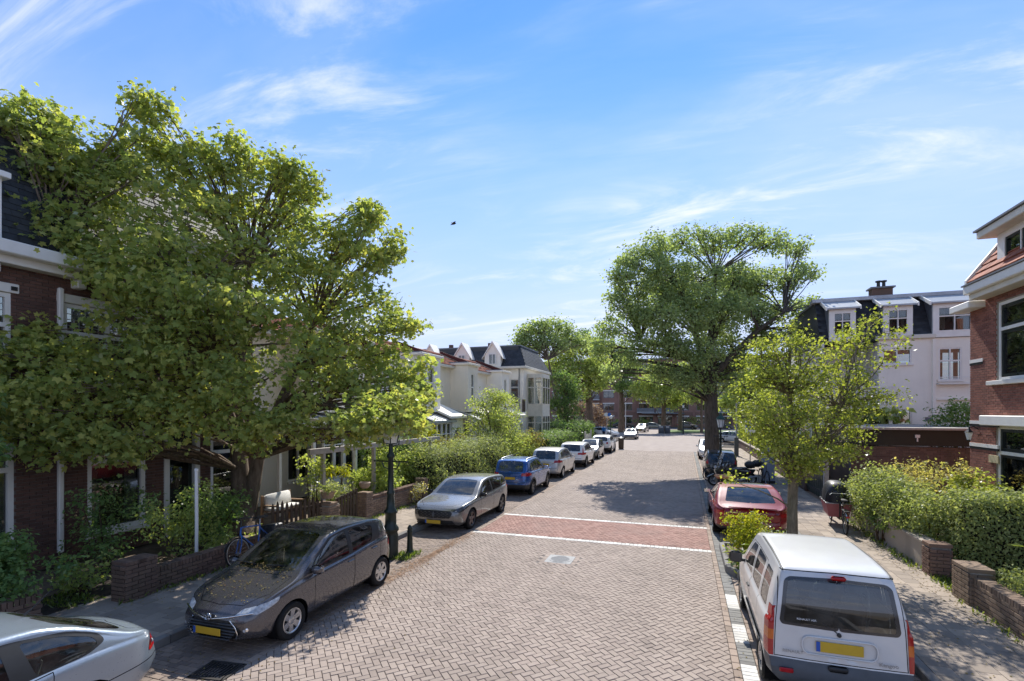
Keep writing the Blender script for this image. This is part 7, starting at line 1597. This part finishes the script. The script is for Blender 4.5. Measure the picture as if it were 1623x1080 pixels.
# scooter with tall windscreen and motorcycle with top box, seen side on
def scooter(name, label, loc, rz, box=True, screen=True):
    g = thing(name, label, 'scooter' if screen else 'motorcycle', loc, rz); M = Matrix.Rotation(R(90), 3, 'Y')
    for y, r in ((-.66, .27), (.66, .27)):
        w_ = MB().lathe([(r - .09, -.045), (r - .02, -.055), (r, -.02), (r, .02), (r - .02, .055), (r - .09, .045)], 26, M, (0, y, r), cap=False).build('wheel', 'rubber', g, 60); MB().lathe([(r - .12, -.03), (r - .085, -.04), (r - .085, .04), (r - .12, .03), (r - .12, -.03)], 24, M, (0, y, r), cap=False).build('rim', 'galv', w_, 40)
        rm = MB(); [rm.tube([(0, y, r), (0, y + (r - .1) * math.cos(k * 1.2566), r + (r - .1) * math.sin(k * 1.2566))], .016, 5) for k in range(5)]; rm.build('spokes', 'dark_rim', w_)
    def lump(nm, pts, wd, mat, bev=.05):
        b = MB(); n = len(pts); vs = [(-wd / 2, *p) for p in pts] + [(wd / 2, *p) for p in pts]; c = (sum(p[0] for p in pts) / n, sum(p[1] for p in pts) / n); k = .8
        ou = [(-wd / 2, *(c[i] + (p[i] - c[i]) * k for i in (0, 1))) for p in pts]; mi = [(-wd / 2 + bev, *p) for p in pts]; mj = [(wd / 2 - bev, *p) for p in pts]; ov = [(wd / 2, *(c[i] + (p[i] - c[i]) * k for i in (0, 1))) for p in pts]
        fs = [tuple(range(n - 1, -1, -1)), tuple(range(3 * n, 4 * n))]
        for q in range(3): fs += [(q * n + i, q * n + (i + 1) % n, (q + 1) * n + (i + 1) % n, (q + 1) * n + i) for i in range(n)]
        return b.add(ou + mi + mj + ov, fs).build(nm, mat, g, 50)
    lump('rear_body', [(-.05, .42), (.25, .30), (.75, .55), (.85, .72), (.3, .74), (-.05, .62)], .36, 'paint_black'); lump('seat', [(-.12, .72), (.35, .74), (.82, .80), (.80, .86), (.35, .82), (-.1, .80)], .32, 'black_plastic')
    lump('front_shield', [(-.50, .35), (-.38, .32), (-.28, .95), (-.40, 1.02), (-.62, .72)], .46, 'paint_black'); lump('floorboard', [(-.45, .26), (.1, .24), (.1, .36), (-.42, .38)], .38, 'black_plastic'); lump('front_mudguard', [(-.95, .42), (-.66, .58), (-.42, .42), (-.66, .50)][:3], .14, 'paint_black', .03)
    MB().tube([(0, -.66, .27), (0, -.52, .6), (0, -.38, .98)], .035, 8).build('fork', 'galv', g); MB().tube([(-.36, -.24, 1.06), (-.2, -.36, 1.07), (.2, -.36, 1.07), (.36, -.24, 1.06)], .016, 6).build('handlebar', 'black_metal', g)
    for s in (-1, 1): MB().tube([(s * .26, -.34, 1.06), (s * .34, -.38, 1.25)], .007, 5).build('mirror_arm', 'black_metal', g); MB().box((s * .36, -.38, 1.28), (.13, .03, .09), bev=.012).build('mirror', 'black_plastic', g)
    MB().lathe([(.09, 0), (.08, .05), (.02, .07)], 14, Matrix.Rotation(R(90), 3, 'X'), (0, -.56, .86)).build('headlight', 'light_white', g, 40)
    if screen:
        vs = []; 
        for j in range(6):
            t = j / 5
            for i in range(7): u = i / 6 * 2 - 1; vs.append((u * .27 * (1 - .25 * t), -.52 + .22 * t + .09 * u * u, .98 + .58 * t))
        MB().add(vs, [(j * 7 + i, j * 7 + i + 1, (j + 1) * 7 + i + 1, (j + 1) * 7 + i) for j in range(5) for i in range(6)]).build('windscreen', 'screen_clear', g, 80)
    if box: MB().box((0, .92, 1.02), (.42, .40, .30), bev=.09).build('top_box', 'black_plastic', g, 60); MB().box((0, .80, .86), (.2, .4, .03)).build('rack', 'black_metal', g)
    MB().tube([(.17, .2, .30), (.19, .5, .32), (.19, .85, .42)], [.03, .045, .05], 10).build('exhaust', 'galv', g, 60); MB().tube([(.1, -.05, .3), (.22, .02, .02)], .012, 6).build('stand', 'black_metal', g); MB().box((0, .93, .68), (.2, .03, .08), bev=.01).build('tail_light', 'light_red', g)
    return g
scooter('motor_scooter', 'black motor scooter with tall clear windscreen behind the orange lidded bin', (1.95, 25.5, .0), R(-82)); scooter('motorcycle', 'black motorcycle with round top box beside the scooter', (2.35, 26.35, .0), R(-86), True, False)
bk2 = thing('bicycle', 'dark bicycle parked behind the scooter, front wheel sticking out', 'bicycle', (1.72, 26.9, .0), R(-88)); bicycle(bk2, 'black_metal', basket=False)
bk3 = thing('bicycle', 'bicycle leaning on the grey blue cabinet on the right pavement', 'bicycle', (3.45, 25.6, SZ), R(8)); bicycle(bk3, 'dark_rim', basket=False)
bn = thing('wheelie_bin', 'dark wheelie bin with orange lid in front of the red coupe', 'bin', (1.42, 20.5, 0), R(4))
MB().add([(-.23, -.28, .06), (.23, -.28, .06), (.23, .24, .06), (-.23, .24, .06), (-.29, -.36, .98), (.29, -.36, .98), (.29, .34, .98), (-.29, .34, .98)], [(3, 2, 1, 0), (4, 5, 6, 7), (0, 1, 5, 4), (1, 2, 6, 5), (2, 3, 7, 6), (3, 0, 4, 7)]).build('bin_body', 'black_plastic', bn)
MB().box((0, -.02, 1.03), (.64, .80, .10), bev=.04).build('bin_lid', 'orange_lid', bn, 50); MB().tube([(-.26, .42, .96), (.26, .42, .96)], .02, 8).build('bin_handle', 'black_plastic', bn)
for s in (-1, 1): MB().lathe([(.10, -.03), (.10, .03)], 16, Matrix.Rotation(R(90), 3, 'Y'), (s * .26, .28, .10)).build('wheel', 'rubber', bn)
cab = thing('street_cabinet', 'tall grey blue metal cabinet standing on the right pavement', 'cabinet', (3.72, 26.3, SZ)); MB().box((0, 0, .9), (.52, .42, 1.72), bev=.02).build('housing', 'blue_grey_metal', cab, 40); MB().box((0, 0, .06), (.56, .46, .14)).build('plinth', 'black_metal', cab); MB().box((0, -.212, .95), (.42, .012, 1.3), bev=.004).build('door', 'blue_grey_metal', cab); MB().box((.15, -.222, .95), (.03, .02, .12)).build('handle', 'black_metal', cab)
sg = thing('parking_sign', 'blue and white parking sign on a grey pole by the right pavement', 'sign', (4.12, 36.6, SZ))
MB().tube([(0, 0, 0), (0, 0, 2.75)], .035, 8).build('pole', 'galv', sg); bo = MB().box((.0, -.05, 2.35), (.62, .02, .78), bev=.006).build('sign_board', 'sign_white', sg); MB().box((-.08, -.064, 2.45), (.34, .006, .44)).build('blue_panel', 'sign_blue', bo); 
text_part('letter', 'P', .40, 'sign_white', bo, (-.08, -.070, 2.32), (R(90), 0, 0))
po = thing('steel_post', 'plain grey steel post with dark sleeve on the right pavement', 'post', (3.72, 41.5, SZ)); MB().tube([(0, 0, 0), (0, 0, 4.0)], .05, 10).build('shaft', 'galv', po); MB().box((0, 0, .7), (.3, .3, 1.4), bev=.02).build('sleeve', 'dark_grey_plastic', po)
# left gardens: pergola, pole, fences, furniture
pe = thing('pergola', 'weathered timber pergola beam on posts above the pale garden wall', 'pergola', (-10.1, 12.2, .1))
MB().box((0, 3.4, 2.23), (.10, 8.0, .17), bev=.008).build('beam', 'grey_wood', pe)
for y in (0.0, 2.55, 6.6): MB().box((0, y, 1.07), (.11, .11, 2.14), bev=.006).build('post', 'grey_wood', pe)
pl = thing('white_pole', 'thin white pole standing behind the low wall left of the bicycle', 'pole', (-10.0, 8.05, .1)); MB().tube([(0, 0, 0), (.01, 0, 1.0), (0, 0, 2.1)], .035, 8).build('shaft', 'white_paint', pl); MB().lathe([(.045, 2.1), (.045, 2.14), (.02, 2.16)], 8).build('cap', 'white_paint', pl)
pf = thing('picket_fence', 'dark wooden picket fence beside the brick gate pillar', 'fence', (-9.85, 11.0, .1), R(-20))
for i in range(12): MB().prism([(-.035, 0), (.035, 0), (.035, .9 + .05 * math.sin(i)), (0, 1.0 + .05 * math.sin(i)), (-.035, .9 + .05 * math.sin(i))], -.012, .012, 'x', Matrix.Translation((0, -.75 + i * .125, 0)) ).build('picket', 'dark_wood', pf)
for z in (.3, .75): MB().box((-.035, -.06, z), (.03, 1.6, .07)).build('rail', 'dark_wood', pf)
sgate = thing('slatted_gate', 'dark slatted wooden garden gate between brick pillars', 'gate', (-9.55, 12.62, .1))
for i in range(7): MB().box((0, -.42 + i * .14, .48 + .012 * i), (.025, .085, .82 + .02 * i)).build('slat', 'dark_wood', sgate)
for z in (.18, .86): MB().box((-.03, 0, z), (.035, 1.0, .09), rot=Matrix.Rotation(R(5 if z > .5 else 0), 3, 'X')).build('rail', 'dark_wood', sgate)
pot = thing('plant_pot', 'wide pale pot on top of the gate pillar', 'pot', (-9.6, 11.8, 1.02)); MB().lathe([(.14, 0), (.20, .16), (.23, .18), (.23, .22), (.20, .22), (.17, .16)], 16).build('pot_wall', 'terracotta', pot, 40); MB().lathe([(.01, .15), (.18, .16)], 14).build('pot_soil', 'earth', pot)
pot2 = thing('plant_pot', 'round stone pot on the pillar beside the slatted gate', 'pot', (-9.5, 13.4, 1.08)); MB().lathe([(.10, 0), (.17, .08), (.18, .17), (.15, .2), (.13, .16)], 16).build('pot_wall', 'terracotta', pot2, 40); MB().lathe([(.01, .14), (.14, .15)], 14).build('pot_soil', 'earth', pot2)
def bench(label, loc, rz, name='garden_bench'):
    g = thing(name, label, 'bench', loc, rz)
    for x in (-.6, .6):
        for y in (-.25, .22): MB().box((x, y, .22 if y < 0 else .45), (.06, .06, .44 if y < 0 else .90)).build('leg', 'teak', g)
        MB().box((x, -.02, .62), (.07, .55, .035)).build('armrest', 'teak', g)
    for i in range(5): MB().box((0, -.22 + i * .1, .43), (1.2, .08, .025)).build('seat_slat', 'teak', g)
    for i in range(4): MB().box((0, .235, .53 + i * .1), (1.2, .02, .06)).build('back_slat', 'teak', g)
    MB().box((0, -.02, .49), (1.12, .46, .10), bev=.035).build('cushion', 'cushion', g, 50); MB().box((0, .17, .72), (1.1, .12, .4), rot=Matrix.Rotation(R(-10), 3, 'X'), bev=.04).build('back_cushion', 'cushion', g, 50)
bench('teak garden bench with pale cushions facing the street behind the yellow shrub', (-12.0, 14.9, .1), R(75)); bench('cushioned garden bench under the white veranda behind the picket fence', (-11.6, 12.2, .1), R(95))
# far junction: bins, lamp, signs, person, picket gate
for i, (px, lab) in enumerate(((1048, 'dark underground waste container, left of the pair by the lawn'), (1058, 'dark underground waste container, right of the pair by the lawn'))):
    q = gp(px, 78.5); b = thing('waste_container', lab, 'bin', (q[0], q[1], -.02), 0, 'waste containers by the lawn'); MB().box((0, 0, .62), (.85, .85, 1.25), bev=.06).build('housing', 'dark_grey_plastic', b, 50); MB().box((0, -.40, 1.05), (.5, .12, .3), bev=.03).build('hatch', 'galv', b); MB().box((0, 0, .03), (1.1, 1.1, .06)).build('base_plate', 'galv', b)
q = gp(1083, 77); lamp_post('slim dark lamp post at the lawn edge beyond the elm', (q[0], q[1], 0), 4.0, False)
q = gp(968, 57); g = thing('globe_lamp', 'dark lamp post with white globe at the far left corner', 'street lamp', (q[0], q[1], 0)); MB().lathe([(.09, 0), (.09, .6), (.05, .7), (.04, 2.6)], 10).build('post', 'black_metal', g, 40); MB().lathe([(.02, 2.58), (.14, 2.65), (.19, 2.8), (.14, 2.95), (.02, 3.0)], 14).build('globe', 'frosted_glass', g, 60)
q = gp(962, 58); g = thing('sign_post', 'grey pole with white and blue road signs beside the globe lamp', 'sign', (q[0], q[1], 0)); MB().tube([(0, 0, 0), (0, 0, 3.4)], .035, 8).build('pole', 'galv', g)
for x, z, r_, mt in ((-.1, 3.1, .22, 'sign_white'), (.28, 3.1, .22, 'sign_blue')): MB().lathe([(r_, -.008), (r_, .008)], 18, Matrix.Rotation(R(90), 3, 'X'), (x, -.06, z)).build('sign_plate', mt, g)
q = gp(1011, 100); g = thing('flag_pole', 'thin white pole in front of the brick flats', 'pole', (q[0] - 2.4, q[1], 0)); MB().tube([(0, 0, 0), (0, 0, 6)], [.07, .04], 8).build('shaft', 'white_paint', g); MB().lathe([(.06, 6), (.06, 6.08), (.01, 6.12)], 8).build('finial', 'white_paint', g)
gtl = thing('picket_gate', 'white wooden picket gate and fence near the far left trees', 'fence', (-8.9, 48.8, .1))
for i in range(14): MB().box((0, -1.4 + i * .2, .6), (.03, .09, 1.0 + .25 * abs(math.sin(i * .45)))).build('picket', 'cream_paint', gtl)
for z in (.35, .9): MB().box((-.03, -.1, z), (.03, 2.9, .08)).build('rail', 'cream_paint', gtl)
for y in (-1.6, 1.4): MB().box((0, y, .75), (.14, .14, 1.5), bev=.01).build('post', 'cream_paint', gtl)
lb = thing('litter_bin', 'dark litter bin on the kerb beyond the last white crossover', 'bin', (-5.55, 47.2, 0)); MB().lathe([(.2, 0), (.24, .1), (.26, .95), (.22, 1.0)], 14).build('bin_body', 'dark_wood', lb, 40); MB().lathe([(.28, .98), (.28, 1.02), (.1, 1.12), (.01, 1.14)], 14).build('bin_lid', 'black_metal', lb, 40)
# person in blue, walking away on the far left pavement
def person(label, loc, rz):
    g = thing('person', label, 'person', loc, rz)
    J = dict(pel=(0, 0, .95, .13), wst=(0, .01, 1.10, .12), chs=(0, .02, 1.30, .145), nck=(0, .01, 1.47, .06), hd0=(0, -.01, 1.56, .075), hd1=(0, -.02, 1.66, .092), hd2=(0, -.01, 1.74, .07),
        hl=(.09, 0, .90, .095), kl=(.10, -.12, .50, .065), al=(.10, .02, .10, .045), tl=(.10, -.12, .04, .035), hr=(-.09, 0, .90, .095), kr=(-.10, .03, .50, .065), ar=(-.10, .28, .12, .045), tr=(-.10, .18, .04, .035),
        sl=(.18, .02, 1.40, .065), el=(.23, .06, 1.12, .05), wl=(.24, -.06, .90, .033), fl=(.24, -.09, .80, .028), sr=(-.18, .02, 1.40, .065), er=(-.23, -.02, 1.12, .05), wr=(-.24, .1, .92, .033), fr=(-.24, .1, .82, .028))
    E_ = [('pel', 'wst'), ('wst', 'chs'), ('chs', 'nck'), ('nck', 'hd0'), ('hd0', 'hd1'), ('hd1', 'hd2'), ('pel', 'hl'), ('hl', 'kl'), ('kl', 'al'), ('al', 'tl'), ('pel', 'hr'), ('hr', 'kr'), ('kr', 'ar'), ('ar', 'tr'), ('chs', 'sl'), ('sl', 'el'), ('el', 'wl'), ('wl', 'fl'), ('chs', 'sr'), ('sr', 'er'), ('er', 'wr'), ('wr', 'fr')]
    ks = list(J); me = bpy.data.meshes.new('body'); me.from_pydata([J[k][:3] for k in ks], [(ks.index(a), ks.index(b)) for a, b in E_], []); o = bpy.data.objects.new('body', me); COL.objects.link(o)
    sk_ = o.modifiers.new('skin', 'SKIN'); 
    for i, k in enumerate(ks): me.skin_vertices[0].data[i].radius = (J[k][3],) * 2 if k not in ('chs', 'wst', 'pel') else (J[k][3] * 1.25, J[k][3] * .85)
    me.skin_vertices[0].data[0].use_root = True; o.modifiers.new('sub', 'SUBSURF').levels = 1; bpy.context.view_layer.update()
    m2 = bpy.data.meshes.new_from_object(o.evaluated_get(bpy.context.evaluated_depsgraph_get())); bpy.data.objects.remove(o); b = bpy.data.objects.new('body', m2); COL.objects.link(b); b.parent = g
    for mt in ('skin', 'cloth_blue', 'cloth_navy', 'hair_dark'): m2.materials.append(MATS[mt])
    for p in m2.polygons:
        c = p.center; p.use_smooth = True
        p.material_index = 3 if c.z > 1.66 or (c.z > 1.56 and c.y > .02) else 0 if c.z > 1.47 or (abs(c.x) > .19 and c.z < .93) else 2 if c.z < .97 else 1
    return g
q = gp(957, 60); person('person in blue top and dark trousers walking on the far left pavement', (q[0], q[1], SZ), R(170))
# bird
q = at(719, 355, 30); bd = thing('bird', 'dark bird flying in the open sky above the white houses', 'bird', q, R(30)); bm_ = MB()
bm_.tube([(-.19, 0, -.08), (-.08, 0, -.03), (.02, 0, .0), (.10, 0, .03), (.16, 0, .05)], [.012, .04, .05, .035, .006], 8)
for s, tip in ((1, (-.10, .16, .17)), (-1, (.10, -.16, .09))):
    v = [(.06, s * .02, .02), (-.06, s * .02, .0), (tip[0] * .5 + .05, s * .12, tip[2] * .6), (tip[0] * .5 - .10, s * .12, tip[2] * .55), (tip[0], tip[1] * 1.4, tip[2])]
    bm_.add(v + [(a, b, c - .012) for a, b, c in v], [(0, 1, 3, 2), (2, 3, 4), (5, 7, 8, 6), (7, 9, 8), (0, 2, 7, 5), (2, 4, 9, 7), (4, 3, 8, 9), (3, 1, 6, 8)])
bm_.build('plumage', 'feather_black', bd)
# leaf litter on the grey hatchback's bonnet and roof
rg = np.random.default_rng(5); n = 330; s = np.concatenate([rg.uniform(.25, 1.05, 170), rg.uniform(1.0, 1.12, 90), rg.uniform(1.9, 3.2, 70)]); x = rg.uniform(-.6, .6, n); ztop = pchip(HATCH['top'])
y_ = s - HATCH['L'] / 2; P = np.stack([-6.50 + x * .94 - y_ * math.sin(R(1.7)), 7.33 + y_ * .99, .93 * (np.array([ztop(v) for v in s]) - .045 * (x / .85)**2) + .008], 1)
o = leaves('fallen_seeds', P, rg.normal(size=P.shape) * .25 + np.array((0, -.15, 1)), .03, 'oval', 'leaf_fallen', None, droop=0, rg=rg); tag(o, 'yellowish seeds and bits of leaf lying on the dark grey hatchback', 'leaves', kind='stuff')
